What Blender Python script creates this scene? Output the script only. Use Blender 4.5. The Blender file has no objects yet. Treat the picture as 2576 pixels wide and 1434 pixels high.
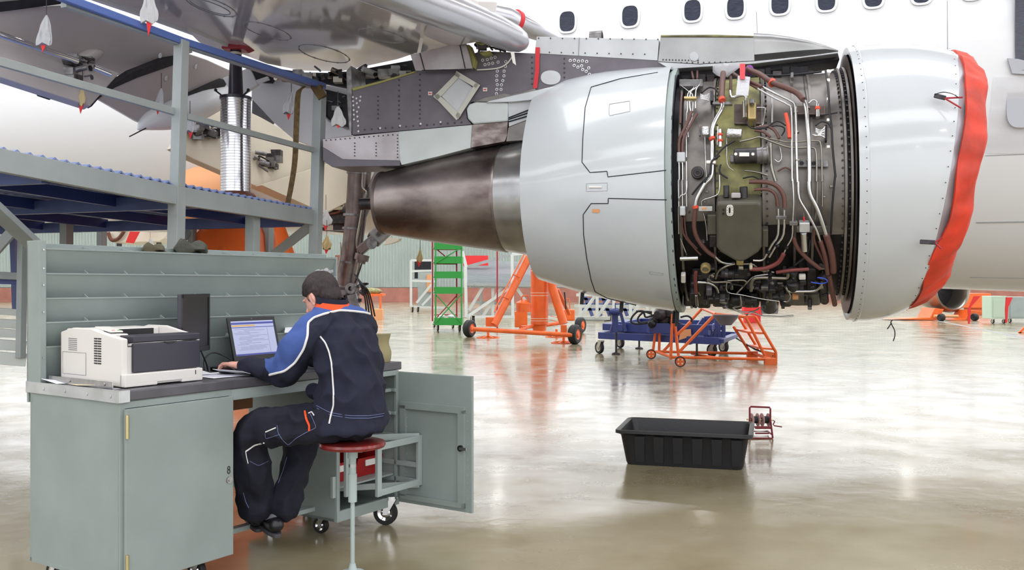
EXPO, WORLD = 0.45, 1.6
import bpy, bmesh, math, random
from mathutils import Vector, Matrix
from mathutils.bvhtree import BVHTree
PI = math.pi
F, CX, CY, CH = 2300.0, 1288.0, 717.0, 1.45      # focal length in pixels, image centre, eye height (m)
SC = bpy.context.scene
COL = SC.collection
random.seed(7)
def V(*a): return Vector(a if len(a) > 1 else a[0])
def W(px, py, Y): return V((px - CX) / F * Y, Y, CH - (py - CY) / F * Y)
def FL(px, py):
    Y = CH * F / (py - CY); return V((px - CX) / F * Y, Y, 0.0)
CAM = V(0, 0, CH)
def ray(px, py): return V((px - CX) / F, 1.0, -(py - CY) / F)
def on_plane(px, py, P, N):
    r = ray(px, py); return CAM + r * ((P - CAM).dot(N) / r.dot(N))
def plane3(a, b, c):
    return a, (b - a).cross(c - a).normalized()
# ---------------------------------------------------------------- mesh builder
class MB:
    def __init__(s, M=None):
        s.v = []; s.f = []; s.mi = []; s.sm = []; s.M = M; s.cur = 0
    def add(s, vs, fs, smooth=False, mi=None):
        b = len(s.v)
        s.v += [(s.M @ V(p)) if s.M else V(p) for p in vs]
        for f in fs:
            s.f.append([b + i for i in f]); s.mi.append(s.cur if mi is None else mi); s.sm.append(smooth)
        return s
    def box(s, x0, x1, y0, y1, z0, z1, mi=None):
        vs = [(x, y, z) for z in (z0, z1) for y in (y0, y1) for x in (x0, x1)]
        return s.add(vs, [(0, 2, 3, 1), (4, 5, 7, 6), (0, 1, 5, 4), (2, 6, 7, 3), (0, 4, 6, 2), (1, 3, 7, 5)], mi=mi)
    def bar(s, a, b, w, h=None, up=(0, 0, 1), mi=None):
        a, b, up = V(a), V(b), V(up); h = w if h is None else h
        d = (b - a).normalized()
        sx = d.cross(up)
        if sx.length < 1e-4: sx = d.cross(V(1, 0, 0))
        sx.normalize(); sz = sx.cross(d).normalized()
        vs = []
        for p in (a, b):
            for i, j in ((-1, -1), (1, -1), (1, 1), (-1, 1)): vs.append(p + sx * (i * w / 2) + sz * (j * h / 2))
        return s.add(vs, [(0, 1, 2, 3), (7, 6, 5, 4), (0, 4, 5, 1), (1, 5, 6, 2), (2, 6, 7, 3), (3, 7, 4, 0)], mi=mi)
    def tube(s, pts, r, n=10, cap=True, mi=None, closed=False, flat=None):
        pts = [V(p) for p in pts]; k = len(pts)
        rs = r if isinstance(r, (list, tuple)) else [r] * k
        t = (pts[1] - pts[0]).normalized()
        x = t.cross(V(0, 0, 1)) if abs(t.z) < .9 else t.cross(V(1, 0, 0))
        x.normalize(); vs = []
        for i, p in enumerate(pts):
            a = pts[i - 1] if i > 0 else p; b = pts[i + 1] if i < k - 1 else p
            t2 = (b - a)
            if t2.length > 1e-9: t = t2.normalized()
            x = (x - t * x.dot(t)); x.normalize(); y = t.cross(x)
            fl = 1 if flat is None else flat
            for j in range(n):
                an = 2 * PI * j / n
                vs.append(p + x * (math.cos(an) * rs[i]) + y * (math.sin(an) * rs[i] * fl))
        fs = []
        for i in range(k - 1):
            for j in range(n): fs.append((i * n + j, i * n + (j + 1) % n, (i + 1) * n + (j + 1) % n, (i + 1) * n + j))
        s.add(vs, fs, True, mi)
        if cap:
            b = len(s.v)
            for i in (0, k - 1):
                s.f.append([b - k * n + i * n + j for j in range(n)]); s.mi.append(s.cur if mi is None else mi); s.sm.append(False)
        return s
    def cyl(s, a, b, r, r2=None, n=20, mi=None): return s.tube([a, b], [r, r if r2 is None else r2], n, mi=mi)
    def lathe(s, prof, o, ax, n=48, a0=0, a1=2 * PI, x=None, mod=None, smooth=True, mi=None):
        """prof: (along, radius) pairs"""
        o, ax = V(o), V(ax).normalized()
        x = V(x) if x is not None else (ax.cross(V(0, 0, 1)) if abs(ax.z) < .9 else V(1, 0, 0))
        x = (x - ax * x.dot(ax)).normalized(); y = ax.cross(x)
        full = abs(a1 - a0 - 2 * PI) < 1e-6; m = n if full else n + 1; vs = []
        for (t, r) in prof:
            for j in range(m):
                an = a0 + (a1 - a0) * j / n
                tt, rr = (t, r) if mod is None else mod(t, r, an)
                vs.append(o + ax * tt + x * (math.cos(an) * rr) + y * (math.sin(an) * rr))
        fs = []
        for i in range(len(prof) - 1):
            for j in range(n):
                j2 = (j + 1) % m if full else j + 1
                fs.append((i * m + j, i * m + j2, (i + 1) * m + j2, (i + 1) * m + j))
        return s.add(vs, fs, smooth, mi)
    def prism(s, poly, vec, mi=None):
        poly = [V(p) for p in poly]; vec = V(vec); n = len(poly)
        return s.add(poly + [p + vec for p in poly], [tuple(range(n)), tuple(range(2 * n - 1, n - 1, -1))] +
                     [(i, i + n, (i + 1) % n + n, (i + 1) % n) for i in range(n)], mi=mi)
    def ell(s, c, r, R=None, n=20, m=12, mi=None):
        c = V(c); r = (r, r, r) if not hasattr(r, '__len__') else r; vs = []
        for i in range(m + 1):
            th = PI * i / m
            for j in range(n):
                ph = 2 * PI * j / n
                p = V(r[0] * math.sin(th) * math.cos(ph), r[1] * math.sin(th) * math.sin(ph), r[2] * math.cos(th))
                vs.append(c + (R @ p if R else p))
        fs = [(i * n + j, i * n + (j + 1) % n, (i + 1) * n + (j + 1) % n, (i + 1) * n + j) for i in range(m) for j in range(n)]
        return s.add(vs, fs, True, mi)
    def loft(s, rings, close=True, caps=True, smooth=True, mi=None):
        n = len(rings[0]); vs = [p for r in rings for p in r]; fs = []
        for i in range(len(rings) - 1):
            for j in range(n if close else n - 1):
                fs.append((i * n + j, i * n + (j + 1) % n, (i + 1) * n + (j + 1) % n, (i + 1) * n + j))
        if caps and close: fs += [tuple(range(n)), tuple(range((len(rings) - 1) * n, len(rings) * n))]
        return s.add(vs, fs, smooth, mi)
    def build(s, name, mats, parent=None, bev=0, mods=None, sharp=True):
        me = bpy.data.meshes.new(name)
        base = parent_loc(parent)
        me.from_pydata([tuple(p - base) for p in s.v], [], s.f)
        mats = mats if isinstance(mats, (list, tuple)) else [mats]
        for m in mats: me.materials.append(MAT[m])
        bm = bmesh.new(); bm.from_mesh(me)
        for f, mi, sm in zip(bm.faces, s.mi, s.sm): f.material_index = mi; f.smooth = sm
        bmesh.ops.remove_doubles(bm, verts=bm.verts, dist=1e-6)
        bmesh.ops.recalc_face_normals(bm, faces=bm.faces)
        bm.to_mesh(me); bm.free(); me.validate()
        if any(s.sm):
            try: me.set_sharp_from_angle(angle=math.radians(40))
            except Exception: pass
        o = bpy.data.objects.new(name, me); COL.objects.link(o)
        if parent is not None: o.parent = parent
        LOCS[o.name] = base.copy()
        if bev:
            b = o.modifiers.new('bevel', 'BEVEL'); b.width = bev; b.segments = 2; b.limit_method = 'ANGLE'; b.angle_limit = math.radians(35)
        return o
LOCS = {}
def parent_loc(p):
    if p is None: return V(0, 0, 0)
    return LOCS[p.name]
def tag(o, label=None, cat=None, group=None, kind=None):
    if label: o['label'] = label
    if cat: o['category'] = cat
    if group: o['group'] = group
    if kind: o['kind'] = kind
    return o
def thing(name, label, cat, loc, group=None):
    o = bpy.data.objects.new(name, None); COL.objects.link(o); o.location = loc; o.empty_display_size = .1
    LOCS[o.name] = V(loc); return tag(o, label, cat, group)
def single(mb, name, mats, label, cat, group=None, bev=0):
    """a thing that is one mesh: origin at its lowest centre"""
    xs = [p.x for p in mb.v]; ys = [p.y for p in mb.v]; zs = [p.z for p in mb.v]
    c = V((min(xs) + max(xs)) / 2, (min(ys) + max(ys)) / 2, min(zs))
    mb.v = [p - c for p in mb.v]
    o = mb.build(name, mats, None, bev); o.location = c; LOCS[o.name] = V(0, 0, 0)
    return tag(o, label, cat, group)
def copy_tree(o, parent=None):
    c = o.copy(); COL.objects.link(c)
    if parent is not None: c.parent = parent
    for ch in list(o.children): copy_tree(ch, c)
    return c
def cat(pts, n=6):
    pts = [V(p) for p in pts]; out = []
    for i in range(len(pts) - 1):
        p0 = pts[max(i - 1, 0)]; p1, p2 = pts[i], pts[i + 1]; p3 = pts[min(i + 2, len(pts) - 1)]
        for k in range(n):
            t = k / n
            out.append(.5 * (2 * p1 + (p2 - p0) * t + (2 * p0 - 5 * p1 + 4 * p2 - p3) * t * t + (3 * p1 - p0 - 3 * p2 + p3) * t ** 3))
    return out + [pts[-1]]
# ---------------------------------------------------------------- materials
MAT = {}
def lin(c): return tuple(((x / 255 + .055) / 1.055) ** 2.4 if x > 10 else x / 255 / 12.92 for x in c) + (1,)
def mat(name, rgb, rough=.5, metal=0, var=0, vs=4, bump=0, bs=40, rgb2=None, coat=0, alpha=1, rv=0, stretch=None, spec=None, emit=0):
    m = bpy.data.materials.new(name); m.use_nodes = True; nt = m.node_tree; N, L = nt.nodes, nt.links
    b = N['Principled BSDF']; b.inputs['Base Color'].default_value = lin(rgb)
    b.inputs['Roughness'].default_value = rough; b.inputs['Metallic'].default_value = metal
    if coat: b.inputs['Coat Weight'].default_value = coat; b.inputs['Coat Roughness'].default_value = .06
    if spec is not None: b.inputs['Specular IOR Level'].default_value = spec
    if alpha < 1: b.inputs['Alpha'].default_value = alpha
    if emit:
        b.inputs['Emission Color'].default_value = lin(rgb); b.inputs['Emission Strength'].default_value = emit
    if var or bump or rgb2 or rv:
        tc = N.new('ShaderNodeTexCoord'); mp = N.new('ShaderNodeMapping'); L.new(tc.outputs['Object'], mp.inputs[0])
        if stretch: mp.inputs['Scale'].default_value = stretch
        n = N.new('ShaderNodeTexNoise'); n.inputs['Scale'].default_value = vs; n.inputs['Detail'].default_value = 5
        L.new(mp.outputs[0], n.inputs[0])
        if var or rgb2:
            r = N.new('ShaderNodeValToRGB'); r.color_ramp.elements[0].position = .35; r.color_ramp.elements[1].position = .68
            a = rgb; c2 = rgb2 or tuple(max(0, x * (1 - var)) for x in rgb)
            r.color_ramp.elements[0].color = lin(c2); r.color_ramp.elements[1].color = lin(a)
            L.new(n.outputs[0], r.inputs[0]); L.new(r.outputs[0], b.inputs['Base Color'])
        if rv:
            q = N.new('ShaderNodeMapRange'); q.inputs['To Min'].default_value = max(.02, rough - rv); q.inputs['To Max'].default_value = rough + rv
            q.inputs['From Min'].default_value = .3; q.inputs['From Max'].default_value = .7
            L.new(n.outputs[0], q.inputs[0]); L.new(q.outputs[0], b.inputs['Roughness'])
        if bump:
            n2 = N.new('ShaderNodeTexNoise'); n2.inputs['Scale'].default_value = bs; n2.inputs['Detail'].default_value = 3
            L.new(mp.outputs[0], n2.inputs[0])
            bp = N.new('ShaderNodeBump'); bp.inputs['Strength'].default_value = bump; bp.inputs['Distance'].default_value = .01
            L.new(n2.outputs[0], bp.inputs['Height']); L.new(bp.outputs[0], b.inputs['Normal'])
    MAT[name] = m; return m
mat('bench_green', (147, 158, 155), .45, var=.06, vs=3)
mat('bench_light', (162, 173, 171), .45, var=.05, vs=3)
mat('worktop', (88, 86, 92), .35, var=.12, vs=9)
mat('edge_metal', (205, 208, 210), .35, .55, var=.1, vs=8)
mat('brass', (200, 182, 135), .3, .9)
mat('steel', (190, 190, 192), .3, 1, var=.1, vs=20)
mat('chrome', (225, 225, 228), .12, 1)
mat('black_rubber', (24, 24, 26), .6)
mat('black_plastic', (22, 22, 26), .35)
mat('dark_plastic', (52, 50, 62), .4)
mat('printer_beige', (222, 218, 214), .45)
mat('grey_plastic', (120, 118, 128), .5)
mat('paper', (235, 235, 240), .8)
mat('paper_pink', (215, 200, 208), .8)
mat('paper_yellow', (215, 205, 175), .8)
mat('cardboard', (150, 105, 75), .9, var=.1)
mat('red_plastic', (165, 30, 30), .45)
mat('label_white', (235, 230, 225), .7)
mat('seat_red', (140, 40, 38), .3, var=.25, vs=20, coat=.3)
mat('stool_paint', (165, 178, 176), .45)
mat('olive_cloth', (85, 80, 62), .95, bump=.4, bs=60)
mat('dark_cloth', (70, 72, 64), .95, bump=.4, bs=60)
mat('platform_paint', (160, 167, 167), .5, var=.08, vs=3)
mat('deck_blue', (118, 134, 182), .45)
mat('platform_blue', (82, 98, 152), .45, var=.15, vs=4)
mat('rail_blue', (88, 112, 180), .45)
mat('aircraft_white', (236, 237, 240), .16, coat=.4)
mat('fuselage_white', (229, 230, 233), .3, coat=.2)
mat('fuselage_grey', (188, 190, 198), .3)
mat('seam_dark', (30, 32, 45), .6)
mat('seam_grey', (150, 152, 156), .6)
mat('cowl_grey', (202, 207, 211), .2, coat=.4, var=.03, vs=2)
mat('inlet_white', (202, 206, 210), .18, coat=.4, var=.02, vs=2)
mat('lip_grey', (165, 165, 172), .3, .3)
mat('cover_red', (232, 62, 32), .55, bump=.6, bs=9, var=.2, vs=5)
mat('window_frame', (225, 225, 230), .3)
mat('window_dark', (70, 74, 88), .15, var=.2, vs=14, stretch=(1, 1, 6))
mat('pylon_dark', (112, 106, 116), .45, var=.12, vs=5)
mat('pylon_light', (205, 208, 212), .35, var=.08, vs=4)
mat('pylon_silver', (170, 170, 170), .32, .6, var=.12, vs=3)
mat('pylon_warm', (190, 186, 190), .4, .3, var=.14, vs=4, rgb2=(165, 155, 158))
mat('pylon_pale', (205, 212, 212), .3, var=.05)
mat('rust_metal', (172, 162, 158), .35, .6, vs=7, rgb2=(98, 84, 82), stretch=(1, 1, 2))
mat('nozzle_metal', (168, 158, 154), .32, .9, vs=2.4, rgb2=(104, 92, 90), rv=.06, stretch=(1, .35, 2))
mat('core_silver', (205, 205, 206), .25, .9, var=.25, vs=3)
mat('core_black', (34, 31, 34), .25, .7)
mat('rivet_white', (225, 225, 228), .5)
mat('rivet_dark', (62, 58, 66), .5)
mat('wing_under', (216, 210, 207), .1, var=.08, vs=1.2, coat=.7)
mat('wing_taupe', (186, 178, 176), .35, var=.06, vs=1.5)
mat('wing_tan', (214, 204, 184), .35, var=.06, vs=1.5)
mat('wing_pale', (222, 224, 226), .3)
mat('slat_metal', (196, 196, 202), .22, .55)
mat('gap_dark', (34, 32, 40), .6, var=.5, vs=14)
mat('mech_dark', (70, 64, 68), .4, .5, var=.4, vs=22)
mat('mech_grey', (140, 138, 138), .35, .6, var=.3, vs=18)
mat('yellow_prime', (168, 164, 96), .5)
mat('gear_metal', (120, 106, 102), .35, .6, var=.25, vs=8)
mat('gear_grey', (130, 126, 124), .4, .4, var=.15, vs=8)
mat('orange', (242, 108, 40), .38, var=.08, vs=4)
mat('orange_pale', (225, 160, 110), .5)
mat('jack_ring', (200, 200, 204), .16, 1)
mat('jack_rod', (58, 56, 66), .3, .4)
mat('jack_red', (165, 40, 52), .4)
mat('rust_brown', (120, 70, 50), .6, var=.3)
mat('strap', (112, 92, 52), .8, vs=30, rgb2=(80, 62, 36))
mat('green_paint', (44, 150, 62), .4)
mat('frame_red', (170, 40, 52), .45)
mat('navy_paint', (44, 60, 130), .4, var=.1)
mat('white_paint', (226, 228, 226), .45)
mat('frame_white', (205, 210, 206), .5)
mat('flag_red', (225, 50, 50), .7)
mat('bag_white', (205, 205, 208), .35, alpha=.75, bump=.5, bs=30)
mat('bag_old', (190, 170, 120), .5, bump=.5, bs=30)
mat('tape_red', (215, 40, 52), .5)
mat('tape_cream', (205, 205, 195), .7)
mat('tub_black', (30, 30, 34), .38, bump=.1, bs=40)
mat('reel_red', (120, 28, 40), .45)
mat('reel_disc', (190, 150, 150), .5)
mat('caster_cream', (190, 185, 170), .6)
mat('hub_brown', (120, 70, 60), .5)
mat('fan_metal', (142, 136, 131), .38, .7, var=.3, vs=5, rv=.1)
mat('fan_dark', (38, 36, 42), .45, .4, var=.5, vs=9)
mat('zinc_yellow', (160, 156, 100), .5, .1, var=.4, vs=8)
mat('pipe_silver', (205, 205, 206), .2, .95)
mat('pipe_dull', (150, 145, 135), .3, .85)
mat('hose_brown', (98, 64, 58), .42)
mat('hose_red', (118, 56, 54), .45)
mat('cable_black', (22, 22, 28), .5)
mat('clamp_red', (215, 78, 50), .5)
mat('tank_olive', (92, 88, 78), .4, .2, var=.1, vs=8)
mat('foil', (205, 205, 208), .22, .9, bump=.8, bs=60)
mat('gold_block', (175, 155, 105), .4, .5)
mat('gearbox', (72, 70, 72), .42, .4, var=.35, vs=14)
mat('cable_blue', (60, 90, 210), .4)
mat('film', (215, 215, 222), .15, alpha=.6, bump=.9, bs=35)
mat('skin', (222, 165, 148), .5)
mat('hair', (48, 30, 28), .55, var=.5, vs=90, stretch=(1, 1, .25), bump=.5, bs=140)
mat('navy_cloth', (19, 22, 46), .85, bump=.25, bs=14, var=.1, vs=20)
mat('trouser_cloth', (14, 16, 34), .85, bump=.25, bs=14)
mat('blue_cloth', (60, 84, 148), .85, bump=.3, bs=14)
mat('orange_cloth', (245, 85, 35), .8)
mat('piping_white', (225, 222, 222), .7)
mat('stitch', (110, 120, 165), .8)
mat('shoe_black', (28, 28, 32), .35)
mat('shoe_sole', (70, 68, 72), .6)
mat('sock_grey', (120, 118, 126), .9)
mat('screen_white', (150, 155, 182), .3, emit=.45)
mat('screen_blue', (58, 66, 140), .3, emit=.3)
mat('screen_orange', (190, 150, 80), .3, emit=.3)
mat('screen_grey', (95, 100, 130), .3, emit=.3)
mat('glazing', (245, 248, 252), .5, emit=.7)
mat('roof_fill', (245, 248, 255), .5, emit=3)  # glow for added roof panels that raise the general brightness
mat('roof_fill_far', (245, 248, 255), .5, emit=6)  # stronger glow for the added back rows, lifts the far floor
mat('purple', (120, 50, 140), .4)
mat('lamp', (255, 252, 244), .5, emit=26)
mat('ceiling_paint', (150, 140, 132), .8, vs=.12, rgb2=(105, 95, 88))
mat('wall_white', (240, 241, 243), .7)
mat('brick', (165, 110, 95), .85, var=.12, vs=1)
mat('wall_metal', (158, 170, 163), .55, var=.06, vs=.3)
mat('cabinet_mint', (185, 205, 185), .5)
mat('cream', (228, 222, 205), .4)
mat('sheet_white', (232, 232, 236), .35, alpha=.55, bump=.8, bs=8)
mat('tan_fabric', (150, 140, 105), .9)
# floor: glossy resin with soft patches
def floor_mat():
    m = bpy.data.materials.new('floor_resin'); m.use_nodes = True; nt = m.node_tree; N, L = nt.nodes, nt.links
    b = N['Principled BSDF']; tc = N.new('ShaderNodeTexCoord')
    n = N.new('ShaderNodeTexNoise'); n.inputs['Scale'].default_value = .7; n.inputs['Detail'].default_value = 6; L.new(tc.outputs['Object'], n.inputs[0])
    r = N.new('ShaderNodeValToRGB'); e = r.color_ramp.elements
    e[0].position = .36; e[0].color = lin((126, 113, 82)); e[1].position = .64; e[1].color = lin((160, 151, 124))
    L.new(n.outputs[0], r.inputs[0]); L.new(r.outputs[0], b.inputs['Base Color'])
    n3 = N.new('ShaderNodeTexNoise'); n3.inputs['Scale'].default_value = 1.6; n3.inputs['Detail'].default_value = 7; L.new(tc.outputs['Object'], n3.inputs[0])
    q = N.new('ShaderNodeMapRange'); q.inputs['From Min'].default_value = .35; q.inputs['From Max'].default_value = .7
    q.inputs['To Min'].default_value = .13; q.inputs['To Max'].default_value = .32; L.new(n3.outputs[0], q.inputs[0]); L.new(q.outputs[0], b.inputs['Roughness'])
    n2 = N.new('ShaderNodeTexNoise'); n2.inputs['Scale'].default_value = 5; n2.inputs['Detail'].default_value = 4; L.new(tc.outputs['Object'], n2.inputs[0])
    bp = N.new('ShaderNodeBump'); bp.inputs['Strength'].default_value = .12; bp.inputs['Distance'].default_value = .02
    L.new(n2.outputs[0], bp.inputs['Height']); L.new(bp.outputs[0], b.inputs['Normal'])
    b.inputs['Coat Weight'].default_value = .3; b.inputs['Coat Roughness'].default_value = .1; b.inputs['IOR'].default_value = 1.5
    L.new(bp.outputs[0], b.inputs['Coat Normal'])
    MAT['floor'] = m
floor_mat()
# ---------------------------------------------------------------- camera, world, exposure
cam = bpy.data.cameras.new('camera'); co = bpy.data.objects.new('camera', cam); COL.objects.link(co)
co.location = CAM; co.rotation_euler = (PI / 2, 0, 0); cam.sensor_width = 36; cam.lens = 36 * F / 2576; cam.clip_end = 400
SC.camera = co
SC.view_settings.view_transform = 'Standard'; SC.view_settings.look = 'None'; SC.view_settings.gamma = 1
SC.view_settings.use_curve_mapping = False; SC.view_settings.exposure = EXPO
w = bpy.data.worlds.new('hall_daylight'); SC.world = w; w.use_nodes = True
w.node_tree.nodes['Background'].inputs[0].default_value = (.95, .97, 1, 1); w.node_tree.nodes['Background'].inputs[1].default_value = WORLD
SC.cycles.use_denoising = True; SC.cycles.max_bounces = 8; SC.cycles.diffuse_bounces = 4; SC.cycles.glossy_bounces = 4
SC.cycles.transparent_max_bounces = 12; SC.cycles.sample_clamp_indirect = 6
# ---------------------------------------------------------------- the hall
def struct(o): o['kind'] = 'structure'; return o
HX0, HX1, HY0, HY1, HZ = -62, 75, -30, 78, 15
struct(MB().box(HX0, HX1, HY0, HY1 + 1, -.3, 0).build('floor', 'floor'))
b = MB(); x = HX0; 
pts = []
while x < HX1:
    pts += [(x, .0), (x + .06, .0), (x + .11, .07), (x + .19, .07), (x + .24, 0)]; x += .26
front = [V(px, HY1 + .3 - dy, 1.25) for px, dy in pts]; 
vs = front + [V(p.x, p.y, 6.3) for p in front]; n = len(front)
b.add(vs, [(i, i + 1, i + 1 + n, i + n) for i in range(n - 1)]); b.box(HX0, HX1, HY1 + .36, HY1 + .5, 1.2, 6.3)
struct(b.build('wall_back', 'wall_metal'))
struct(MB().box(HX0, HX1, HY1 + .05, HY1 + .5, 0, 1.2).build('trim_1', 'brick'))
struct(MB().box(HX0, HX1, HY1 + .2, HY1 + .5, 6.3, HZ).build('window_1', 'glazing'))
b = MB()
for k in range(30): b.box(HX0 + k * 4.6, HX0 + k * 4.6 + .16, HY1 + .05, HY1 + .2, 6.3, HZ)
struct(b.build('trim_2', 'wall_white'))
struct(MB().box(HX0, HX1, HY0, HY1 + 1, HZ, HZ + .3).build('ceiling', 'ceiling_paint'))
b = MB()
for k in range(9): b.box(HX0, HX1, HY0 + 6 + k * 12, HY0 + 6.4 + k * 12, HZ - .9, HZ)
struct(b.build('trim_3', 'wall_white'))
struct(MB().box(HX0 - .4, HX0, HY0, HY1 + 1, 0, HZ).build('wall_left', 'wall_white'))
for k in range(7): struct(MB().box(HX0 + 2, HX1 - 2, HY0 + 8 + k * 14, HY0 + 12.5 + k * 14, HZ - .06, HZ - .01).build('window_%d' % (k + 2), 'roof_fill' if k < 4 else 'roof_fill_far'))  # unseen glowing roof panels, added to brighten the hall
lamp0 = None
for j in range(8):
    for i in range(8):
        p = V(-50 + i * 15 + (j % 2) * 4, -24 + j * 13, HZ - 1.2)
        if lamp0 is None:
            t = thing('ceiling_lamp', 'bright round hall lamp hanging under the hangar roof', 'lamp', p, 'hangar roof lamps')
            MB().lathe([(0, .0), (0, .55)], p - V(0, 0, .02), (0, 0, -1), 20).build('diffuser', 'lamp', t)
            MB().lathe([(0, .57), (.25, .45), (.4, .1)], p - V(0, 0, .03), (0, 0, 1), 20).build('shade', 'steel', t)
            MB().cyl(p + V(0, 0, .35), p + V(0, 0, 1.2), .03).build('hanger', 'steel', t)
            lamp0 = t
        else:
            c = copy_tree(lamp0); c.location = p
b = MB()   # joints and a painted line in the floor
for y in (29.5, 44.0): b.box(HX0, HX1, y, y + .07, .0, .004)
for x0 in (9.0,): b.bar((x0, 6, .002), (x0 + 9, 40, .002), .12, .004)
struct(b.build('trim_4', 'seam_grey'))
# ================================================================ workbench (bench frame: x along the front edge, y to the back, z up)
U, VV = V(.5545, .8322, 0), V(-.8322, .5545, 0)
D0 = V(-1.73, 4.03, 0)
MD = Matrix(((U.x, VV.x, 0, D0.x), (U.y, VV.y, 0, D0.y), (0, 0, 1, 0), (0, 0, 0, 1)))
def D(t, d, z): return MD @ V(t, d, z)
TOP = .98
bench = thing('workbench', 'grey-green steel workbench on castors with a tiered back rack and open right door', 'workbench', D(.95, .38, 0))
b = MB(MD); b.box(.005, 1.9, 0, .76, TOP - .048, TOP); b.build('worktop', 'worktop', bench, .006)
b = MB(MD); b.box(-.006, .004, -.004, .76, TOP - .052, TOP + .003)
b.box(-.006, .05, -.004, .0, TOP - .052, TOP + .003)
for d in (.06, .24, .42, .6): b.cyl((-.006, d, TOP - .025), (-.009, d, TOP - .025), .008, n=10)
b.build('edge_strip', 'edge_metal', bench, .002)['label'] = 'pale metal edge strip with screws'
b = MB(MD); b.box(.03, .034, .1, .62, TOP, TOP + .035); b.box(.034, .07, .1, .62, TOP, TOP + .003)
for d in (.16, .44): b.cyl((.03, d, TOP + .02), (.026, d, TOP + .02), .007, n=10)
b.build('angle_bracket', 'steel', bench, .001)
# left cabinet
Z0, Z1 = .11, TOP - .05
b = MB(MD)
b.box(.005, .02, .015, .74, Z0, Z1); b.box(.6, .616, .015, .74, Z0, Z1); b.box(.005, .616, .725, .74, Z0, Z1)
b.box(.005, .616, .015, .74, Z0, Z0 + .02); b.box(.005, .03, .006, .02, Z0, Z1); b.box(.6, .616, .006, .02, Z0, Z1); b.box(.03, .6, .006, .02, Z1 - .03, Z1)
b.build('cabinet_body', 'bench_green', bench, .002)
dr = MB(MD).box(.022, .612, -.012, .006, Z0 + .005, Z1 - .031).build('door', 'bench_green', bench, .003)
for z in (.82, .2):
    MB(MD).cyl((.026, -.018, z - .05), (.026, -.018, z + .055), .0075, n=12).build('hinge', 'brass', dr)['label'] = 'brass hinge pin'
MB(MD).cyl((.582, -.012, .49), (.582, -.022, .49), .016, n=18).cyl((.582, -.022, .49), (.582, -.028, .49), .008, n=12).build('lock', 'steel', dr)
# the figure 8 painted on the door
b = MB(MD)
for cz, rr in ((.5475, .0085), (.5305, .0098)):
    b.tube([(.582 + rr * .78 * math.cos(a * PI / 8), -.0135, cz + rr * math.sin(a * PI / 8)) for a in range(17)], .0022, 6)
b.build('door_number', 'black_plastic', dr)
# apron, rear panel pieces, footrest
MB(MD).box(.616, 1.344, .01, .03, Z1 - .055, Z1).build('apron', 'bench_light', bench, .002)
b = MB(MD); b.bar((.6, .2, .165), (1.35, .2, .165), .05, .025); b.bar((.6, .62, .3), (1.35, .62, .3), .04, .04); b.build('footrest', 'bench_light', bench, .002)
b = MB(MD); b.box(.75, .79, .7, .74, .1, Z1); b.box(.62, .655, .7, .74, .1, Z1); b.bar((.6, .72, .74), (1.0, .72, .74), .03, .03); b.build('rear_frame', 'bench_light', bench, .002)
# right cabinet: open box with the door swung out
b = MB(MD)
b.box(1.344, 1.36, .015, .74, Z0, Z1); b.box(1.86, 1.876, .015, .74, Z0, Z1); b.box(1.344, 1.876, .725, .74, Z0, Z1)
b.box(1.344, 1.876, .015, .74, Z0, Z0 + .02); b.box(1.344, 1.37, .003, .02, Z0, Z1); b.box(1.85, 1.876, .003, .02, Z0, Z1)
b.box(1.37, 1.85, .003, .02, Z1 - .03, Z1); b.box(1.344, 1.876, .0, .02, Z0, Z0 + .06)
for z in (.5, .66, .8): b.box(1.36, 1.86, .03, .04, z, z + .02); b.box(1.835, 1.85, .0, .4, z, z + .02)
b.build('cabinet_body', 'bench_green', bench, .002)
b = MB(MD); b.box(1.36, 1.86, .03, .72, .29, .3); b.build('shelf', 'bench_light', bench)
hp, ep = D(1.877, .002, 0), V(-.233, 5.3, 0)
dx = (ep - hp).normalized(); dy = V(-dx.y, dx.x, 0) * -1
if dy.y > 0: dy = -dy
MDo = Matrix(((dx.x, dy.x, 0, hp.x), (dx.y, dy.y, 0, hp.y), (0, 0, 1, 0), (0, 0, 0, 1)))   # y = towards the camera side of the leaf
wd = (ep - hp).length
b = MB(MDo); b.box(-.014, wd, -.02, 0, .125, Z1 - .01)
dr = b.build('door', 'bench_green', bench, .002)
b = MB(MDo)
b.box(.02, .06, 0, .018, .17, .72); b.box(wd - .09, wd - .045, 0, .018, .15, .72); b.box(.02, wd - .045, 0, .018, .7, .74); b.box(.02, wd - .045, 0, .018, .15, .18)
b.build('door_frame', 'bench_green', dr, .003)
b = MB(MDo)
for z in [x * .055 + .2 for x in range(9)]: b.box(.06, .064, 0, .004, z, z + .008)
for z in [x * .045 + .16 for x in range(13)]: b.box(wd - .03, wd - .026, 0, .002, z, z + .006)
b.build('rivet_row', 'bench_light', dr)
MB(MDo).cyl((wd - .065, 0, .5), (wd - .065, .03, .5), .018, n=18).build('lock_nut', 'black_plastic', dr)
MB(MDo).bar((wd - .065, .033, .5), (wd - .015, .033, .5), .012, .016).build('lock_bolt', 'steel', dr)
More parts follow.
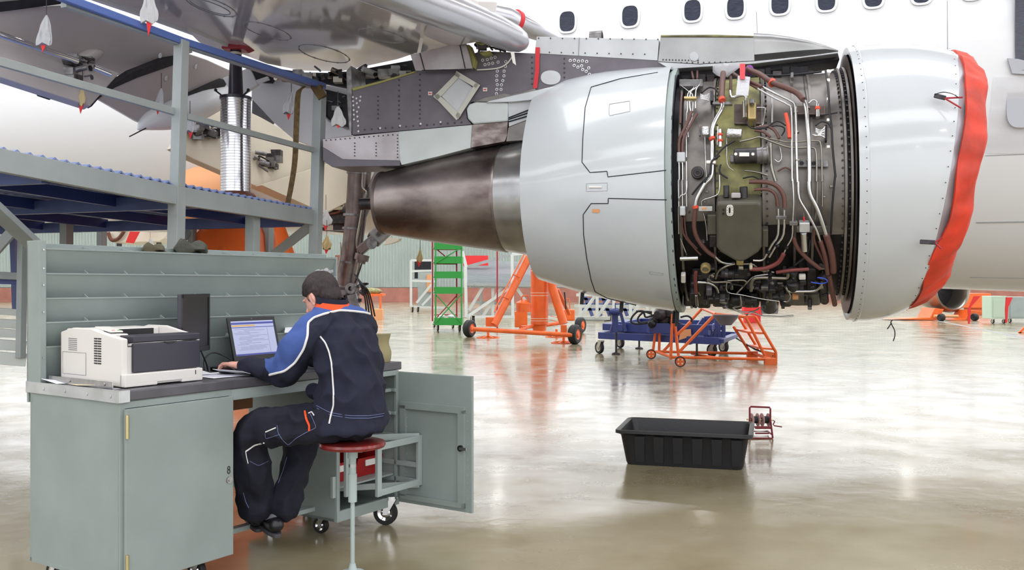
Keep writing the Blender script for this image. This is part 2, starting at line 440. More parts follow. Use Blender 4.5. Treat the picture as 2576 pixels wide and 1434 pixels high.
# drawer frame pulled out at the foot of the right cabinet
b = MB(MD)
fy = -.17
b.bar((1.37, .3, .545), (1.86, fy, .545), .02, .035); b.bar((1.37, .3, .255), (1.86, fy, .255), .02, .035)
for z in (.27, .53): b.bar((1.49, fy, z), (1.87, fy, z), .02, .036)
for t in (1.5, 1.86): b.bar((t, fy, .25), (t, fy, .55), .036, .02, up=(0, 1, 0))
for z in (.27, .53, .37): b.bar((1.86, fy, z), (1.86, .6, z), .02, .03)
for z in (.25, .55): b.bar((1.345, .02, z), (1.345, .02, z + .12), .05, .02, up=(0, 1, 0))
b.bar((1.4, -.02, .25), (1.4, -.02, .62), .03, .02, up=(0, 1, 0))
b.build('drawer_frame', 'bench_light', bench, .002)['label'] = 'open angle-iron drawer frame'
# rack
RT, RB = 1.655, TOP
b = MB(MD); b.box(.0, .03, .64, .76, RB, RT + .01); b.box(1.985, 2.0, .64, .76, RB, RT - .02)
b.box(.0, 2.0, .745, .76, RB - .1, RT)
rk = b.build('rack_body', 'bench_green', bench, .002)
b = MB(MD)
for z in (1.62, 1.53, 1.45, 1.32, 1.1): b.cyl((.015, .64, z), (.015, .636, z), .005, n=8)
b.build('rack_screw', 'steel', rk)
zt = [1.625, 1.505, 1.385, 1.268, 1.15, 1.03]
for k in range(5):
    z_hi, z_lo = zt[k], zt[k + 1] - .012
    if k == 4: z_lo = RB
    b = MB(MD); b.prism([(.03, .642, z_hi), (.03, .7, z_lo), (.03, .704, z_lo), (.03, .646, z_hi)], (1.955, 0, 0))
    b.bar((.03, .643, z_hi), (1.985, .643, z_hi), .007, .007)
    sh = b.build('rack_pocket', 'bench_green', bench)
    b = MB(MD)
    for i in range(1, 9):
        t = .03 + i * .22 + (0 if k else .03)
        b.prism([(t, .646, z_hi + (.0 if k else .004)), (t, .745, z_hi + .05 if k else z_hi + .02), (t, .745, z_lo + .03), (t, .695, z_lo + .03)], (.005, 0, 0))
    b.build('divider', 'bench_light', sh)
# castors
def castor(c, r, par, wd_=.035, fork='chrome', yaw=0):
    c = V(c); ax = V(math.cos(yaw), math.sin(yaw), 0); lat = V(-ax.y, ax.x, 0)
    wc = c + V(0, 0, r) + lat * r * .45
    b = MB()
    b.lathe([(-wd_ / 2, r * .62), (-wd_ / 2, r * .94), (-wd_ / 4, r), (wd_ / 4, r), (wd_ / 2, r * .94), (wd_ / 2, r * .62)], wc, ax, 32)
    tyre = b.build('castor_wheel', 'black_rubber', par)
    b = MB(); b.lathe([(-wd_ * .4, 0), (-wd_ * .4, r * .3), (-wd_ * .25, r * .4), (-wd_ * .45, r * .64), (wd_ * .45, r * .64), (wd_ * .25, r * .4), (wd_ * .4, r * .3), (wd_ * .4, 0)], wc, ax, 28)
    b.cyl(wc - ax * wd_ * .7, wc + ax * wd_ * .7, r * .1)
    b.build('wheel_hub', fork, tyre)
    b = MB(); top = c + V(0, 0, r * 2 + .012)
    for sgn in (-1, 1):
        o = ax * (sgn * (wd_ / 2 + .006))
        b.prism([top + o + lat * r * .5, top + o - lat * r * .5, wc + o - lat * r * .18 - V(0, 0, r * .15), wc + o + lat * r * .18 - V(0, 0, r * .15)], ax * .004)
    b.box(0, 0, 0, 0, 0, 0)
    b.cyl(top - V(0, 0, .006), top + V(0, 0, .016), r * .5)
    b.build('castor_fork', fork, par)
for (t, d) in ((.1, .1), (.5, .1), (.1, .66), (.5, .66), (1.42, .6), (1.8, .0), (1.8, .66), (1.44, .2)):
    castor(D(t, d, 0), .047 if (t, d) != (1.8, .0) else .074, bench, yaw=1.45 if t > 1.7 else 1.1)
# ================================================================ things on and in the bench
def dthing(name, label, cat_, t, d, z, group=None): return thing(name, label, cat_, D(t, d, z), group)
pr = dthing('laser_printer', 'large beige laser printer with dark front cover on the bench', 'printer', .3, .35, TOP)
x0, x1, y0, y1 = .078, .50, .10, .60
z = TOP + .004
b = MB(MD)
prof = [(y0, z), (y1, z), (y1, z + .24), (y1 - .1, z + .262), (y1 - .25, z + .262), (y0 + .12, z + .238), (y0, z + .22)]
b.prism([(x0, y, zz) for y, zz in prof], (.03, 0, 0))
b.prism([(x1 - .018, y, zz) for y, zz in prof], (.018, 0, 0))
b.box(x0 + .03, x1 - .018, y0 + .012, y1, z, z + .18)
b.box(x0 + .03, x1 - .018, y0 + .3, y1, z + .18, z + .255)
b.box(x0 + .03, x0 + .1, y0 + .1, y0 + .3, z + .18, z + .238)
body = b.build('printer_body', 'printer_beige', pr, .006)
b = MB(MD)
for i in range(11):
    zz = z + .098 + i * .0115
    for yy in (.275, .305): b.box(x0 - .002, x0 + .0005, yy - .0125, yy + .0125, zz, zz + .006)
b.build('side_vent', 'black_plastic', body)
b = MB(MD)
for i in range(7): b.box(x0 - .002, x0 + .0005, .46, .53, z + .155 + i * .009, z + .158 + i * .009)
b.tube([(x0 - .001, .385, z + .04), (x0 - .001, .385, z + .145), (x0 - .001, .58, z + .145), (x0 - .001, .58, z + .04), (x0 - .001, .385, z + .04)], .001, 4)
b.build('side_slot', 'grey_plastic', body)
b = MB(MD); b.box(x0 + .055, x1 - .002, y0 - .004, y0 + .015, z + .062, z + .196)
b.box(x0 + .055, x1 - .002, y0 - .006, y0 + .12, z + .2, z + .232)
fc = b.build('front_cover', 'dark_plastic', pr, .005); fc['label'] = 'dark violet-grey front cover'
b = MB(MD); b.prism([((x0 + x1) / 2 + .0, y0 - .0065, z + .199), ((x0 + x1) / 2 + .075, y0 - .0065, z + .199), ((x0 + x1) / 2 + .055, y0 - .0065, z + .188), ((x0 + x1) / 2 + .03, y0 - .0065, z + .186)], (0, .003, 0)); b.build('grip_recess', 'black_plastic', fc)
b = MB(MD); b.box(x0 + .0, x1, y0 - .022, y0 + .02, z + .012, z + .06); b.box(x0, x0 + .17, y0 - .022, y0 + .02, z, z + .02); b.box(x1 - .12, x1, y0 - .022, y0 + .02, z, z + .02); b.box(x0 + .15, x1 - .1, y0 - .014, y0 + .02, z + .004, z + .03)
tr = b.build('paper_tray', 'printer_beige', pr, .005)
MB(MD).box(x1 - .045, x1 - .041, y0 - .0235, y0 - .02, z + .032, z + .052).build('tray_mark', 'black_plastic', tr)
b = MB(MD); b.box(x0 + .1, x1 - .06, y0 + .285, y0 + .302, z + .2, z + .25); b.bar((x0 + .2, y0 + .25, z + .19), (x0 + .2, y0 + .29, z + .225), .02, .02); b.build('output_slot', 'black_plastic', pr)
MB(MD).prism([(x0 + .03, y0 + .14, z + .245), (x0 + .09, y0 + .13, z + .244), (x0 + .1, y0 + .25, z + .262), (x0 + .03, y0 + .26, z + .264)], (0, 0, .006)).build('control_panel', 'printer_beige', pr)
MB(MD).ell((x0 + .055, y0 + .155, z + .252), (.012, .006, .003)).build('red_button', 'tape_red', pr)
MB(MD).ell((x0 + .082, y0 + .15, z + .252), (.012, .006, .003)).build('green_button', 'green_paint', pr)
# monitor
mc = W(487, 813, 4.85); mw = V(.035, 1, 0).normalized(); mn = V(mw.y, -mw.x, 0)
MM = Matrix(((mw.x, mn.x, 0, mc.x), (mw.y, mn.y, 0, mc.y), (0, 0, 1, mc.z), (0, 0, 0, 1)))
mon = thing('monitor', 'black flat monitor seen edge-on between printer and laptop', 'monitor', V(mc.x, mc.y, TOP))
b = MB(MM); b.box(-.19, .19, -.012, .012, -.155, .155); b.box(-.11, .11, -.035, -.012, -.12, .1); case = b.build('monitor_case', 'dark_plastic', mon, .004)
b = MB(MM)
for q in ((-.19, .19, .136, .155), (-.19, .19, -.155, -.128), (-.19, -.174, -.155, .155), (.174, .19, -.155, .155)): b.box(q[0], q[1], .011, .018, q[2], q[3])
b.build('bezel', 'black_plastic', mon, .002)
MB(MM).box(-.174, .174, .012, .0135, -.128, .136).build('screen', 'black_plastic', mon)
h = mc.z - TOP
b = MB(MM); b.box(-.03, .03, -.05, -.02, -h + .01, -.05); b.build('stand_neck', 'black_plastic', mon, .003)
b = MB(MM); b.lathe([(0, 0), (0, .1), (.012, .095), (.016, 0)], (0, -.03, -h), (0, 0, 1), 32); b.build('stand_base', 'black_plastic', mon)
b = MB(MM); b.tube(cat([(.05, .02, -.15), (.1, .03, -.22), (.15, .03, -.28), (.25, .04, -h + .01)]), .004, 8); b.build('cable', 'cable_black', mon)
# laptop
lt = dthing('laptop', 'open black laptop showing a text page, in front of the seated man', 'laptop', 1.22, .4, TOP)
lx0, lx1 = 1.035, 1.385
b = MB(MD); b.box(lx0, lx1, .25, .5, TOP + .006, TOP + .034); base = b.build('laptop_base', 'black_plastic', lt, .004)
b = MB(MD); b.box(lx0 + .03, lx1 - .03, .36, .48, TOP + .034, TOP + .037); b.build('keyboard', 'dark_plastic', lt, .001)
hz = TOP + .036; ty, tz = math.sin(.26), math.cos(.26)
ML = MD @ Matrix(((1, 0, 0, lx0), (0, tz, ty, .495), (0, -ty, tz, hz), (0, 0, 0, 1)))     # x along, z up the lid
H = .255; Wd = lx1 - lx0
b = MB(ML); b.box(0, Wd, 0, .012, 0, H); lid = b.build('laptop_lid', 'black_plastic', lt, .004)
b = MB(ML); b.box(.02, Wd - .02, -.0015, 0, .03, H - .022); scn = b.build('screen', 'screen_white', lt)
scn['label'] = 'lit screen with a page of text'
b = MB(ML); sx0, sx1, sz0, sz1 = .02, Wd - .02, .03, H - .022
b.box(sx0, sx1, -.0022, -.0015, sz1 - .02, sz1 - .008, 0); b.box(sx0, sx1, -.0022, -.0015, sz1 - .04, sz1 - .036, 0); b.box(sx0, sx1, -.0022, -.0015, sz0, sz0 + .01, 0)
b.build('title_bar', 'screen_blue', scn)
MB(ML).box(sx0 + .004, sx0 + .17, -.0022, -.0015, sz1 - .032, sz1 - .024).build('menu_strip', 'screen_orange', scn)
b = MB(ML); random.seed(3)
for i in range(17):
    zz = sz1 - .05 - i * .0075; a = sx0 + .006 + (.06 * (i % 4 == 1)) + random.random() * .05; e = a + .08 + random.random() * .12
    b.box(a, min(e, sx1 - .06), -.0022, -.0015, zz, zz + .0014)
b.box(sx1 - .055, sx1 - .054, -.0022, -.0015, sz0 + .012, sz1 - .045)
b.build('text_line', 'screen_grey', scn)
MB(ML).cyl((Wd / 2, -.001, H - .01), (Wd / 2, .001, H - .01), .003, n=8).build('webcam', 'grey_plastic', lt)
b = MB(MD); b.tube(cat([(lx0 + .02, .5, TOP + .03), (lx0 - .08, .56, TOP + .09), (lx0 - .16, .55, TOP + .06), (lx0 - .2, .5, TOP + .006)]), .004, 8)
b.build('power_cable', 'cable_black', lt)
# sheets
def sheet(pts, mt, name, label, cat_='paper', grp=None, sub=1, th=.0015):
    b = MB(MD); b.prism(pts, (0, 0, th)); return single(b, name, mt, label, cat_, grp)
def curled(t0, t1, d0, d1, z0, amp, mt, name, label, skew=0):
    b = MB(MD); n = 14; rings = []
    for i in range(n + 1):
        k = i / n; t = t0 + (t1 - t0) * k; zz = z0 + amp * (2 * k - 1) ** 2
        rings.append([V(t, d0 + skew * k, zz), V(t, d1 + skew * k, zz), V(t, d1 + skew * k, zz + .002), V(t, d0 + skew * k, zz + .002)])
    b.loft(rings, close=True, caps=True, smooth=False); return single(b, name, mt, label, 'paper')
curled(.7, 1.0, .03, .26, TOP + .004, .028, 'paper', 'paper_sheet', 'curled blank white sheet under the mans left hand', -.02)
sheet([(.58, .1, TOP + .003), (.8, .08, TOP + .003), (.82, .34, TOP + .003), (.6, .36, TOP + .003)], 'paper', 'paper_sheet', 'printed sheet lying flat beside the printer')
o = sheet([(.5, .28, TOP + .008), (.7, .26, TOP + .008), (.72, .46, TOP + .03), (.52, .48, TOP + .03)], 'paper', 'paper_sheet', 'printed sheet with raised corner behind the printer')
b = MB(MD)
for i in range(9): b.box(.62, .76, .12 + i * .02, .123 + i * .02, TOP + .0045, TOP + .0048)
pq = [x for x in bpy.data.objects if x.name.startswith('paper_sheet') and 'flat beside' in x.get('label', '')][0]
oo = b.build('print_line', 'screen_grey', None); oo.parent = pq; oo.matrix_parent_inverse = Matrix.Translation(-pq.location)
LOCS[pq.name] = pq.location.copy()
sheet([(.0 + .0, .5, TOP + .004), (.09, .44, TOP + .004), (.05, .64, TOP + .004), (-.0, .63, TOP + .02)], 'paper', 'paper_sheet', 'white sheet corner at the left end of the bench')
sheet([(.005, .34, TOP + .006), (.06, .1, TOP + .016), (.075, .3, TOP + .012), (.04, .5, TOP + .004)], 'paper_yellow', 'paper_sheet', 'yellowish folded sheet between printer and metal edge strip')
sheet([(1.6, .2, TOP + .05), (1.72, .3, TOP + .012), (1.7, .5, TOP + .1), (1.62, .48, TOP + .14)], 'paper_pink', 'paper_sheet', 'pinkish sheet propped up just right of the laptop')
b = MB(MD); b.prism([(1.52, .62, 1.155), (1.86, .62, 1.15), (1.84, .7, 1.165), (1.6, .7, 1.19)], (0, 0, .003)); single(b, 'paper_sheet', 'paper', 'white sheet lying in the lowest rack pocket behind the mans face', 'paper')
# cloths on the rack
def cloth(c, s, mt, label, seed):
    random.seed(seed); b = MB(MD); n = 14; m = 9
    rings = []
    for i in range(n + 1):
        th = i / n; w_ = math.sin(PI * th) ** .6
        ring = []
        for j in range(m * 2):
            a = PI * 2 * j / (m * 2); rr = 1 + .35 * math.sin(3 * a + seed) * math.sin(5 * th + seed) + .15 * random.random()
            ring.append(V(c[0] + s[0] * (th - .5), c[1] + s[1] * .5 * math.cos(a) * w_ * rr, c[2] + max(-.01 if math.cos(a) > -.5 else -.03, s[2] * .6 * math.sin(a) * w_ * rr * (1 + .7 * math.sin(9 * th)))))
        rings.append(ring)
    b.loft(rings); return single(b, 'rag', mt, label, 'rag')
cloth((.66, .7, 1.64), (.13, .1, .05), 'olive_cloth', 'small olive rag on the top of the rack', 2)
cloth((.9, .7, 1.65), (.22, .12, .075), 'dark_cloth', 'larger dark crumpled cloth on top of the rack', 5)
b = MB(MD); random.seed(9)
for i in range(5): b.ell((1.86 + .035 * i, .69 + .01 * (i % 2), 1.535 + .006 * (i % 3)), (.03, .03, .022 + .005 * (i % 2)), n=9, m=6)
single(b, 'plastic_bag', 'bag_white', 'small crumpled clear bag on the rack behind the mans head', 'bag')
# red parts bins in the right cabinet, cardboard box below the top
def binbox(t, d, z, w_, l, h_, label):
    r = dthing('parts_bin', label, 'bin', t + w_ / 2, d, z, 'red bins in the right cabinet'); b = MB(MD); k = .006
    b.box(t, t + w_, d, d + l, z, z + k); b.box(t, t + k, d, d + l, z, z + h_); b.box(t + w_ - k, t + w_, d, d + l, z, z + h_); b.box(t, t + w_, d + l - k, d + l, z, z + h_)
    b.prism([(t, d, z), (t, d - .03, z + h_ * .72), (t, d - .024, z + h_ * .72), (t, d + k, z)], (w_, 0, 0)); b.build('bin_shell', 'red_plastic', r, .002)
    MB(MD).box(t + w_ * .3, t + w_ * .7, d - .031, d - .024, z + h_ * .4, z + h_ * .62).build('bin_label', 'label_white', r)
binbox(1.375, .12, .302, .22, .4, .16, 'red plastic parts bin nearer the knees, lower left in cabinet')
binbox(1.61, .12, .302, .22, .4, .16, 'red plastic parts bin at the right on the cabinet shelf')
binbox(1.5, .2, .462, .3, .42, .12, 'red plastic parts bin stacked on top of two others')
b = MB(MD); b.box(.63, 1.0, .3, .68, .775, .87); single(b, 'drawer_box', 'cardboard', 'brown cardboard box slung under the worktop', 'box', bev=.002)
# camouflage pouch behind the man at the right end of the worktop
b = MB(MD); rings = []
for i in range(9):
    k = i / 8; rr = .06 * (1 + .15 * math.sin(7 * k)); 
    rings.append([V(1.815 + rr * math.cos(a * PI / 8) * (1 + .1 * math.sin(3 * a + i)), .09 + rr * .8 * math.sin(a * PI / 8), TOP + .001 + .17 * k) for a in range(16)])
b.loft(rings); single(b, 'pouch', 'tan_fabric', 'olive and tan bag standing at the right end of the worktop', 'bag')
# ================================================================ stool
S = V(-.802, 4.6, 0)
st = thing('stool', 'round red-brown wooden stool on a thin grey-green post under the man', 'stool', S)
SZ = .665
b = MB(); b.lathe([(0, 0), (0, .135), (.006, .16), (.018, .166), (.03, .162), (.034, .15), (.034, 0)], S + V(0, 0, SZ - .034), (0, 0, 1), 48); b.build('seat', 'seat_red', st)
b = MB(); b.cyl(S + V(0, 0, .4), S + V(0, 0, SZ - .06), .018); b.cyl(S + V(0, 0, SZ - .085), S + V(0, 0, SZ - .034), .026); b.bar(S + V(-.05, 0, SZ - .045), S + V(.05, 0, SZ - .045), .03, .02); b.build('post_sleeve', 'stool_paint', st)
MB().cyl(S + V(0, 0, .535), S + V(0, 0, .55), .0195).build('thread_collar', 'steel', st)
b = MB(); b.cyl(S + V(0, 0, .03), S + V(0, 0, .4), .011); b.cyl(S + V(0, 0, .36), S + V(0, 0, .5), .022); b.build('post', 'stool_paint', st)
b = MB(); b.lathe([(0, .0), (0, .06), (.008, .06), (.02, .022), (.05, .014), (.05, 0)], S, (0, 0, 1), 32); b.build('base_plate', 'stool_paint', st)
# ================================================================ airliner frame: s forward, q towards the fuselage, z up
TH = math.radians(15); PT = math.radians(.7)
NF = V(math.cos(TH) * math.cos(PT), -math.sin(TH) * math.cos(PT), math.sin(PT))
QF = V(math.sin(TH), math.cos(TH), 0); ZF = NF.cross(QF)
if ZF.z < 0: ZF = -ZF
E0 = V(2.60, 7.05, 2.216)
MA = Matrix(((NF.x, QF.x, ZF.x, E0.x), (NF.y, QF.y, ZF.y, E0.y), (NF.z, QF.z, ZF.z, E0.z), (0, 0, 0, 1)))
MAI = MA.inverted()
def A(s, q, z): return MA @ V(s, q, z)
def AQ(px, py, q): return on_plane(px, py, A(0, q, 0), QF)          # pixel onto a lengthwise vertical plane
def cyl_hit(px, py, R):
    """point of the engine barrel of radius R seen at a pixel (nearest barrel point when it misses)"""
    o = MAI @ CAM; r = (MAI.to_3x3() @ ray(px, py))
    a = r.y ** 2 + r.z ** 2; bb = o.y * r.y + o.z * r.z; c = o.y ** 2 + o.z ** 2 - R * R
    dsc = bb * bb - a * c
    t = (-bb - math.sqrt(dsc)) / a if dsc > 0 else -bb / a
    return MA @ (o + r * t)
AIR = thing('airliner', 'white twin-engine airliner under maintenance with an opened engine cowl', 'aircraft', V(E0.x, E0.y + 5, 0))
# ---- fuselage
FQ = 5.75
def bot(s):
    ks = [(-16, 2.5), (-6.3, 2.22), (-3.5, 2.05), (-1, 1.72), (1.2, 1.42), (3, 1.35), (12, 1.35)]
    for (a, za), (c, zc) in zip(ks, ks[1:]):
        if s <= c: return za + (zc - za) * max(0, (s - a)) / (c - a)
    return ks[-1][1]
FZ = 4.1
def fus_ring(s, n=72, grow=0):
    out = []; zb = FZ - bot(s)
    for j in range(n):
        a = 2 * PI * j / n; c, sn = math.cos(a), math.sin(a)
        hz = (2.25 if sn > 0 else zb) + grow
        out.append(MA @ V(s, FQ - (1.98 + grow) * c, 0) + V(0, 0, FZ + hz * sn - (MA @ V(s, 0, 0)).z))
    return out
ss = [-16, -12, -9, -6.3, -5, -3.5, -2.2, -1, 0, 1.2, 2, 3, 5, 8, 12]
b = MB(); b.loft([fus_ring(s) for s in ss]); fus = b.build('fuselage', 'fuselage_white', AIR)
def skin(px, py, out=0):
    """pixel onto the near fuselage flank"""
    P = CAM; r = ray(px, py); best = None
    lo, hi = 4.0, 16.0
    def inside(Y):
        p = CAM + r * Y; l = MAI @ p; zc = p.z - FZ; hz = 2.25 if zc > 0 else FZ - bot(l.x)
        return ((l.y - FQ) / (1.98 + out)) ** 2 + (zc / (hz + out)) ** 2 < 1
    Y = lo
    while Y < hi and not inside(Y): Y += .05
    a, c = Y - .05, Y
    for _ in range(20):
        m = (a + c) / 2
        if inside(m): c = m
        else: a = m
    return CAM + r * a
# cabin windows: rounded rectangles on the skin
def superell(rx, rz, n=28, e=3.0):
    out = []
    for j in range(n):
        a = 2 * PI * j / n; c, s_ = math.cos(a), math.sin(a)
        out.append((rx * abs(c) ** (2 / e) * (1 if c >= 0 else -1), rz * abs(s_) ** (2 / e) * (1 if s_ >= 0 else -1)))
    return out
def cabin_window(px, py):
    c = skin(px, py); up = (skin(px, py - 12) - c).normalized(); fw = NF; nn = fw.cross(up).normalized()
    if nn.y > 0: nn = -nn
    b = MB(); o_ = superell(.125, .172); i_ = superell(.098, .145)
    r0 = [c + fw * x + up * z_ + nn * .001 for x, z_ in o_]; r1 = [c + fw * x + up * z_ + nn * .012 for x, z_ in o_]
    r2 = [c + fw * x + up * z_ + nn * .012 for x, z_ in i_]; r3 = [c + fw * x + up * z_ - nn * .01 for x, z_ in i_]
    b.loft([r0, r1, r2, r3], close=True, caps=False, smooth=False); w_ = b.build('cabin_window', 'window_frame', AIR)
    b = MB(); b.prism([c + fw * x + up * z_ + nn * .002 for x, z_ in i_], nn * .004); b.build('window_shade', 'window_dark', w_)
for px, py in ((1320, 66), (1427, 55), (1585, 41), (1742, 27), (1850, 19), (1962, 9), (2079, 0), (2197, -9), (2318, -19), (2445, -30)): cabin_window(px, py)
# fuselage seams, grey belly band edge, belly shadow boundary drawn as a line
def seam(pxs, R=None, r=.004, q=None, mt='seam_grey', name='panel_seam', parent=None, hit=None, n=4):
    P = [hit(*p) for p in pxs]; b = MB(); b.tube(cat(P, n) if len(P) > 2 else P, r, 6); return b.build(name, mt, parent)
dens = lambda a, c, n=8: [(a[0] + (c[0] - a[0]) * i / n, a[1] + (c[1] - a[1]) * i / n) for i in range(n + 1)]
seam(dens((1903, 30), (1905, 85)), r=.003, parent=fus, hit=skin); seam(dens((2383, 2), (2384, 140)), r=.003, parent=fus, hit=skin)
seam(dens((2478, 392), (2576, 388)), r=.004, parent=fus, hit=skin)
seam(dens((2440, 698), (2576, 700)), r=.006, parent=fus, hit=skin); seam(dens((2455, 560), (2576, 558)), r=.008, parent=fus, hit=skin)  # lower line is a shadow boundary drawn as a grey tube
# taped protective sheet and covered door opening at the right edge
b = MB(); G_ = [[skin(2500 - 18 * j / 10 + (100 + 18 * j / 10) * i / 8, 193 + 193 * j / 10, .008 + .006 * ((i * 3 + j) % 3)) for i in range(9)] for j in range(11)]
b.add([p for r in G_ for p in r], [(j * 9 + i, j * 9 + i + 1, j * 9 + i + 10, j * 9 + i + 9) for j in range(10) for i in range(8)], True)
sh = b.build('masking_sheet', 'sheet_white', AIR); sh['label'] = 'wrinkled translucent masking sheet'
b = MB(); P0 = skin(2572, 268, .02); b.prism([P0 + NF * x + V(0, 0, z_) for x, z_ in superell(.16, .235)], -QF * .004); b.build('masked_port', 'lip_grey', AIR)
b = MB(); c0 = skin(2585, 60, .02); b.prism([c0 + NF * x + V(0, 0, z_) for x, z_ in superell(.13, .52, e=5)], -QF * .03); dw = b.build('door_window', 'window_dark', AIR)
b = MB(); P = [skin(x, y, .02) for x, y in ((2533, 148), (2545, 186), (2600, 190), (2600, 160), (2560, 150))]; b.prism(P, -QF * .03); b.build('step_fitting', 'lip_grey', AIR)
# ---- engine nacelle
def slant(t, r, an): return t, r
AX = NF
def zmod(k0, t0, t1):
    def f(t, r, an):
        kk = max(0, min(1, (t - t0) / (t1 - t0))); return t + .2 * k0 * kk * math.sin(an) * r, r
    return f
XR = -QF     # lathe x axis towards the camera; y = ax cross x
def nlathe(prof, n=96, mod=None, a0=0, a1=2 * PI): 
    b = MB(); b.lathe(prof, E0, AX, n, a0, a1, x=XR, mod=mod); return b
ysign = 1 if AX.cross(XR).z > 0 else -1
def lipmod(t, r, an):
    kk = max(0, min(1, t / .6)); return t + .18 * kk * ysign * math.sin(an) * r, r
b = nlathe([(-.02, .99), (0, 1.03), (.0, 1.04), (.15, 1.042), (.3, 1.03), (.44, .998), (.54, .96)], mod=lipmod)
inl = b.build('inlet_cowl', 'inlet_white', AIR)
b = nlathe([(.54, .96), (.6, .925), (.67, .875), (.725, .82), (.74, .77), (.72, .73), (.6, .71), (.3, .74)], mod=lipmod); b.build('inlet_lip', 'lip_grey', inl)
b = nlathe([(-.02, .985), (-.025, .99), (-.03, 1.035), (.03, 1.048), (.035, 1.043)], n=96); b.build('cowl_flange', 'inlet_white', inl)
b = MB()
for k in range(60):
    a = 2 * PI * k / 60; t, r = .52, .978; t2, _ = lipmod(t, r, a)
    d = XR * math.cos(a) + AX.cross(XR) * math.sin(a); p = E0 + AX * t2 + d * (r - .001); b.cyl(p, p + d * .002, .0045, n=6)
for k in range(90):
    a = 2 * PI * k / 90; d = XR * math.cos(a) + AX.cross(XR) * math.sin(a); p = E0 + AX * .015 + d * 1.044; b.cyl(p, p + d * .003, .004, n=6)
b.build('rivet_row', 'rivet_dark', inl)
# thrust reverser cowl
def revmod(t, r, an):
    u_ = max(0, ysign * math.sin(an)); k = max(0, min(1, (-1.32 - t) / .9)); return t, r * (1 + (.03 + .22 * k) * u_ ** 6)
b = nlathe([(-1.345, .9), (-1.34, .955), (-1.32, .966), (-1.5, .937), (-1.674, .903), (-1.85, .868), (-1.97, .84), (-2.17, .785), (-2.3, .742), (-2.445, .695), (-2.44, .68), (-2.0, .76), (-1.4, .86)], mod=revmod)
rev = b.build('reverser_cowl', 'cowl_grey', AIR)
RP = [(-1.32, .966), (-1.5, .937), (-1.674, .903), (-1.85, .868), (-1.97, .84), (-2.17, .785), (-2.3, .742), (-2.445, .695)]
def surf_hit(px, py, off=.0):
    Rg = .85
    for _ in range(12):
        p = cyl_hit(px, py, Rg + off); l = MAI @ p; s_ = max(-2.445, min(-1.32, l.x))
        for (a, ra), (c, rc) in zip(RP, RP[1:]):
            if s_ >= c: Rn = ra + (rc - ra) * (s_ - a) / (c - a); break
        Rg = revmod(s_, Rn, math.atan2(ysign * l.z, -l.y))[1]
    return p
H = surf_hit
def rs(pts, r=.0035, mt='seam_dark', name='panel_seam'):
    P = []
    for a, c in zip(pts, pts[1:]): P += dens(a, c, 4)[:-1]
    P.append(pts[-1]); P = [surf_hit(x, y, .001) for x, y in P]; b = MB(); b.tube(P, r, 6); return b.build(name, mt, rev)
rs([(1655, 182), (1560, 198), (1487, 219), (1472, 270), (1466, 350), (1464, 408), (1484, 434), (1527, 431), (1529, 445), (1600, 437), (1688, 427)])
rs([(1688, 503), (1600, 501), (1530, 499), (1530, 512), (1487, 512), (1467, 540), (1468, 590), (1476, 650), (1487, 705), (1497, 734), (1526, 750), (1600, 768)])
rs([(1691, 428), (1690, 500)], .003); rs([(1700, 190), (1690, 300), (1689, 430), (1690, 560), (1696, 700), (1706, 770)], .006)
rs([(1533, 262), (1584, 254), (1585, 280), (1534, 291), (1532, 286), (1533, 262)], .0018, 'seam_grey', 'access_panel')
rs([(1475, 462), (1528, 460), (1528, 480), (1475, 482), (1475, 462)], .0015, 'seam_grey', 'access_panel')
rs([(1634, 683), (1668, 687), (1667, 692), (1634, 689), (1634, 683)], .0018, 'seam_grey', 'access_panel')
b = MB(); b.tube([surf_hit(1482, 471, .002), surf_hit(1514, 471, .002)], .008, 8); b.build('latch', 'label_white', rev)
b = MB(); b.prism([surf_hit(x, y, .003) for x, y in ((1490, 526), (1508, 526), (1508, 535), (1490, 535))], QF * -.002); b.build('orange_label', 'orange_pale', rev)
# fan cowl seal frame at the front of the reverser
b = nlathe([(-1.33, .95), (-1.30, .972), (-1.27, .972), (-1.27, .93), (-1.28, .92)], n=96); b.build('seal_frame', 'bench_light', AIR)
# core cowl, nozzle, plug
b = nlathe([(-2.42, .52), (-2.5, .495), (-2.6, .475), (-2.735, .45)]); sil = b.build('core_cowl', 'core_silver', AIR)
b = nlathe([(-2.0, .56), (-2.4, .52), (-2.42, .5), (-2.0, .5)]); b.build('core_bulkhead', 'core_black', sil)
b = nlathe([(-2.735, .452), (-2.75, .458), (-2.77, .452), (-3.0, .415), (-3.3, .37), (-3.6, .318), (-3.84, .272), (-3.86, .274), (-3.865, .262), (-3.8, .25), (-3.2, .3)]); noz = b.build('exhaust_nozzle', 'nozzle_metal', AIR)
b = nlathe([(-3.84, .274), (-3.85, .279), (-3.868, .277), (-3.87, .262)]); b.build('nozzle_rim', 'gear_metal', noz)
b = MB(); b.cyl(A(-3.5, 0, 0), A(-4.08, 0, 0), .053, n=28); b.build('vent_pipe', 'mech_dark', noz)
b = nlathe([(-3.84, 0), (-3.84, .25), (-3.6, .27)]); b.build('nozzle_plug', 'core_black', noz)
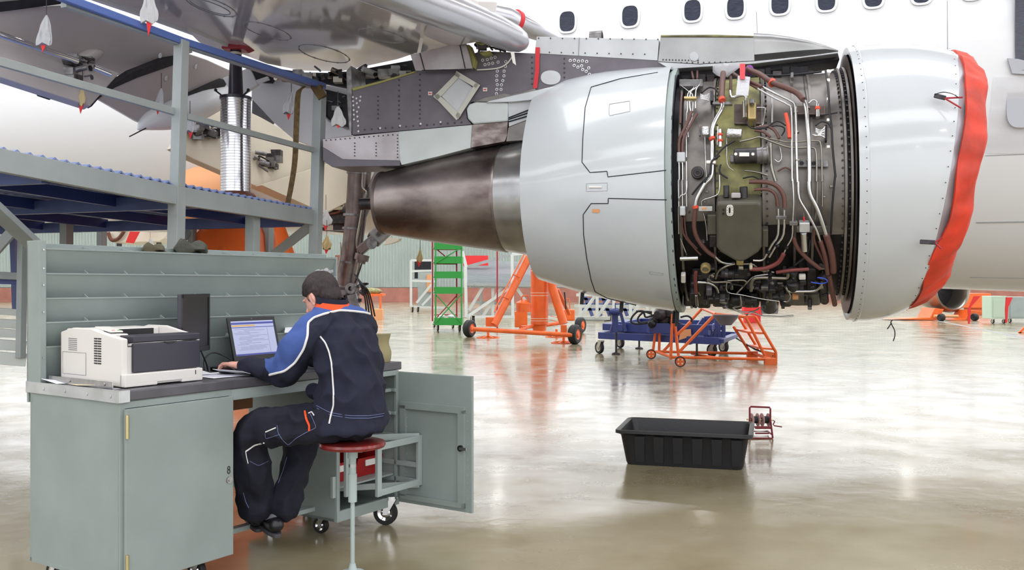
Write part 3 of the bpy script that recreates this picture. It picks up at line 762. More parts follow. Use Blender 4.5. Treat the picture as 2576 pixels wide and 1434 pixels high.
# ---- fan case in the opened bay
R0 = .86
LO0, LO1 = -ysign * 0.12, 0
def ring_seg(s0, s1, R, a0, a1, mt, name, par, lip=True):
    a0, a1 = sorted((a0 * ysign, a1 * ysign))
    prof = [(s0, R - .02), (s0, R), (s1, R), (s1, R - .02)]
    b = nlathe(prof, n=60, a0=a0, a1=a1); return b.build(name, mt, par)
b = nlathe([(-1.36, .3), (-1.33, R0 - .02), (-1.0, R0 - .03), (-.05, R0 - .02), (.0, .3)]); fan = b.build('fan_case', 'fan_dark', AIR)
up0, up1 = -.1, 2.6
ring_seg(-1.2, -.99, R0, -.35, 2.2, 'fan_metal', 'case_panel', fan)
z_ = ring_seg(-.97, -.66, R0 + .004, -.15, 2.6, 'zinc_yellow', 'case_panel', fan); z_['label'] = 'yellow-green primed casing band'
ring_seg(-.64, -.44, R0, -.4, 2.6, 'fan_metal', 'case_panel', fan)
ring_seg(-.43, -.32, R0 - .008, -.4, 2.6, 'fan_metal', 'case_panel', fan)
ring_seg(-.31, -.11, R0, -.5, 2.6, 'fan_metal', 'case_panel', fan)
for s_, r_ in ((-.645, .03), (-.435, .015), (-.315, .012), (-.1, .03), (-.985, .02), (-1.22, .03), (-.06, .035)):
    b = nlathe([(s_ - .008, R0 - .02), (s_ - .008, R0 + r_), (s_ + .008, R0 + r_), (s_ + .008, R0 - .02)], a0=-1.5, a1=2.8) if ysign > 0 else nlathe([(s_ - .008, R0 - .02), (s_ - .008, R0 + r_), (s_ + .008, R0 + r_), (s_ + .008, R0 - .02)], a0=-2.8, a1=1.5)
    b.build('case_rib', 'fan_metal', fan)
b = nlathe([(-.045, R0 - .04), (-.04, .985)], n=96); b.build('front_bulkhead', 'gear_metal', fan)
b = nlathe([(-1.27, R0 - .04), (-1.275, .93)], n=96); b.build('rear_bulkhead', 'fan_dark', fan)
b = MB()
for s_ in (-.075, -.12, -.62, -.96):
    for k in range(60):
        a = (-1.3 + 3.6 * k / 59) * ysign; d = XR * math.cos(a) + AX.cross(XR) * math.sin(a); p = E0 + AX * s_ + d * R0; b.cyl(p, p + d * .014, .007, n=6)
b.build('case_bolt', 'rivet_dark', fan)
c1 = lambda x, y: (1640 + x * .2510, 100 + y * .2510)
c2 = lambda x, y: (1640 + x * .2650, 440 + y * .2650)
def pipe(seq, r, mt, name='pipe', off=.05, n=3, cm=None):
    P = [cyl_hit(x, y, R0 + off + (r)) for x, y in [(cm(*p) if cm else p) for p in seq]]
    b = MB(); b.tube(cat(P, n), r, 12); return b.build(name, mt, fan)
PX = .251 / 372    # crop pixel to metres on the barrel
def p1(seq, rp, mt, name='pipe', off=.05): return pipe(seq, rp * PX, mt, name, off, cm=c1)
def p2(seq, rp, mt, name='pipe', off=.05): return pipe(seq, rp * PX * 1.05, mt, name, off, cm=c2)
J = lambda s1, s2: [c1(*p) for p in s1] + [c2(*p) for p in s2]
pj = lambda s1, s2, rp, mt, name='pipe', off=.05: pipe(J(s1, s2), rp * PX, mt, name, off)
S_, B_, K_ = 'pipe_silver', 'hose_brown', 'cable_black'
p1([(715, 330), (705, 450), (700, 590)], 31, B_, 'hose', .09)
pj([(700, 590), (705, 680), (640, 800), (605, 900), (602, 1100), (605, 1250), (590, 1380)], [(500, 90), (430, 220), (412, 300)], 23, S_, 'pipe', .08)
p2([(412, 320), (400, 480), (430, 600), (520, 720), (600, 775)], 22, B_, 'hose', .09)
p2([(600, 775), (650, 820), (720, 842), (790, 838)], 17, S_)
p1([(960, 300), (1080, 345), (1200, 425), (1350, 485), (1450, 530), (1515, 600)], 30, B_, 'hose', .12)
pj([(1515, 600), (1545, 680), (1560, 850), (1575, 1100), (1578, 1400)], [(1490, 60), (1500, 180), (1560, 300), (1610, 430), (1655, 570)], 22, S_, 'pipe', .1)
p2([(1655, 570), (1700, 720), (1720, 850), (1722, 920)], 32, B_, 'hose', .1)
p1([(820, 340), (900, 390), (1000, 425), (1100, 470)], 18, B_, 'hose', .12)
pj([(1100, 470), (1250, 545), (1410, 625), (1440, 700), (1446, 1000), (1458, 1400)], [(1388, 60), (1397, 220), (1470, 350), (1560, 520), (1600, 630)], 13, S_, 'pipe', .11)
p2([(1600, 630), (1645, 780), (1668, 940)], 22, B_, 'hose', .11)
p1([(940, 420), (1060, 490)], 14, B_, 'hose', .11)
pj([(1060, 490), (1220, 580), (1370, 655), (1398, 720), (1402, 1100), (1405, 1400)], [(1335, 40), (1345, 260), (1335, 450), (1330, 590), (1280, 680), (1255, 740)], 9, S_, 'pipe', .12)
p2([(1250, 750), (1200, 830), (1100, 880), (1000, 895), (930, 892)], 22, 'hose_red', 'hose', .13)
p1([(415, 390), (420, 480), (358, 545), (355, 700), (345, 800), (345, 1180)], 7, S_); p1([(455, 390), (440, 480), (385, 530), (380, 680), (405, 780), (360, 880), (365, 980)], 8, S_)
p1([(490, 400), (485, 440), (440, 510), (437, 690)], 7, S_); p1([(290, 460), (370, 520), (410, 570), (405, 800)], 6, S_)
p1([(400, 320), (415, 390)], 12, B_, 'hose'); p1([(455, 315), (455, 390)], 12, B_, 'hose'); p1([(300, 540), (290, 640), (285, 840)], 12, B_, 'hose')
p1([(400, 720), (330, 880), (275, 1000), (270, 1130)], 16, B_, 'hose'); p1([(450, 740), (360, 900), (310, 1010), (305, 1130)], 14, B_, 'hose')
for x in (270, 305, 345): pj([(x, 1220), (x + 3, 1400)], [(x - 20, 60), (x - 15, 300)], 8, S_)
p1([(790, 370), (790, 520)], 16, B_, 'hose'); p1([(785, 515), (800, 575), (880, 560), (930, 560), (945, 600), (930, 720)], 15, S_, 'pipe', .08)
p1([(880, 1020), (980, 1000), (1080, 975), (1200, 1020), (1390, 1080), (1590, 1080), (1645, 1130), (1650, 1420)], 11, 'pipe_dull', 'pipe', .07)
p1([(1140, 985), (1240, 1000), (1380, 1028), (1640, 1012), (1695, 1070), (1705, 1420)], 9, 'pipe_dull', 'pipe', .07)
p2([(1570, 0), (1565, 280), (1550, 420)], 9, 'pipe_dull'); p2([(1622, 0), (1618, 300)], 9, 'pipe_dull')
p1([(1030, 885), (1150, 868), (1230, 910), (1275, 990)], 15, B_, 'hose', .09); p1([(1030, 910), (1120, 925), (1185, 975)], 13, B_, 'hose', .09)
p1([(955, 820), (990, 880), (1120, 890), (1250, 815), (1340, 860)], 8, K_, 'cable', .1); p1([(1015, 820), (1060, 885), (1250, 860), (1330, 890), (1300, 960)], 8, K_, 'cable', .1)
p1([(1340, 740), (1365, 860), (1378, 985)], 20, 'clamp_red', 'strut', .12)
p1([(1740, 310), (1768, 500), (1778, 700), (1800, 880), (1812, 1100), (1840, 1380)], 11, K_, 'cable', .09)
p1([(1640, 860), (1700, 820), (1770, 840), (1800, 900)], 9, K_, 'cable', .09); p1([(1670, 760), (1860, 730)], 8, K_, 'cable', .09); p1([(1570, 640), (1610, 605), (1650, 620), (1660, 670)], 8, S_)
p1([(1205, 560), (1205, 850)], 9, S_, 'pipe', .03); p1([(1050, 680), (1110, 680), (1135, 700), (1110, 850), (1080, 860)], 7, S_)
p1([(1190, 1040), (1195, 1250), (1240, 1420)], 17, 'pipe_dull', 'pipe', .07); p1([(1270, 1000), (1300, 1170), (1270, 1225), (1230, 1200)], 7, S_)
p1([(530, 960), (540, 1250), (545, 1390)], 6, S_); p1([(660, 870), (655, 1060)], 7, S_); p1([(750, 980), (755, 1240), (820, 1310)], 6, S_)
p1([(680, 1160), (600, 1220), (585, 1330), (520, 1430)], 12, K_, 'cable', .12); p1([(830, 1010), (720, 1080), (640, 1170)], 10, K_, 'cable', .12); p1([(690, 1250), (680, 1330), (760, 1390)], 9, K_, 'cable', .1)
p1([(930, 1310), (1050, 1325), (1160, 1360)], 11, 'pipe_dull'); p1([(910, 1390), (1010, 1370), (1080, 1400), (1110, 1380)], 8, K_, 'cable'); p1([(1260, 1320), (1340, 1280), (1420, 1330)], 9, B_, 'hose')
p1([(500, 530), (570, 480), (640, 495), (680, 560)], 9, K_, 'cable'); p1([(1050, 350), (1250, 360), (1480, 345), (1700, 320)], 11, K_, 'cable', .06); p1([(1520, 360), (1530, 480), (1550, 600)], 6, K_, 'cable')
p2([(920, 65), (1080, 68), (1190, 110), (1250, 200), (1258, 310)], 21, B_, 'hose', .12); p2([(970, 140), (1100, 138), (1175, 190), (1195, 300)], 16, B_, 'hose', .12)
p2([(1197, 320), (1197, 560), (1140, 660), (1095, 740), (1050, 808), (960, 810)], 13, S_, 'pipe', .12); p2([(1255, 330), (1250, 560), (1180, 670), (1115, 780)], 12, S_, 'pipe', .12)
p2([(285, 400), (300, 560), (400, 690), (465, 760)], 10, B_, 'hose'); p2([(310, 400), (330, 580), (430, 700)], 9, B_, 'hose'); p2([(270, 600), (330, 760)], 7, S_)
p2([(490, 365), (515, 480), (525, 620)], 9, S_, 'cable'); p2([(640, 0), (640, 150), (600, 200), (480, 240), (475, 290)], 7, S_); p2([(330, 0), (325, 170), (255, 230), (255, 560)], 7, S_)
p2([(435, 1018), (540, 1025), (610, 1065), (628, 1115)], 15, S_, 'pipe', .09); p2([(605, 985), (635, 910), (720, 862), (790, 845)], 12, 'pipe_dull', 'pipe', .09)
p2([(870, 845), (960, 850), (1030, 905), (1160, 925)], 11, 'pipe_dull', 'pipe', .09); p2([(1180, 925), (1320, 905), (1490, 895)], 18, 'hose_red', 'hose', .12)
p2([(595, 935), (550, 950), (545, 985), (580, 1018), (740, 1020), (765, 1085)], 10, 'pipe_dull', 'pipe', .1); p2([(805, 1125), (940, 985), (1010, 955), (1110, 942)], 9, S_, 'pipe', .11)
p2([(942, 1100), (950, 1010), (1010, 975), (1220, 980), (1285, 975), (1290, 930)], 17, 'pipe_dull', 'pipe', .12); p2([(1270, 1060), (1300, 1105), (1400, 1105), (1540, 1100), (1600, 1060), (1612, 1020)], 14, S_, 'pipe', .12)
p2([(1510, 1018), (1600, 1032), (1665, 1015), (1640, 985), (1570, 975)], 6, 'cable_blue', 'cable', .14); p2([(418, 920), (412, 1000), (420, 1120)], 17, 'hose_red', 'hose', .12)
p2([(1345, 590), (1375, 680), (1460, 780), (1530, 840), (1600, 890)], 22, B_, 'hose', .1); p2([(1680, 950), (1705, 1080), (1735, 1230)], 26, B_, 'hose', .1); p2([(1545, 520), (1540, 620), (1600, 760), (1660, 880)], 13, B_, 'hose', .09)
p2([(715, 1005), (870, 1000), (900, 1030)], 8, 'pipe_dull', 'pipe', .13); p2([(715, 1005), (715, 1110), (860, 1140), (1050, 1178), (1210, 1200)], 6, S_, 'pipe', .14); p2([(840, 1150), (845, 1240), (770, 1260), (860, 1300), (960, 1295), (1015, 1270)], 8, S_, 'pipe', .14)
p2([(680, 1260), (800, 1290), (900, 1330), (960, 1305), (1040, 1335), (1230, 1345), (1345, 1335)], 8, S_, 'pipe', .12); p2([(1280, 1080), (1315, 1150), (1290, 1200), (1250, 1200)], 7, S_, 'pipe', .13)
p2([(1180, 620), (1190, 800), (1210, 880)], 8, K_, 'cable'); p2([(1500, 620), (1470, 760), (1350, 860)], 12, K_, 'cable', .1); p2([(1740, 0), (1720, 200), (1705, 420), (1700, 560)], 10, K_, 'cable', .09)
p2([(380, 190), (450, 100), (530, 20)], 9, K_, 'cable'); p2([(680, 1100), (760, 1040), (880, 1060)], 9, K_, 'cable', .12); p2([(1180, 300), (1180, 200)], 8, S_)
# ties
for x, y, k in ((702, 600, 36), (603, 990, 32), (1205, 430, 42)): p1([(x - 4, y - 12), (x + 4, y + 12)], k * 1.02, 'clamp_red', 'clamp', .085 if x != 1205 else .105)
p2([(410, 292), (414, 318)], 30, 'clamp_red', 'clamp', .085); p1([(975, 290), (985, 320)], 44, 'purple', 'clamp', .1)
for x, y in ((1440, 730), (1560, 690), (1460, 1210), (1570, 1210), (1450, 930)): p1([(x, y - 6), (x + 1, y + 6)], 26, 'pipe_dull', 'clamp', .09)
for x, y in ((1190, 670), (1275, 690), (1100, 730), (1120, 935), (1120, 975)): p2([(x - 5, y - 9), (x + 5, y + 9)], 21, K_, 'clamp', .12)
def puck(x, y, rp, cm, mt, name, off=.06, h=.03, inner=0):
    c = cyl_hit(*cm(x, y), R0 + off); l = MAI @ c; nrm = (MA.to_3x3() @ V(0, l.y, l.z)).normalized(); r = rp * PX
    b = MB(); b.lathe([(0, inner * r), (0, r), (h * .8, r), (h, r * .9), (h, inner * r)] + ([(0, inner * r)] if inner else []), c, nrm, 28); return b.build(name, mt, fan)
# boxes and bodies bolted to the case
def block(x0, y0, x1, y1, cm, mt, name, off=.06, dep=.08, bev=.008):
    P = [cyl_hit(*cm(*p), R0 + off) for p in ((x0, y0), (x1, y0), (x1, y1), (x0, y1))]
    c = sum(P, V(0, 0, 0)) / 4; l = MAI @ c; nrm = (MA.to_3x3() @ V(0, l.y, l.z)).normalized()
    b = MB(); b.prism([p + nrm * .0 for p in P], -nrm * dep); return b.build(name, mt, fan, bev)
def barrel(p0, p1_, rp, cm, mt, name, off=.07, ringed=0):
    a, c = [cyl_hit(*cm(*p), R0 + off) for p in (p0, p1_)]; r = rp * PX; ax = (c - a); L_ = ax.length
    prof = [(0, 0), (0, r * .8), (r * .15, r), (L_ - r * .15, r), (L_, r * .8), (L_, 0)]
    if ringed: prof = [(0, 0), (0, r * .8), (L_ * .1, r), (L_ * .45, r), (L_ * .46, r * 1.12), (L_ * .52, r * 1.12), (L_ * .53, r * .95), (L_ * .8, r * .95), (L_ * .82, r * 1.1), (L_ * .9, r * 1.1), (L_, r * .6), (L_, 0)]
    b = MB(); b.lathe(prof, a, ax, 28); return b.build(name, mt, fan)
block(270, 392, 512, 455, c1, 'mech_grey', 'bracket', .06, .03); block(320, 566, 445, 588, c1, 'gold_block', 'bracket', .07, .02, .003); block(606, 618, 805, 645, c1, 'mech_grey', 'bracket', .05, .02, .003)
block(248, 1122, 332, 1222, c1, 'pylon_light', 'sensor_box', .07, .05); block(1440, 1205, 1770, 1275, c1, 'mech_grey', 'bracket', .05, .01, .003)
for x in (1500, 1620): puck(x, 1240, 22, c1, 'fan_dark', 'bracket_hole', .05, .004); puck(x, 1240, 26, c1, 'mech_grey', 'bracket_hole', .05, .006, .8)
block(1450, 655, 1740, 745, c1, 'gear_metal', 'bracket', .04, .02); block(825, 640, 1125, 840, c1, 'gear_metal', 'mounting_plate', .03, .02)
block(960, 620, 1045, 790, c1, 'gold_block', 'valve_block', .11, .09, .012); barrel((930, 620), (932, 790), 26, c1, 'pipe_dull', 'valve_barrel', .09); barrel((1000, 600), (1003, 650), 26, c1, 'mech_grey', 'valve_cap', .13)
barrel((750, 940), (905, 945), 52, c1, 'foil', 'wrapped_valve', .09); block(500, 860, 575, 950, c1, 'foil', 'wrapped_sensor', .09, .06, .014); barrel((820, 1170), (1075, 1160), 82, c1, 'gearbox', 'starter_unit', .1); barrel((1040, 1165), (1180, 1150), 88, c1, 'mech_grey', 'starter_gear', .1, 1)
block(875, 1130, 975, 1168, c1, 'label_white', 'data_plate', .165, .004, .001); block(780, 1150, 830, 1230, c1, 'mech_grey', 'bracket', .1, .05)
for x in (840, 1012): puck(x, 1150, 16, c1, 'label_white', 'plate_dot', .15, .012)
puck(460, 1338, 66, c1, 'gearbox', 'check_valve', .05, .04, .4); puck(460, 1338, 42, c1, 'mech_dark', 'valve_bore', .08, .02, .5)
for i in range(8): p1([(1735, 870 + i * 16), (1690, 900 + i * 8), (1640, 880 + i * 6)] if i % 2 else [(1735, 870 + i * 16), (1660, 960), (1610, 950)], 6, 'pipe_silver', 'connector_lead', .09)
block(1735, 850, 1756, 1010, c1, 'fan_dark', 'connector_block', .08, .04, .003)
for i in range(6): p1([(575, 540 + i * 14), (530, 560 + i * 8), (485, 545 + i * 10)], 5, 'pipe_silver', 'connector_lead', .07)
block(585, 510, 615, 610, c1, 'fan_dark', 'connector_block', .06, .04, .003); block(470, 850, 490, 960, c1, 'mech_grey', 'bracket', .05, .02)
barrel((1662, 650), (1664, 780), 22, c1, 'pipe_silver', 'sensor_plug', .1); barrel((1660, 675), (1661, 705), 27, c1, 'clamp_red', 'sensor_ring', .1)
barrel((682, 900), (686, 1080), 20, c1, 'pipe_silver', 'sensor_plug', .09); barrel((684, 940), (684, 965), 26, c1, 'clamp_red', 'sensor_ring', .09); barrel((686, 1000), (686, 1025), 26, c1, 'clamp_red', 'sensor_ring', .09)
block(545, 1208, 640, 1240, c1, 'label_white', 'clip', .13, .03, .004); block(1210, 310, 1300, 345, c1, 'mech_dark', 'bracket', .07, .03); block(1390, 325, 1420, 375, c1, 'mech_grey', 'clip', .08, .03, .004)
for y in (310, 400, 590, 800, 1070): block(1752, y - 14, 1785, y + 14, c1, 'label_white', 'clip', .1, .03, .004)
block(850, 360, 870, 380, c1, 'mech_grey', 'clip', .05, .02, .003)
# top dark cavity clutter
random.seed(21)
for i in range(16):
    x, y = 300 + i * 84, 345 - i * 7 + random.random() * 70
    block(x, y, x + 40 + random.random() * 50, y + 20 + random.random() * 40, c1, random.choice(('mech_dark', 'gap_dark', 'fan_dark')), 'fitting', .0, .05)
# oil tank
poly = [(612, 262), (640, 240), (1015, 232), (1045, 262), (1043, 690), (1010, 735), (900, 800), (850, 822), (795, 812), (650, 735), (612, 690)]
P = [cyl_hit(*c2(*p), R0 + .17) for p in poly]; cen = sum(P, V(0, 0, 0)) / len(P)
nr = (MA.to_3x3() @ V(0, (MAI @ cen).y, (MAI @ cen).z)).normalized()
def flat(p): return p - nr * (p - cen).dot(nr)
P = [flat(p) for p in P]; Pin = [cen + (p - cen) * .95 + nr * .025 for p in P]; Pb = [p - nr * .14 for p in P]
b = MB(); b.loft([Pb, P, Pin], caps=True, smooth=False); tank = b.build('oil_tank', 'tank_olive', fan, .014)
def tk(x, y, o=0.0):
    p = on_plane(*c2(x, y), cen + nr * (.026 + o), nr); return p
b = MB(); b.prism([tk(740 + x, 335 + y) for x, y in superell(34, 52, 24)], nr * .01); b.build('sight_plate', 'label_white', tank, .002)
b = MB(); b.prism([tk(738 + x, 335 + y, .01) for x, y in superell(8, 28, 16)], nr * .004); b.build('sight_glass', 'fan_dark', tank)
b = MB()
for k in range(10):
    x, y = 740 + 27 * math.cos(k * PI / 5), 335 + 43 * math.sin(k * PI / 5); p = tk(x, y, .01); b.cyl(p, p + nr * .003, .0025, n=6)
for x, y in ((678, 330), (678, 368)): p = tk(x, y, 0); b.cyl(p, p + nr * .006, .008, n=12)
b.build('sight_screw', 'mech_dark', tank)
block(525, 380, 615, 570, c2, 'tank_olive', 'tank_side', .1, .1); block(545, 575, 615, 690, c2, 'mech_dark', 'tank_mount', .1, .08); block(1045, 520, 1105, 690, c2, 'tank_olive', 'tank_mount', .12, .08)
block(752, 170, 842, 222, c2, 'pylon_warm', 'filler_cap', .18, .06); barrel((870, 110), (872, 225), 40, c2, 'gearbox', 'sensor_body', .12); barrel((705, 100), (707, 215), 30, c2, 'gearbox', 'sensor_body', .12)
block(800, 815, 870, 862, c2, 'gold_block', 'drain_fitting', .14, .06); block(820, 872, 870, 905, c2, 'pipe_silver', 'hex_fitting', .14, .05)
block(1397, 455, 1500, 548, c2, 'edge_metal', 'filter_head', .13, .07); barrel((1440, 550), (1450, 725), 32, c2, 'pipe_silver', 'filter_canister', .13); block(1370, 490, 1665, 550, c2, 'mech_grey', 'bracket', .07, .02, .004)
p2([(1440, 360), (1443, 400)], 4, S_); p2([(1443, 400), (1443, 440)], 9, 'tape_red', 'filter_plug', .13)
block(1175, 392, 1278, 425, c2, 'mech_grey', 'clip', .15, .04, .004); block(1305, 445, 1385, 482, c2, 'mech_grey', 'clip', .15, .04, .004); block(262, 300, 318, 388, c2, 'pylon_light', 'sensor_box', .07, .05)
block(440, 300, 575, 345, c2, 'edge_metal', 'sensor_bracket', .1, .02, .003); block(475, 305, 515, 330, c2, 'orange_pale', 'sensor_label', .105, .01, .002); block(925, 868, 955, 915, c2, 'paper_yellow', 'hose_band', .16, .05, .01)
barrel((510, 870), (514, 960), 52, c2, 'gearbox', 'gauge_body', .08); puck(510, 868, 54, c2, 'gold_block', 'gauge_ring', .1, .04, .62); puck(510, 868, 34, c2, 'pipe_dull', 'gauge_face', .1, .03)
barrel((265, 795), (440, 790), 24, c2, 'pipe_silver', 'actuator', .1); block(275, 955, 320, 1030, c2, 'label_white', 'spool_fitting', .08, .04)
# accessory gearbox along the bottom
G = lambda *a, **k: block(*a, **k)
block(360, 1040, 640, 1235, c2, 'gearbox', 'gearbox_section', .06, .35, .02); block(515, 1090, 570, 1150, c2, 'pylon_dark', 'gearbox_pad', .12, .06); block(530, 1180, 720, 1230, c2, 'gearbox', 'gearbox_section', .12, .3)
barrel((740, 1180), (1000, 1190), 75, c2, 'gearbox', 'gearbox_section', .04, 1); block(810, 895, 920, 985, c2, 'gearbox', 'pump_body', .1, .1); barrel((650, 930), (790, 940), 55, c2, 'gearbox', 'pump_body', .06, 1)
barrel((1110, 1000), (1116, 1255), 92, c2, 'gearbox', 'generator_body', .04); block(1030, 1180, 1205, 1325, c2, 'mech_grey', 'generator_body', .0, .3, .02); block(1035, 1070, 1105, 1100, c2, 'mech_grey', 'generator_plate', .14, .02, .004); block(1250, 1130, 1600, 1245, c2, 'gearbox', 'gearbox_section', .05, .35, .02)
barrel((1340, 1000), (1335, 1080), 75, c2, 'gearbox', 'pump_body', .09); barrel((1340, 900), (1338, 1000), 60, c2, 'gearbox', 'pump_body', .08); block(1470, 900, 1560, 1090, c2, 'mech_dark', 'pump_body', .07, .1)
block(1335, 1168, 1390, 1185, c2, 'orange_pale', 'yellow_label', .13, .08, .001); block(380, 960, 500, 1000, c2, 'gearbox', 'fitting', .06, .08); block(360, 1130, 440, 1240, c2, 'mech_dark', 'fitting', .1, .1); barrel((640, 1060), (700, 1065), 45, c2, 'gearbox', 'fitting', .08)
barrel((420, 1140), (430, 1240), 15, c2, 'pipe_dull', 'fitting', .14); barrel((900, 1030), (990, 1035), 60, c2, 'gearbox', 'pump_body', .06, 1); barrel((1620, 960), (1640, 1200), 45, c2, 'mech_dark', 'fitting', .05); block(1395, 960, 1460, 1000, c2, 'label_white', 'spool_fitting', .13, .03)
block(590, 960, 700, 1060, c2, 'mech_dark', 'pump_body', .05, .1)
block(370, 1000, 1660, 1215, c2, 'fan_dark', 'gearbox_casing', .0, .35, .03)
for x0_, x1_, yb in ((300, 420, 1255), (430, 560, 1275), (575, 700, 1262), (705, 860, 1285), (870, 1020, 1270), (1215, 1330, 1262), (1340, 1500, 1250), (1510, 1640, 1225)): block(x0_, 1150, x1_, yb, c2, 'gearbox' if (x0_ // 10) % 2 else 'mech_dark', 'gearbox_section', .01, .28, .02)
random.seed(5)
for i in range(60):
    x, y = random.uniform(350, 1620), random.uniform(880, 1262)
    if random.random() < .5: barrel((x, y), (x + random.uniform(12, 55), y + random.uniform(-30, 30)), random.uniform(8, 24), c2, random.choice(('mech_dark', 'pipe_dull', 'gearbox', 'mech_grey')), 'fitting', .08 + random.random() * .05)
    else: block(x, y, x + random.uniform(20, 70), y + random.uniform(14, 45), c2, random.choice(('mech_dark', 'gearbox', 'gearbox', 'mech_grey')), 'fitting', .09 + random.random() * .05, .06, .006)
for i in range(26):
    x, y = random.uniform(270, 1700), random.uniform(60, 1250)
    if 560 < x < 1080 and 200 < y < 860: continue
    block(x, y, x + random.uniform(12, 40), y + random.uniform(10, 30), c2, random.choice(('mech_dark', 'mech_grey', 'pipe_dull')), 'fitting', .04 + random.random() * .05, .04, .004)
# ================================================================ wing, pylon, gear (children of the airliner)
UPZ = V(0, 0, 1)
WP, WN = plane3(W(1330, 130, 7.4), W(595, 115, 8.8), W(900, -50, 6.0))
if WN.z < 0: WN = -WN
wp = lambda x, y, dz=0: on_plane(x, y, WP + WN * dz, WN)
def slab(pix, hit, vec, mt, name, par, bev=0):
    b = MB(); b.prism([hit(*p) for p in pix], vec); return b.build(name, mt, par, bev)
wing = slab([(905, -30), (1000, 25), (1100, 65), (1190, 98), (1240, 100), (1180, 110), (1045, 135), (1000, 150), (860, 180), (760, 178), (670, 160), (560, 118), (500, 85), (370, 40), (225, 0), (60, -60), (900, -110)], wp, WN * .3, 'wing_under', 'wing', AIR, .01)
wing['label'] = 'glossy pale underside of the wing'
def wring(cx, cy, rx, ry, rot, r=.004, dots=0, mt='seam_grey'):
    P = []
    for k in range(41):
        a = 2 * PI * k / 40; x, y = rx * math.cos(a), ry * math.sin(a); c, s_ = math.cos(rot), math.sin(rot)
        P.append(wp(cx + x * c - y * s_, cy + x * s_ + y * c, -.001))
    b = MB(); b.tube(P, r, 6)
    for k in range(0, 40, 3) if dots else []:
        b.ell(P[k], .009, n=6, m=4)
    return b.build('access_ring', mt, wing)
wring(530, 15, 68, 17, .33, dots=1); wring(528, 17, 54, 11, .33); wring(672, 78, 62, 15, .3, dots=1); wring(815, 135, 66, 17, .25, dots=1); wring(190, -20, 40, 10, .3); wring(960, 90, 60, 14, .2, dots=1)
slab([(225, -8), (560, 112), (556, 122), (500, 95), (370, 48), (215, -4)], lambda x, y: wp(x, y, -.02), WN * .06, 'wing_pale', 'spar_highlight', wing)  # pale slabs stand in for the bright highlight along the rear spar
slab([(470, 75), (560, 112), (600, 130), (590, 145), (560, 140), (500, 105)], lambda x, y: wp(x, y, -.03), WN * .05, 'wing_pale', 'spar_highlight', wing)
# flaps and fixed trailing panels
def pl(a, b_, c):
    P, N = plane3(W(*a), W(*b_), W(*c)); N = N if N.z > 0 else -N
    return (lambda x, y, d=0: on_plane(x, y, P + N * d, N)), N
fu, nu = pl((150, 15, 7.6), (560, 140, 9.2), (0, 90, 7.4))
slab([(-60, 30), (30, 22), (150, 14), (300, 50), (470, 110), (485, 132), (440, 147), (330, 182), (285, 192), (200, 152), (-60, 66)], fu, nu * .15, 'wing_taupe', 'fixed_panel', wing)
slab([(-60, 10), (165, -10), (155, 10), (-60, 38)], lambda x, y: fu(x, y, -.03), nu * .05, 'gap_dark', 'hinge_gap', wing)
fl, nl = pl((0, 95, 7.4), (280, 192, 8.3), (207, 277, 7.9))
b = MB(); b.tube([W(-60, 68, 6.95), W(193, 154, 7.8)], .03, 12); b.tube([W(236, 170, 7.9), W(278, 187, 8.0)], .028, 12); b.build('flap_track_tube', 'chrome', wing)
f1 = slab([(-60, 84), (195, 160), (285, 194), (210, 277), (-60, 191)], fl, nl * .09, 'wing_taupe', 'flap', wing, .008)
slab([(272, 196), (284, 202), (222, 273), (212, 268)], lambda x, y: fl(x, y, -.02), nl * .05, 'mech_dark', 'flap_edge', f1)
b = MB()
for a, c in (((150, 168), (94, 240)), ((192, 178), (124, 250)), ((94, 240), (124, 250))): b.tube([fl(*a, -.004), fl(*c, -.004)], .006, 6)
b.build('fairing_seam', 'seam_dark', f1)
def canoe(cl, rs, mt, name, par, flat_=1): 
    b = MB(); b.tube(cat([W(*p) for p in cl], 5), [rs[min(int(i / 5), len(rs) - 2)] * (1 - (i % 5) / 5) + rs[min(int(i / 5) + 1, len(rs) - 1)] * ((i % 5) / 5) for i in range((len(cl) - 1) * 5 + 1)], 20, flat=flat_); return b.build(name, mt, par)
canoe([(195, 158, 7.95), (225, 140, 8.1), (270, 118, 8.3), (322, 96, 8.5)], [.05, .06, .05, .004], 'wing_taupe', 'flap_fairing', wing)
def clutter(hitf, x0, y0, x1, y1, n, par, name, mats, s=(.02, .07), seed=1):
    random.seed(seed)
    for i in range(n):
        x, y = random.uniform(x0, x1), random.uniform(y0, y1); p = hitf(x, y); r = random.uniform(*s); b = MB()
        if i % 3 == 0: b.box(p.x - r, p.x + r, p.y - r, p.y + r, p.z - r * .6, p.z + r * .6)
        elif i % 3 == 1: b.cyl(p, p + V(random.uniform(-1, 1), random.uniform(-1, 1), random.uniform(-.4, .4)) * r * 2.2, r * .45, n=12)
        else: b.tube(cat([p, p + V(random.uniform(-2, 2) * r, 0, random.uniform(-1, 1) * r), p + V(random.uniform(-3, 3) * r, r, random.uniform(-1.5, 1.5) * r)], 4), r * .22, 8)
        b.build(name, random.choice(mats), par)
clutter(lambda x, y: W(x, y, fl(x, y).y - .12), 172, 140, 236, 196, 20, wing, 'actuator_fitting', ('mech_grey', 'mech_dark', 'gear_grey'), (.03, .06), 4)
f2h, n2 = pl((440, 148, 8.8), (560, 190, 9.6), (355, 310, 8.7))
f2 = slab([(248, 250), (290, 215), (345, 192), (440, 156), (475, 135), (520, 150), (640, 205), (575, 215), (530, 235), (470, 270), (430, 305), (355, 312)], f2h, n2 * .09, 'wing_taupe', 'flap', wing, .008)
slab([(246, 248), (270, 222), (330, 183), (440, 140), (442, 162), (345, 196), (290, 220)], lambda x, y: f2h(x, y, -.01), n2 * .06, 'gap_dark', 'hinge_gap', f2)
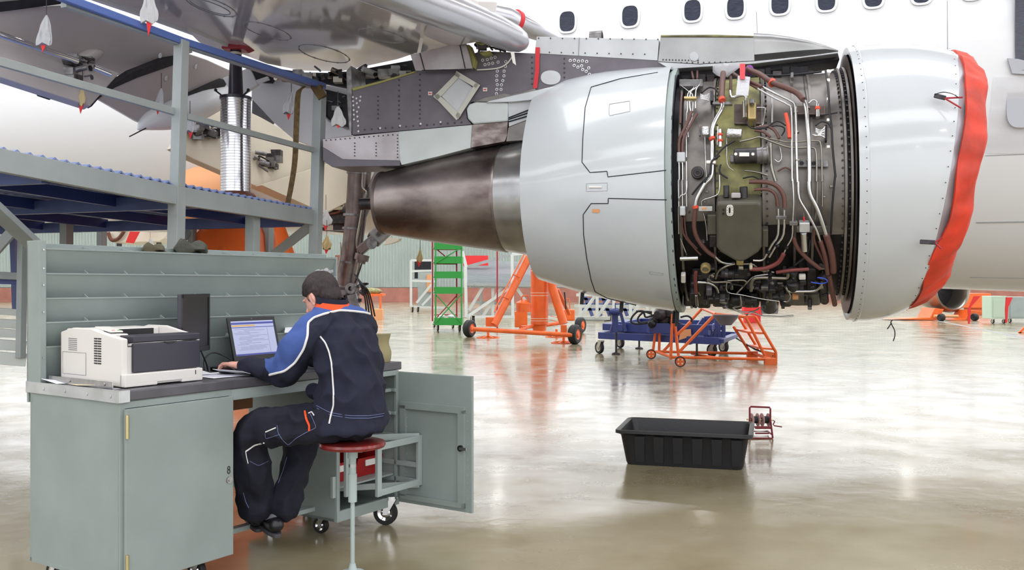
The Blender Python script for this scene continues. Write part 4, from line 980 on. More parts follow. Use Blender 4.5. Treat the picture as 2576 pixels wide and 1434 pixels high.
slab([(470, 268), (500, 250), (560, 225), (575, 205), (560, 200), (540, 208), (470, 240)], lambda x, y: f2h(x, y, -.04), n2 * .05, 'gap_dark', 'hinge_gap', f2)
slab([(470, 278), (560, 234), (565, 248), (480, 292)], lambda x, y: f2h(x, y, -.05), n2 * .05, 'wing_pale', 'hinge_strip', f2)
for x, y in ((403, 140), (418, 197), (493, 168), (485, 235)):
    b = MB(); p = f2h(x, y, -.003); b.lathe([(0, 0), (0, .025), (.004, .022)], p, -n2, 14); b.build('jacking_cap', 'wing_pale', f2)
canoe([(347, 326, 8.6), (375, 305, 8.75), (430, 290, 9.0), (500, 262, 9.4), (560, 235, 9.8)], [.008, .09, .14, .16, .14], 'wing_pale', 'flap_fairing', wing)
b = MB(); b.tube([W(325, 344, 8.5), W(368, 322, 8.55)], .006, 6); b.build('static_rod', 'mech_dark', wing)
f3h, n3 = pl((470, 300, 10.0), (420, 378, 9.6), (800, 545, 12.3))
f3 = slab([(418, 377), (436, 350), (480, 300), (560, 262), (640, 300), (750, 360), (830, 430), (880, 500), (800, 545), (640, 478), (466, 404)], f3h, n3 * .1, 'wing_tan', 'flap', wing, .008)
slab([(640, 470), (800, 540), (880, 500), (900, 480), (980, 440), (1000, 400), (860, 400)], lambda x, y: f3h(x, y, .25), n3 * .1, 'wing_tan', 'fixed_panel', wing)
b = MB(); b.tube([f3h(630, 378, -.03), f3h(785, 478, -.03)], .045, 12); b.build('flap_track_tube', 'chrome', f3)
slab([(418, 377), (428, 370), (434, 352), (425, 372)], lambda x, y: f3h(x, y, -.01), n3 * .05, 'mech_dark', 'flap_edge', f3)
for (x0, y0, x1, y1, Y, sd, n_) in ((488, 300, 552, 352, 10.2, 5, 14), (640, 375, 700, 428, 11.2, 6, 12), (745, 455, 785, 490, 12, 7, 8), (830, 425, 870, 445, 12.2, 8, 7)):
    clutter(lambda x, y: W(x, y, f3h(x, y).y - .25), x0, y0, x1, y1, n_ + 6, wing, 'actuator_fitting', ('mech_grey', 'mech_dark', 'gear_grey'), (.03, .075), sd)
slab([(655, 405), (705, 360), (718, 372), (690, 405), (665, 425)], lambda x, y: f3h(x, y, -.1), n3 * .1, 'mech_grey', 'track_beam', f3); slab([(635, 240), (700, 290), (665, 345), (632, 340)], lambda x, y: f3h(x, y, -.05), n3 * .02, 'gap_dark', 'hinge_gap', wing)
slab([(486, 345), (500, 318), (525, 302), (530, 318), (505, 352)], lambda x, y: f3h(x, y, -.08), n3 * .06, 'mech_grey', 'track_beam', f3)
# pale aft fairing seen beyond the jack and its small screwed panel
aq = lambda q: (lambda x, y: AQ(x, y, q))
fair = slab([(632, 182), (660, 168), (700, 178), (760, 190), (812, 212), (884, 224), (886, 342), (812, 352), (790, 372), (740, 352), (690, 310), (632, 248)], aq(.9), QF * .12, 'wing_pale', 'aft_fairing', AIR, .01)
sp = slab([(560, 196), (626, 170), (634, 182), (648, 212), (606, 240), (578, 228)], aq(.7), QF * .05, 'wing_pale', 'screwed_panel', AIR, .006)
slab([(626, 170), (650, 172), (672, 190), (690, 196), (680, 208), (645, 206)], aq(.72), QF * .05, 'gap_dark', 'fairing_gap', AIR)
slab([(643, 202), (672, 192), (676, 200), (648, 210)], aq(.68), QF * .03, 'wing_pale', 'gap_cover', AIR)
slab([(816, 224), (872, 238), (876, 322), (862, 318), (826, 300), (818, 290)], aq(.86), QF * .04, 'gap_dark', 'open_hatch', AIR, .004)
clutter(aq(.84), 828, 240, 868, 300, 10, AIR, 'hatch_fitting', ('mech_dark', 'mech_grey', 'yellow_prime'), (.015, .04), 11)
b = MB(); b.tube([AQ(*p, .84) for p in ((816, 222), (818, 292), (828, 303), (876, 324))], .012, 8); b.build('hatch_frame', 'mech_grey', AIR)
# dark services bay between wing and pylon
bay = slab([(670, 168), (760, 182), (860, 184), (960, 165), (1045, 150), (1060, 182), (960, 200), (884, 222), (812, 208), (740, 195)], aq(.25), QF * .1, 'gap_dark', 'services_bay', AIR)
clutter(aq(.15), 690, 172, 870, 205, 26, bay, 'services_fitting', ('mech_dark', 'mech_grey', 'fan_dark', 'pipe_dull'), (.02, .06), 12); clutter(aq(.15), 890, 170, 1040, 195, 18, bay, 'services_fitting', ('mech_dark', 'mech_grey', 'fan_dark', 'bag_white'), (.02, .06), 13)
# slat nose and the tube behind
b = MB(); P = [W(1325, 112, 7.48), W(1322, 111, 7.47), W(1312, 106, 7.45), W(1290, 96, 7.4), W(1240, 74, 7.22), W(1160, 42, 6.9), W(1060, 4, 6.5), W(900, -62, 6.0)]
b.tube(P, [.01, .05, .085, .11, .125, .135, .14, .15], 28); slat = b.build('slat', 'slat_metal', wing)
b = MB(); P = [W(1425, 110, 8.9), W(1380, 92, 8.7), (W(1330, 70, 8.4)), W(1270, 44, 8.2), W(1205, 28, 8.0)]; b.tube(P, [.04, .07, .09, .1, .08], 24); b.build('slat', 'slat_metal', wing)
b = MB(); a, c = W(1292, 52, 8.28), W(1301, 57, 8.31); b.tube([a, c], [.108, .107], 24); b.build('red_band', 'tape_red', slat)
gp = slab([(880, -60), (960, 5), (1010, 38), (1120, 82), (1190, 97), (1260, 118), (1318, 126), (1300, 100), (1200, 62), (1060, 5), (960, -50)], lambda x, y: wp(x, y, .12), WN * .08, 'gap_dark', 'leading_edge_gap', wing)
clutter(lambda x, y: wp(x, y, .08), 1195, 95, 1330, 122, 14, gp, 'services_fitting', ('mech_dark', 'mech_grey', 'yellow_prime'), (.02, .05), 14)
# ---- pylon: panels along the near flank (q about -.2)
PQ = -.2
py_ = aq(PQ); EX = QF * .42
pyl = slab([(880, 224), (960, 204), (1060, 178), (1190, 135), (1210, 128), (1340, 134), (1500, 142), (1660, 152), (1704, 160), (1700, 172), (1540, 190), (1440, 206), (1350, 228), (1285, 240), (1185, 257), (1172, 275), (1175, 298), (1187, 313), (1002, 330), (886, 340)], py_, EX, 'pylon_dark', 'pylon', AIR, .004)
def pp(pix, mt, name='pylon_panel', q=PQ - .006, th=.4, bev=.003): return slab(pix, aq(q), QF * th, mt, name, pyl, bev)
pp([(1350, 92), (1480, 95), (1658, 99), (1654, 152), (1500, 143), (1345, 134)], 'pylon_light')
pp([(1456, 94), (1458, 94), (1456, 140), (1454, 140)], 'seam_grey', 'panel_joint', PQ - .012, .01)
g2 = pp([(1662, 90), (1896, 92), (1898, 153), (1760, 161), (1655, 155)], 'pylon_silver')
# nose of the pylon curves over the cowl: a rounded shell instead of a flat plate
b = MB(); rings = []
for k, (x, yt, yb, hw) in enumerate(((1896, 92, 153, .2), (1940, 95, 149, .2), (1985, 101, 144, .19), (2030, 110, 139, .17), (2075, 121, 133, .12), (2108, 128, 130, .03))):
    a = AQ(x, yb, 0); t_ = AQ(x, yt, 0); ring = []
    for j in range(13):
        th = PI * j / 12; cc = math.cos(th); ring.append(a + QF * (-hw * (abs(cc) ** .4) * (1 if cc > 0 else -1)) + (t_ - a) * (max(0, math.sin(th)) ** .5))
    rings.append(ring)
b.loft(rings, close=True, caps=True); b.build('pylon_nose', 'pylon_silver', pyl)
pp([(1662, 88), (1800, 87), (1896, 90), (1896, 93), (1662, 92)], 'zinc_yellow', 'panel_lip', PQ - .02, .44)
pp([(1655, 156), (1760, 162), (1898, 154), (2020, 142), (2108, 130), (2108, 134), (1900, 160), (1705, 172), (1690, 176)], 'pylon_light', 'upper_strip', PQ - .02, .4)
pp([(1700, 174), (1900, 161), (2108, 134), (2112, 150), (1900, 185), (1706, 200)], 'gap_dark', 'upper_cavity', PQ + .1, .3)
lo = pp([(812, 350), (1002, 331), (1006, 404), (862, 401), (812, 370)], 'pylon_warm'); pp([(812, 370), (862, 401), (1006, 404), (1006, 417), (835, 420), (812, 404)], 'pylon_dark', 'pylon_keel', PQ - .01)
pp([(1002, 331), (1188, 314), (1184, 372), (1100, 394), (1010, 415), (1006, 404)], 'pylon_pale')
pp([(1173, 274), (1180, 262), (1196, 256), (1278, 258), (1277, 305), (1190, 312), (1176, 298)], 'pylon_pale', 'pylon_panel', PQ - .03, .4, .012)
pp([(1188, 313), (1277, 306), (1276, 340), (1270, 356), (1184, 372)], 'rust_metal', 'pylon_panel', PQ - .015)
pp([(1278, 258), (1360, 249), (1345, 272), (1340, 296), (1280, 319)], 'pylon_light', 'louvre_panel', PQ - .015)
for a, c in (((1280, 296), (1342, 272)), ((1280, 300), (1340, 280)), ((1280, 306), (1340, 288))): seam([a, c], r=.005, parent=pyl, hit=aq(PQ - .022), mt='seam_dark')
pp([(1279, 320), (1340, 297), (1336, 330), (1335, 352), (1273, 356)], 'gear_grey', 'pylon_panel', PQ - .02)
pp([(1222, 258), (1230, 254), (1300, 238), (1380, 220), (1475, 205), (1475, 222), (1420, 238), (1362, 249), (1290, 256)], 'cowl_grey', 'fairing_blade', PQ - .05, .45, .004)
pp([(1190, 256), (1220, 245), (1268, 234), (1285, 238), (1345, 222), (1350, 228), (1290, 244), (1225, 256)], 'gear_grey', 'seal_strip', PQ - .03, .1)
pa = pp([(1032, 137), (1100, 121), (1170, 104), (1180, 135), (1188, 172), (1060, 178), (1045, 178)], 'pylon_warm', 'hinged_panel', PQ - .12, .03)
for a, c in (((1056, 134), (1068, 178)), ((1156, 110), (1170, 172)), ((1062, 177), (1186, 175))): seam([a, c], r=.004, parent=pa, hit=aq(PQ - .125), mt='seam_dark')
pp([(1172, 112), (1180, 112), (1195, 150), (1190, 170), (1180, 150)], 'yellow_prime', 'primed_edge', PQ - .08, .1); pp([(884, 222), (960, 203), (1045, 178), (1042, 183), (960, 208), (888, 228)], 'yellow_prime', 'primed_edge', PQ - .01, .2)
pp([(871, 178), (883, 165), (885, 224), (884, 340), (878, 322), (872, 232)], 'mech_grey', 'edge_frame', PQ - .01, .3)
pp([(1205, 132), (1232, 127), (1237, 134), (1215, 140)], 'yellow_prime', 'primed_bracket', PQ - .06, .1); clutter(aq(PQ - .02), 1200, 108, 1270, 128, 9, pyl, 'services_fitting', ('mech_dark', 'mech_grey', 'pylon_dark'), (.02, .045), 15)
o = pp([(1385 + x, 195 + y) for x, y in superell(25, 18, 32, 2.2)], 'pylon_light', 'oval_cover', PQ - .01, .02); pp([(1746 + x, 142 + y) for x, y in superell(12, 12, 24, 2)], 'pylon_light', 'round_cover', PQ - .016, .02)
def dots(name, pts_, mt, r=.011, q=PQ - .004, par=None):
    b = MB()
    for x, y in pts_: p = AQ(x, y, q); b.lathe([(0, r), (.003, r * .9), (.004, 0)], p, -QF, 8)
    return b.build(name, mt, par or pyl)
Lc = lambda x, y: (800 + x * .3348, y * .3348)
ring_pts = [Lc(*p) for p in ((1347, 534), (1343, 570), (1343, 604), (1347, 637), (1343, 672), (1340, 705), (1398, 535), (1397, 570), (1388, 606), (1378, 638), (1375, 672), (1408, 498), (1353, 467), (1330, 430), (1301, 436), (1272, 447), (1237, 452), (1255, 486), (1283, 480), (1312, 475), (1411, 464), (1895, 455), (1926, 453), (1957, 460), (1987, 458), (2018, 463), (1925, 492), (1953, 505), (1981, 495), (1989, 523), (2015, 536), (2034, 511), (2039, 559))]
dots('ring_fastener', ring_pts, 'rivet_white', .014); dots('fastener_core', ring_pts, 'rivet_dark', .006, PQ - .008)
sm = [Lc(*p) for p in ((263, 730), (264, 760), (266, 792), (268, 827), (270, 862), (271, 898), (289, 740), (292, 776), (306, 806), (294, 840), (297, 876), (300, 911), (303, 946), (304, 987), (320, 727), (316, 757), (467, 963), (617, 946), (771, 931), (921, 918))]
dots('small_fastener', sm, 'rivet_white', .010)
dk = [Lc(x, 725 + i * 33) for x in (450, 608, 765) for i in range(6)] + [Lc(608, 560 + i * 40) for i in range(5)] + [Lc(765, 560 + i * 40) for i in range(5)] + [Lc(350 + i * 52, 975 - i * 4) for i in range(15)] + [Lc(1608, 430 + i * 40) for i in range(6)] + [Lc(1850 + i * 0, 440 + i * 35) for i in range(5)]
dots('dark_fastener', dk, 'rivet_dark', .008)
lw = [(820 + i * 12, 353 - i * 1.0) for i in range(15)] + [(x, 360 + i * 8) for x in (892, 946) for i in range(5)] + [(1000, 340 + i * 8) for i in range(8)]
dots('dark_fastener', lw, 'rivet_dark', .006, PQ - .011)
dots('dark_fastener', [(1355 + i * 30, 96 + i * .3) for i in range(11)] + [(1352 + i * 30, 131 + i * .6) for i in range(10)] + [(1668 + i * 8, 150 + i * .2) for i in range(12)] + [(1700 + i * 14, 158 - i * .2) for i in range(14)], 'rivet_dark', .006, PQ - .011)
# placards with arrows
for (x, y, sg) in ((1082, 235, -1), (1220, 225, 1)):
    pc = pp([(x - 5, y - 4.5), (x + 5, y - 4.5), (x + 5, y + 4.5), (x - 5, y + 4.5)], 'label_white', 'arrow_placard', PQ - .008, .006, 0)
    b = MB(); b.prism([AQ(x + dx_ * sg, y + dy_, PQ - .011) for dx_, dy_ in ((-3.6, -1), (.5, -1), (.5, -2.6), (3.8, 0), (.5, 2.6), (.5, 1), (-3.6, 1))], QF * .002); b.build('arrow', 'tape_red', pc)
# taped diamond plate
dm = pp([(1148, 190), (1192, 222), (1150, 288), (1108, 240)], 'pylon_light', 'round_plate', PQ - .02, .015, .006)
for q4 in (((1090, 243), (1150, 182), (1158, 190), (1100, 252)), ((1148, 178), (1205, 212), (1198, 222), (1144, 190)), ((1196, 208), (1208, 214), (1152, 300), (1146, 290)), ((1090, 240), (1102, 236), (1160, 290), (1148, 302))):
    s_ = slab(q4, aq(PQ - .03), QF * .004, 'tape_cream', 'masking_tape', dm)
slab([(1347, 119), (1358, 119), (1356, 180), (1351, 222), (1341, 222), (1346, 178)], aq(PQ - .02), QF * .004, 'tape_red', 'red_tape', pyl)
for P_ in (((1063, 45), (1073, 50), (1069, 78), (1058, 132), (1049, 134), (1060, 80)), ((1284, 130), (1293, 130), (1298, 164), (1290, 158))):
    slab(P_, aq(-.5), QF * .004, 'label_white', 'white_ribbon', wing)
b = MB(); b.lathe([(-.05, .05), (-.05, .06), (.05, .06), (.05, .05)], AQ(1500, 97, -.1), NF, 20, 0, PI * 2); b.build('lifting_ring', 'mech_grey', pyl)
b = MB(); b.tube(cat([AQ(*p, PQ - .02) for p in ((1200, 176), (1250, 172), (1275, 160), (1290, 140))]), .006, 6); b.build('wire', 'label_white', pyl)
# ---- main gear strut (wheel removed)
GY = 10.2
g = MB(); g.tube([W(908, 380, GY), W(905, 430, GY), W(896, 540, GY), W(884, 640, GY), W(872, 722, GY)], [.13, .13, .118, .112, .115], 28); strut = g.build('gear_strut', 'gear_metal', AIR)
for (x, y, r) in ((903, 437, .136), (892, 542, .126), (889, 576, .124), (876, 660, .122)): b = MB(); b.tube([W(x, y - 2.5, GY), W(x - .5, y + 2.5, GY)], r, 28); b.build('strut_band', 'mech_grey', strut)
b = MB(); b.tube(cat([W(*p) for p in ((914, 425, 10.05), (912, 470, 10.05), (922, 485, 10.05), (914, 510, 10.05), (905, 560, 10.05), (897, 610, 10.05), (903, 650, 10.05), (893, 700, 10.05))]), .012, 8); b.build('hydraulic_line', 'pipe_dull', strut)
b = MB(); b.tube(cat([W(*p) for p in ((925, 470, 10.08), (915, 560, 10.06), (909, 620, 10.06), (912, 655, 10.06), (893, 712, 10.06))]), .009, 8); b.build('hydraulic_line', 'mech_dark', strut)
b = MB(); b.tube(cat([W(*p) for p in ((856, 610, 10.08), (857, 640, 10.06), (849, 680, 10.06), (846, 700, 10.06))]), .009, 8); b.build('hydraulic_line', 'pipe_dull', strut)
b = MB(); b.bar(W(966, 418, 10.1), W(906, 545, 10.15), .13, .05, up=(0, 1, 0)); b.build('gear_brace', 'gear_grey', strut, .008)
b = MB(); b.bar(W(1010, 540, 10.2), W(938, 605, 10.0), .17, .12, up=(0, 1, 0)); b.bar(W(950, 590, 9.96), W(992, 556, 10.08), .05, .13, up=(0, 1, 0)); sd = b.build('side_stay', 'gear_grey', strut, .015)
b = MB(); b.bar(W(945, 598, 10), W(905, 632, 10.05), .1, .12, up=(0, 1, 0)); b.build('stay_fork', 'gear_grey', sd, .012)
b = MB(); b.cyl(W(935, 613, 9.9), W(935, 613, 10.1), .06); b.cyl(W(935, 613, 9.88), W(935, 613, 9.9), .03); b.build('stay_pivot', 'mech_grey', sd)
b = MB(); b.cyl(W(912, 640, 10.0), W(908, 655, 10.0), .08); b.cyl(W(908, 655, 10), W(906, 662, 10), .055); b.build('stay_bushing', 'gear_metal', strut)
g = MB(); g.tube([W(872, 722, GY), W(871, 760, GY), W(876, 800, GY)], [.12, .16, .1], 24); g.ell(W(868, 735, GY), (.17, .14, .12)); g.build('axle_housing', 'gear_metal', strut)
b = MB(); b.lathe([(-.06, .025), (-.06, .06), (.06, .06), (.06, .025)], W(884, 726, 9.9), (0, 1, 0), 24); b.bar(W(884, 740, 9.95), W(903, 800, 9.95), .1, .05, up=(0, 1, 0)); b.build('torque_link', 'mech_grey', strut, .004)
for k, mt in enumerate(('cable_black', 'cable_black', 'cable_black', 'mech_dark')):
    b = MB(); b.tube(cat([W(892 + k * 3, 690 + k * 5, 10.0), W(905 + k * 6, 712 + k * 5, 9.9 - .03 * k), W(918 + k * 5, 750, 9.85 + .04 * k), W(922 + k * 7, 796, 9.95)]), .009, 8); b.build('brake_hose', mt, strut)
clutter(lambda x, y: W(x, y, 10.0), 850, 700, 915, 760, 12, strut, 'gear_fitting', ('gear_metal', 'mech_dark', 'mech_grey'), (.03, .06), 17)
# belly behind the gear: curved seam line, small fin, dark wheel bay at its left end
seam([(836, 455), (838, 500), (848, 540), (870, 575)], r=.01, parent=fus, hit=skin, mt='seam_dark'); seam(dens((832, 492), (960, 492)), r=.005, parent=fus, hit=skin)
seam(dens((985, 460), (985, 600)), r=.004, parent=fus, hit=skin); seam(dens((836, 456), (880, 440)), r=.008, parent=fus, hit=skin, mt='seam_dark')
o = slab([(965, 598), (1005, 600), (1000, 606), (985, 612), (964, 616), (972, 606)], lambda x, y: W(x, y, 13.2), QF * .1, 'cream', 'belly_fin', AIR)
o = slab([(790, 500), (836, 458), (838, 500), (850, 545), (872, 580), (860, 585), (790, 578)], lambda x, y: skin(x, y, .05), QF * .2, 'gap_dark', 'wheel_bay', AIR)
clutter(lambda x, y: skin(x, y, .12), 808, 470, 860, 578, 26, AIR, 'bay_fitting', ('orange_pale', 'mech_grey', 'cream', 'rust_brown', 'mech_dark'), (.05, .13), 19)
# ================================================================ inlet cover (rests over the lip, its own thing)
cov = thing('inlet_cover', 'bright red fabric cover pulled over the engine inlet lip', 'cover', E0 + NF * .7 - V(0, 0, 1.0))
cp = [(.56, .93), (.565, .952), (.61, .925), (.67, .885), (.73, .83), (.755, .77), (.745, .5), (.745, 0)]
def covmod(t, r, an):
    k = 1 if t < .6 else 0; u_ = ysign * math.sin(an)
    tt = t + k * (.025 * math.sin(an * 2.0 + 1.6) + .012 * math.sin(an * 7)) + .18 * ysign * math.sin(an) * r
    tt = tt + (.012 * math.sin(9 * an + t * 30)); return tt, r + .008 * math.sin(23 * an + 9 * t) + (.004 * math.sin(41 * an)) + .012
b = nlathe(cp, n=180, mod=covmod); b.build('cover_fabric', 'cover_red', cov)
def cover_strap(px, py, ex, ey, ex2, ey2, hx, hy):
    hit = lambda x, y: cyl_hit(x, y, 1.06)
    b = MB(); b.tube([hit(px, py), hit(ex, ey)], .006, 6); b.tube([hit(px, py), hit(ex2, ey2)], .006, 6); tie = b.build('cover_tie', 'frame_red', cov)
    b = MB(); b.bar(hit(px + 3, py), hit(hx, hy), .03, .012, up=tuple(-QF)); b.build('tie_buckle', 'mech_dark', tie, .004)
cover_strap(2376, 247, 2422, 245, 2418, 272, 2350, 240); cover_strap(2350, 610, 2372, 598, 2368, 626, 2314, 608)
b = MB(); b.tube(cat([cyl_hit(x, y, 1.07) for x, y in ((2350, 238), (2372, 232), (2395, 236), (2412, 246))]), .003, 6); b.build('tie_cord', 'cable_black', cov)
# remove-before-flight tag and clear wrap hanging in the open bay
t = thing('warning_tag', 'clear tag under red tape hanging at the top of the open engine bay', 'tag', cyl_hit(*c1(915, 560), 1.0))
b = MB(); b.prism([cyl_hit(*c1(*p), 1.03) for p in ((862, 360), (985, 372), (965, 560), (842, 550))], QF * .003); b.build('tag_sheet', 'film', t)
b = MB(); b.prism([cyl_hit(*c1(*p), 1.04) for p in ((880, 240), (935, 240), (932, 395), (882, 392))], QF * .003); b.build('red_tape', 'tape_red', t)
b = MB(); random.seed(4)
rings = []
for i in range(9):
    k = i / 8; c = cyl_hit(*c1(610 + 300 * k, 290 + 25 * math.sin(k * 5)), R0 + .12); rr = (.012 + .03 * math.sin(PI * min(1, k * 1.1 + .1)))
    rings.append([c + QF * (-rr * .5 * math.cos(a * PI / 6) * (1 + .4 * random.random())) + V(0, 0, rr * math.sin(a * PI / 6) * (1 + .5 * random.random())) for a in range(12)])
b.loft(rings); single(b, 'plastic_wrap', 'film', 'crumpled clear plastic wrapped round duct ends in the engine bay', 'plastic wrap')
# ================================================================ access platform behind the bench
def YP(px): return 5.0 + (px + 23) / (795 + 23) * 3.1 if px < 455 else 6.4 + (px - 445) / 350 * 1.7
P1, P2, P0 = W(448, 480, 6.4), W(797, 548, 8.1), W(-60, 362, 4.95)
e1 = (P0 - P2); e1.z = 0; e1.normalize(); e2 = V(-.941, .338, 0).normalized()
plat = thing('access_platform', 'grey steel maintenance platform with blue-painted deck, behind the bench', 'platform', V(P1.x - 1.5, P1.y + .5, 0))
pb = lambda pts, w_, h_, mt, name, par=plat, bev=.003, up=(0, 0, 1): [(lambda b: [b.bar(a, c, w_, h_, up) for a, c in zip(pts, pts[1:])] and b.build(name, mt, par, bev))(MB())][0]
# edge beam (front)
EB0, EB1, EB2 = W(-60, 392, 4.95), W(448, 493, 6.4), W(797, 549, 8.1)
pb([EB0, EB1], .05, .13, 'platform_paint', 'edge_beam'); pb([EB1, EB2], .05, .13, 'platform_paint', 'edge_beam')
# posts
def post(px0, py0, Y0, px1, py1, Y1, w_, name='post'): return pb([W(px0, py0, Y0), W(px1, py1, Y1)], w_, w_, 'platform_paint', name, up=tuple(e1))
post(457, 102, 6.4, 446, 470, 6.4, .075); post(446, 470, 6.4, 440, 720, 6.4, .085); post(805, 228, 8.05, 790, 720, 8.05, .085)
# rails
b = MB(); b.bar(W(-40, -80, 4.95), W(457, 104, 6.4), .05, .05); b.bar(W(457, 104, 6.4), W(815, 217, 8.1), .05, .05); hr = b.build('hand_rail', 'rail_blue', plat, .006); hr['label'] = 'blue-painted top hand rail'
b = MB(); b.bar(W(160, 12, 5.5), W(457, 112, 6.42), .045, .03); b.bar(W(457, 112, 6.42), W(780, 218, 8.0), .045, .03); b.build('rail_underside', 'platform_paint', plat)
pb([W(-60, 138, 4.95), W(442, 282, 6.4)], .03, .05, 'platform_paint', 'mid_rail'); pb([W(468, 292, 6.45), W(790, 378, 8.05)], .03, .045, 'platform_paint', 'mid_rail')
# deck grating: serrated blue edge plus sheet
def deckpt(u, v):   # u along the front edge from P2, v backwards
    base = P2 + (W(-60, 378, 4.95) - P2) * u if False else None
    a, m, c = W(797, 531, 8.1), W(448, 468, 6.4), W(-60, 368, 4.95)
    L1 = (m - a).length; L2 = (c - m).length; d = u * (L1 + L2)
    p = a + (m - a) * (d / L1) if d < L1 else m + (c - m) * ((d - L1) / L2)
    return p + e2 * v
b = MB(); N_ = 78
for v0, v1 in ((0, 4.2),):
    top = []; 
    for i in range(N_ + 1):
        u = i / N_; z = .0 if i % 2 else .028
        top.append((deckpt(u, v0) + V(0, 0, z), deckpt(u, v1) + V(0, 0, z)))
    vs = [p for ab in top for p in ab] + [p - V(0, 0, .012) for ab in top for p in ab]; n = len(top)
    fs = [(2 * i, 2 * i + 1, 2 * i + 3, 2 * i + 2) for i in range(n - 1)] + [(2 * n + 2 * i, 2 * n + 2 * i + 2, 2 * n + 2 * i + 3, 2 * n + 2 * i + 1) for i in range(n - 1)] + [(2 * i, 2 * i + 2, 2 * n + 2 * i + 2, 2 * n + 2 * i) for i in range(n - 1)]
    b.add(vs, fs)
b.build('deck_sheet', 'deck_blue', plat)
# cross beams under the deck and joists
for u in (0.0, .47, .86):
    a = deckpt(u, .03) - V(0, 0, .085); c = deckpt(u, 4.2) - V(0, 0, .085); pb([a, c], .05, .1, 'platform_blue', 'cross_beam')
for v in (.75, 1.55, 2.35, 3.15, 4.1):
    a = deckpt(0, v) - V(0, 0, .06); m = deckpt(.54, v) - V(0, 0, .06); c = deckpt(1, v) - V(0, 0, .06); pb([a, m], .03, .085, 'navy_paint', 'joist'); pb([m, c], .03, .085, 'navy_paint', 'joist')
# lower posts and braces
for (x0, y0, x1, y1, Y, w_) in ((636, 535, 634, 720, 7.35, .085), (168, 515, 166, 720, 8.6, .085), (674, 568, 670, 720, 8.7, .085), (256, 575, 256, 720, 9.2, .07), (484, 570, 480, 720, 8.6, .06)): post(x0, y0, Y, x1, y1, Y, w_)
for a, c, w_ in (((785, 565, 8.05), (690, 640, 8.4), .08), ((-40, 500, 5.1), (95, 625, 5.6), .09), ((480, 575, 8.6), (420, 660, 8.4), .06), ((505, 570, 8.6), (560, 640, 8.8), .06), ((-20, 640, 6.5), (50, 560, 6.5), .07)): pb([W(*a), W(*c)], w_, w_ * .5, 'platform_paint', 'brace', up=(0, 1, 0))
post(57, 600, 6.6, 52, 900, 6.6, .05)
for y0, y1, Y, h_ in ((782, 796, 7.2, .07), (812, 828, 6.9, .09), (836, 846, 6.7, .08), (866, 872, 6.6, .1), (900, 896, 6.5, .12)): pb([W(-60, y0 - 4, Y), W(66, y0 + 6, Y + .15)], .05, h_ * .75, 'frame_white', 'base_beam')
pb([W(-60, 690, 7.6), W(48, 695, 7.6)], .05, .06, 'platform_paint', 'base_beam'); pb([W(-60, 706, 7.7), W(48, 708, 7.7)], .05, .05, 'navy_paint', 'joist')
b = MB(); b.bar(W(35, 590, 9.3), W(42, 790, 9.3), .08, .05); b.build('blue_ladder_rail', 'platform_blue', plat)
for x in (0, 0): pass
# yellow-brown webbing strap tied round the corner of the rail
b = MB(); P = [W(*p) for p in ((812, 218, 8.0), (775, 214, 7.95), (760, 222, 7.9), (750, 236, 7.9), (746, 300, 7.9), (742, 400, 7.9), (732, 470, 7.95), (722, 518, 8.0))]
cp_ = cat(P, 4); vs = []
for p in cp_: vs += [p + V(-.024, 0, -.006), p + V(.024, 0, .006), p + V(.024, .006, .006), p + V(-.024, .006, -.006)]
b.add(vs, [(4 * i + j, 4 * i + (j + 1) % 4, 4 * i + 4 + (j + 1) % 4, 4 * i + 4 + j) for i in range(len(cp_) - 1) for j in range(4)])
kb = [W(794, 218, 8.0), W(816, 226, 8.05)]; b.ell(W(798, 222, 8.02), (.05, .05, .04)); b.bar(W(786, 206, 8.0), W(812, 246, 8.0), .06, .08)
single(b, 'webbing_strap', 'strap', 'mustard-brown webbing strap knotted round the platform rail corner', 'strap')
# ================================================================ wing jack (threaded column on orange tripod)
JX, JY = W(593, 0, 8.85).x, 8.85; jz = lambda y: W(0, y, JY).z
wj = thing('wing_jack', 'tall wing jack with ribbed chrome column and red pad on orange base', 'jack', V(JX, JY, 0))
O = V(JX, JY, 0)
prof = []; z = jz(490); top = jz(248); n_ = 34
for k in range(n_):
    za = z + (top - z) * k / n_; dz = (top - z) / n_
    prof += [(za, .143), (za + dz * .75, .143), (za + dz * .8, .130), (za + dz * .98, .130)]
b = MB(); b.lathe(prof, O, (0, 0, 1), 48); b.build('threaded_column', 'jack_ring', wj)
b = MB(); b.lathe([(jz(252), .13), (jz(251), .15), (jz(244), .15), (jz(243), .08), (jz(236), .07), (jz(120), .052), (jz(118), 0)], O, (0, 0, 1), 36); b.build('ram', 'jack_rod', wj)
b = MB(); b.cyl(O + V(0, 0, jz(165)), O + V(0, 0, jz(120)), .04); b.build('ram_tip', 'jack_rod', wj)
b = MB()
zt_ = jz(112)
b.lathe([(jz(142), .05), (jz(135), .06), (jz(130), .05)], O, (0, 0, 1), 24); b.build('pad_collar', 'cream', wj)
b = MB(); b.box(JX - .11, JX + .11, JY - .09, JY + .09, jz(128), jz(110)); b.prism([(JX + .1, JY - .12, jz(130)), (JX + .17, JY - .12, jz(122)), (JX + .15, JY - .12, jz(114)), (JX, JY - .12, jz(108))], (0, .2, 0)); b.build('jack_pad', 'jack_red', wj, .008)
for sx in (-1, 1):
    b = MB(); b.tube([O + V(sx * .1, -.1, jz(246)), O + V(sx * .15, -.12, jz(236))], .008, 6); b.ell(O + V(sx * .155, -.12, jz(233)), .016, n=8, m=6); b.build('knob', 'black_rubber', wj)
b = MB(); b.lathe([(jz(497), .19), (jz(493), .19), (jz(486), .17), (jz(484), .14), (jz(480), .14)], O, (0, 0, 1), 36); b.build('base_flange', 'rust_brown', wj)
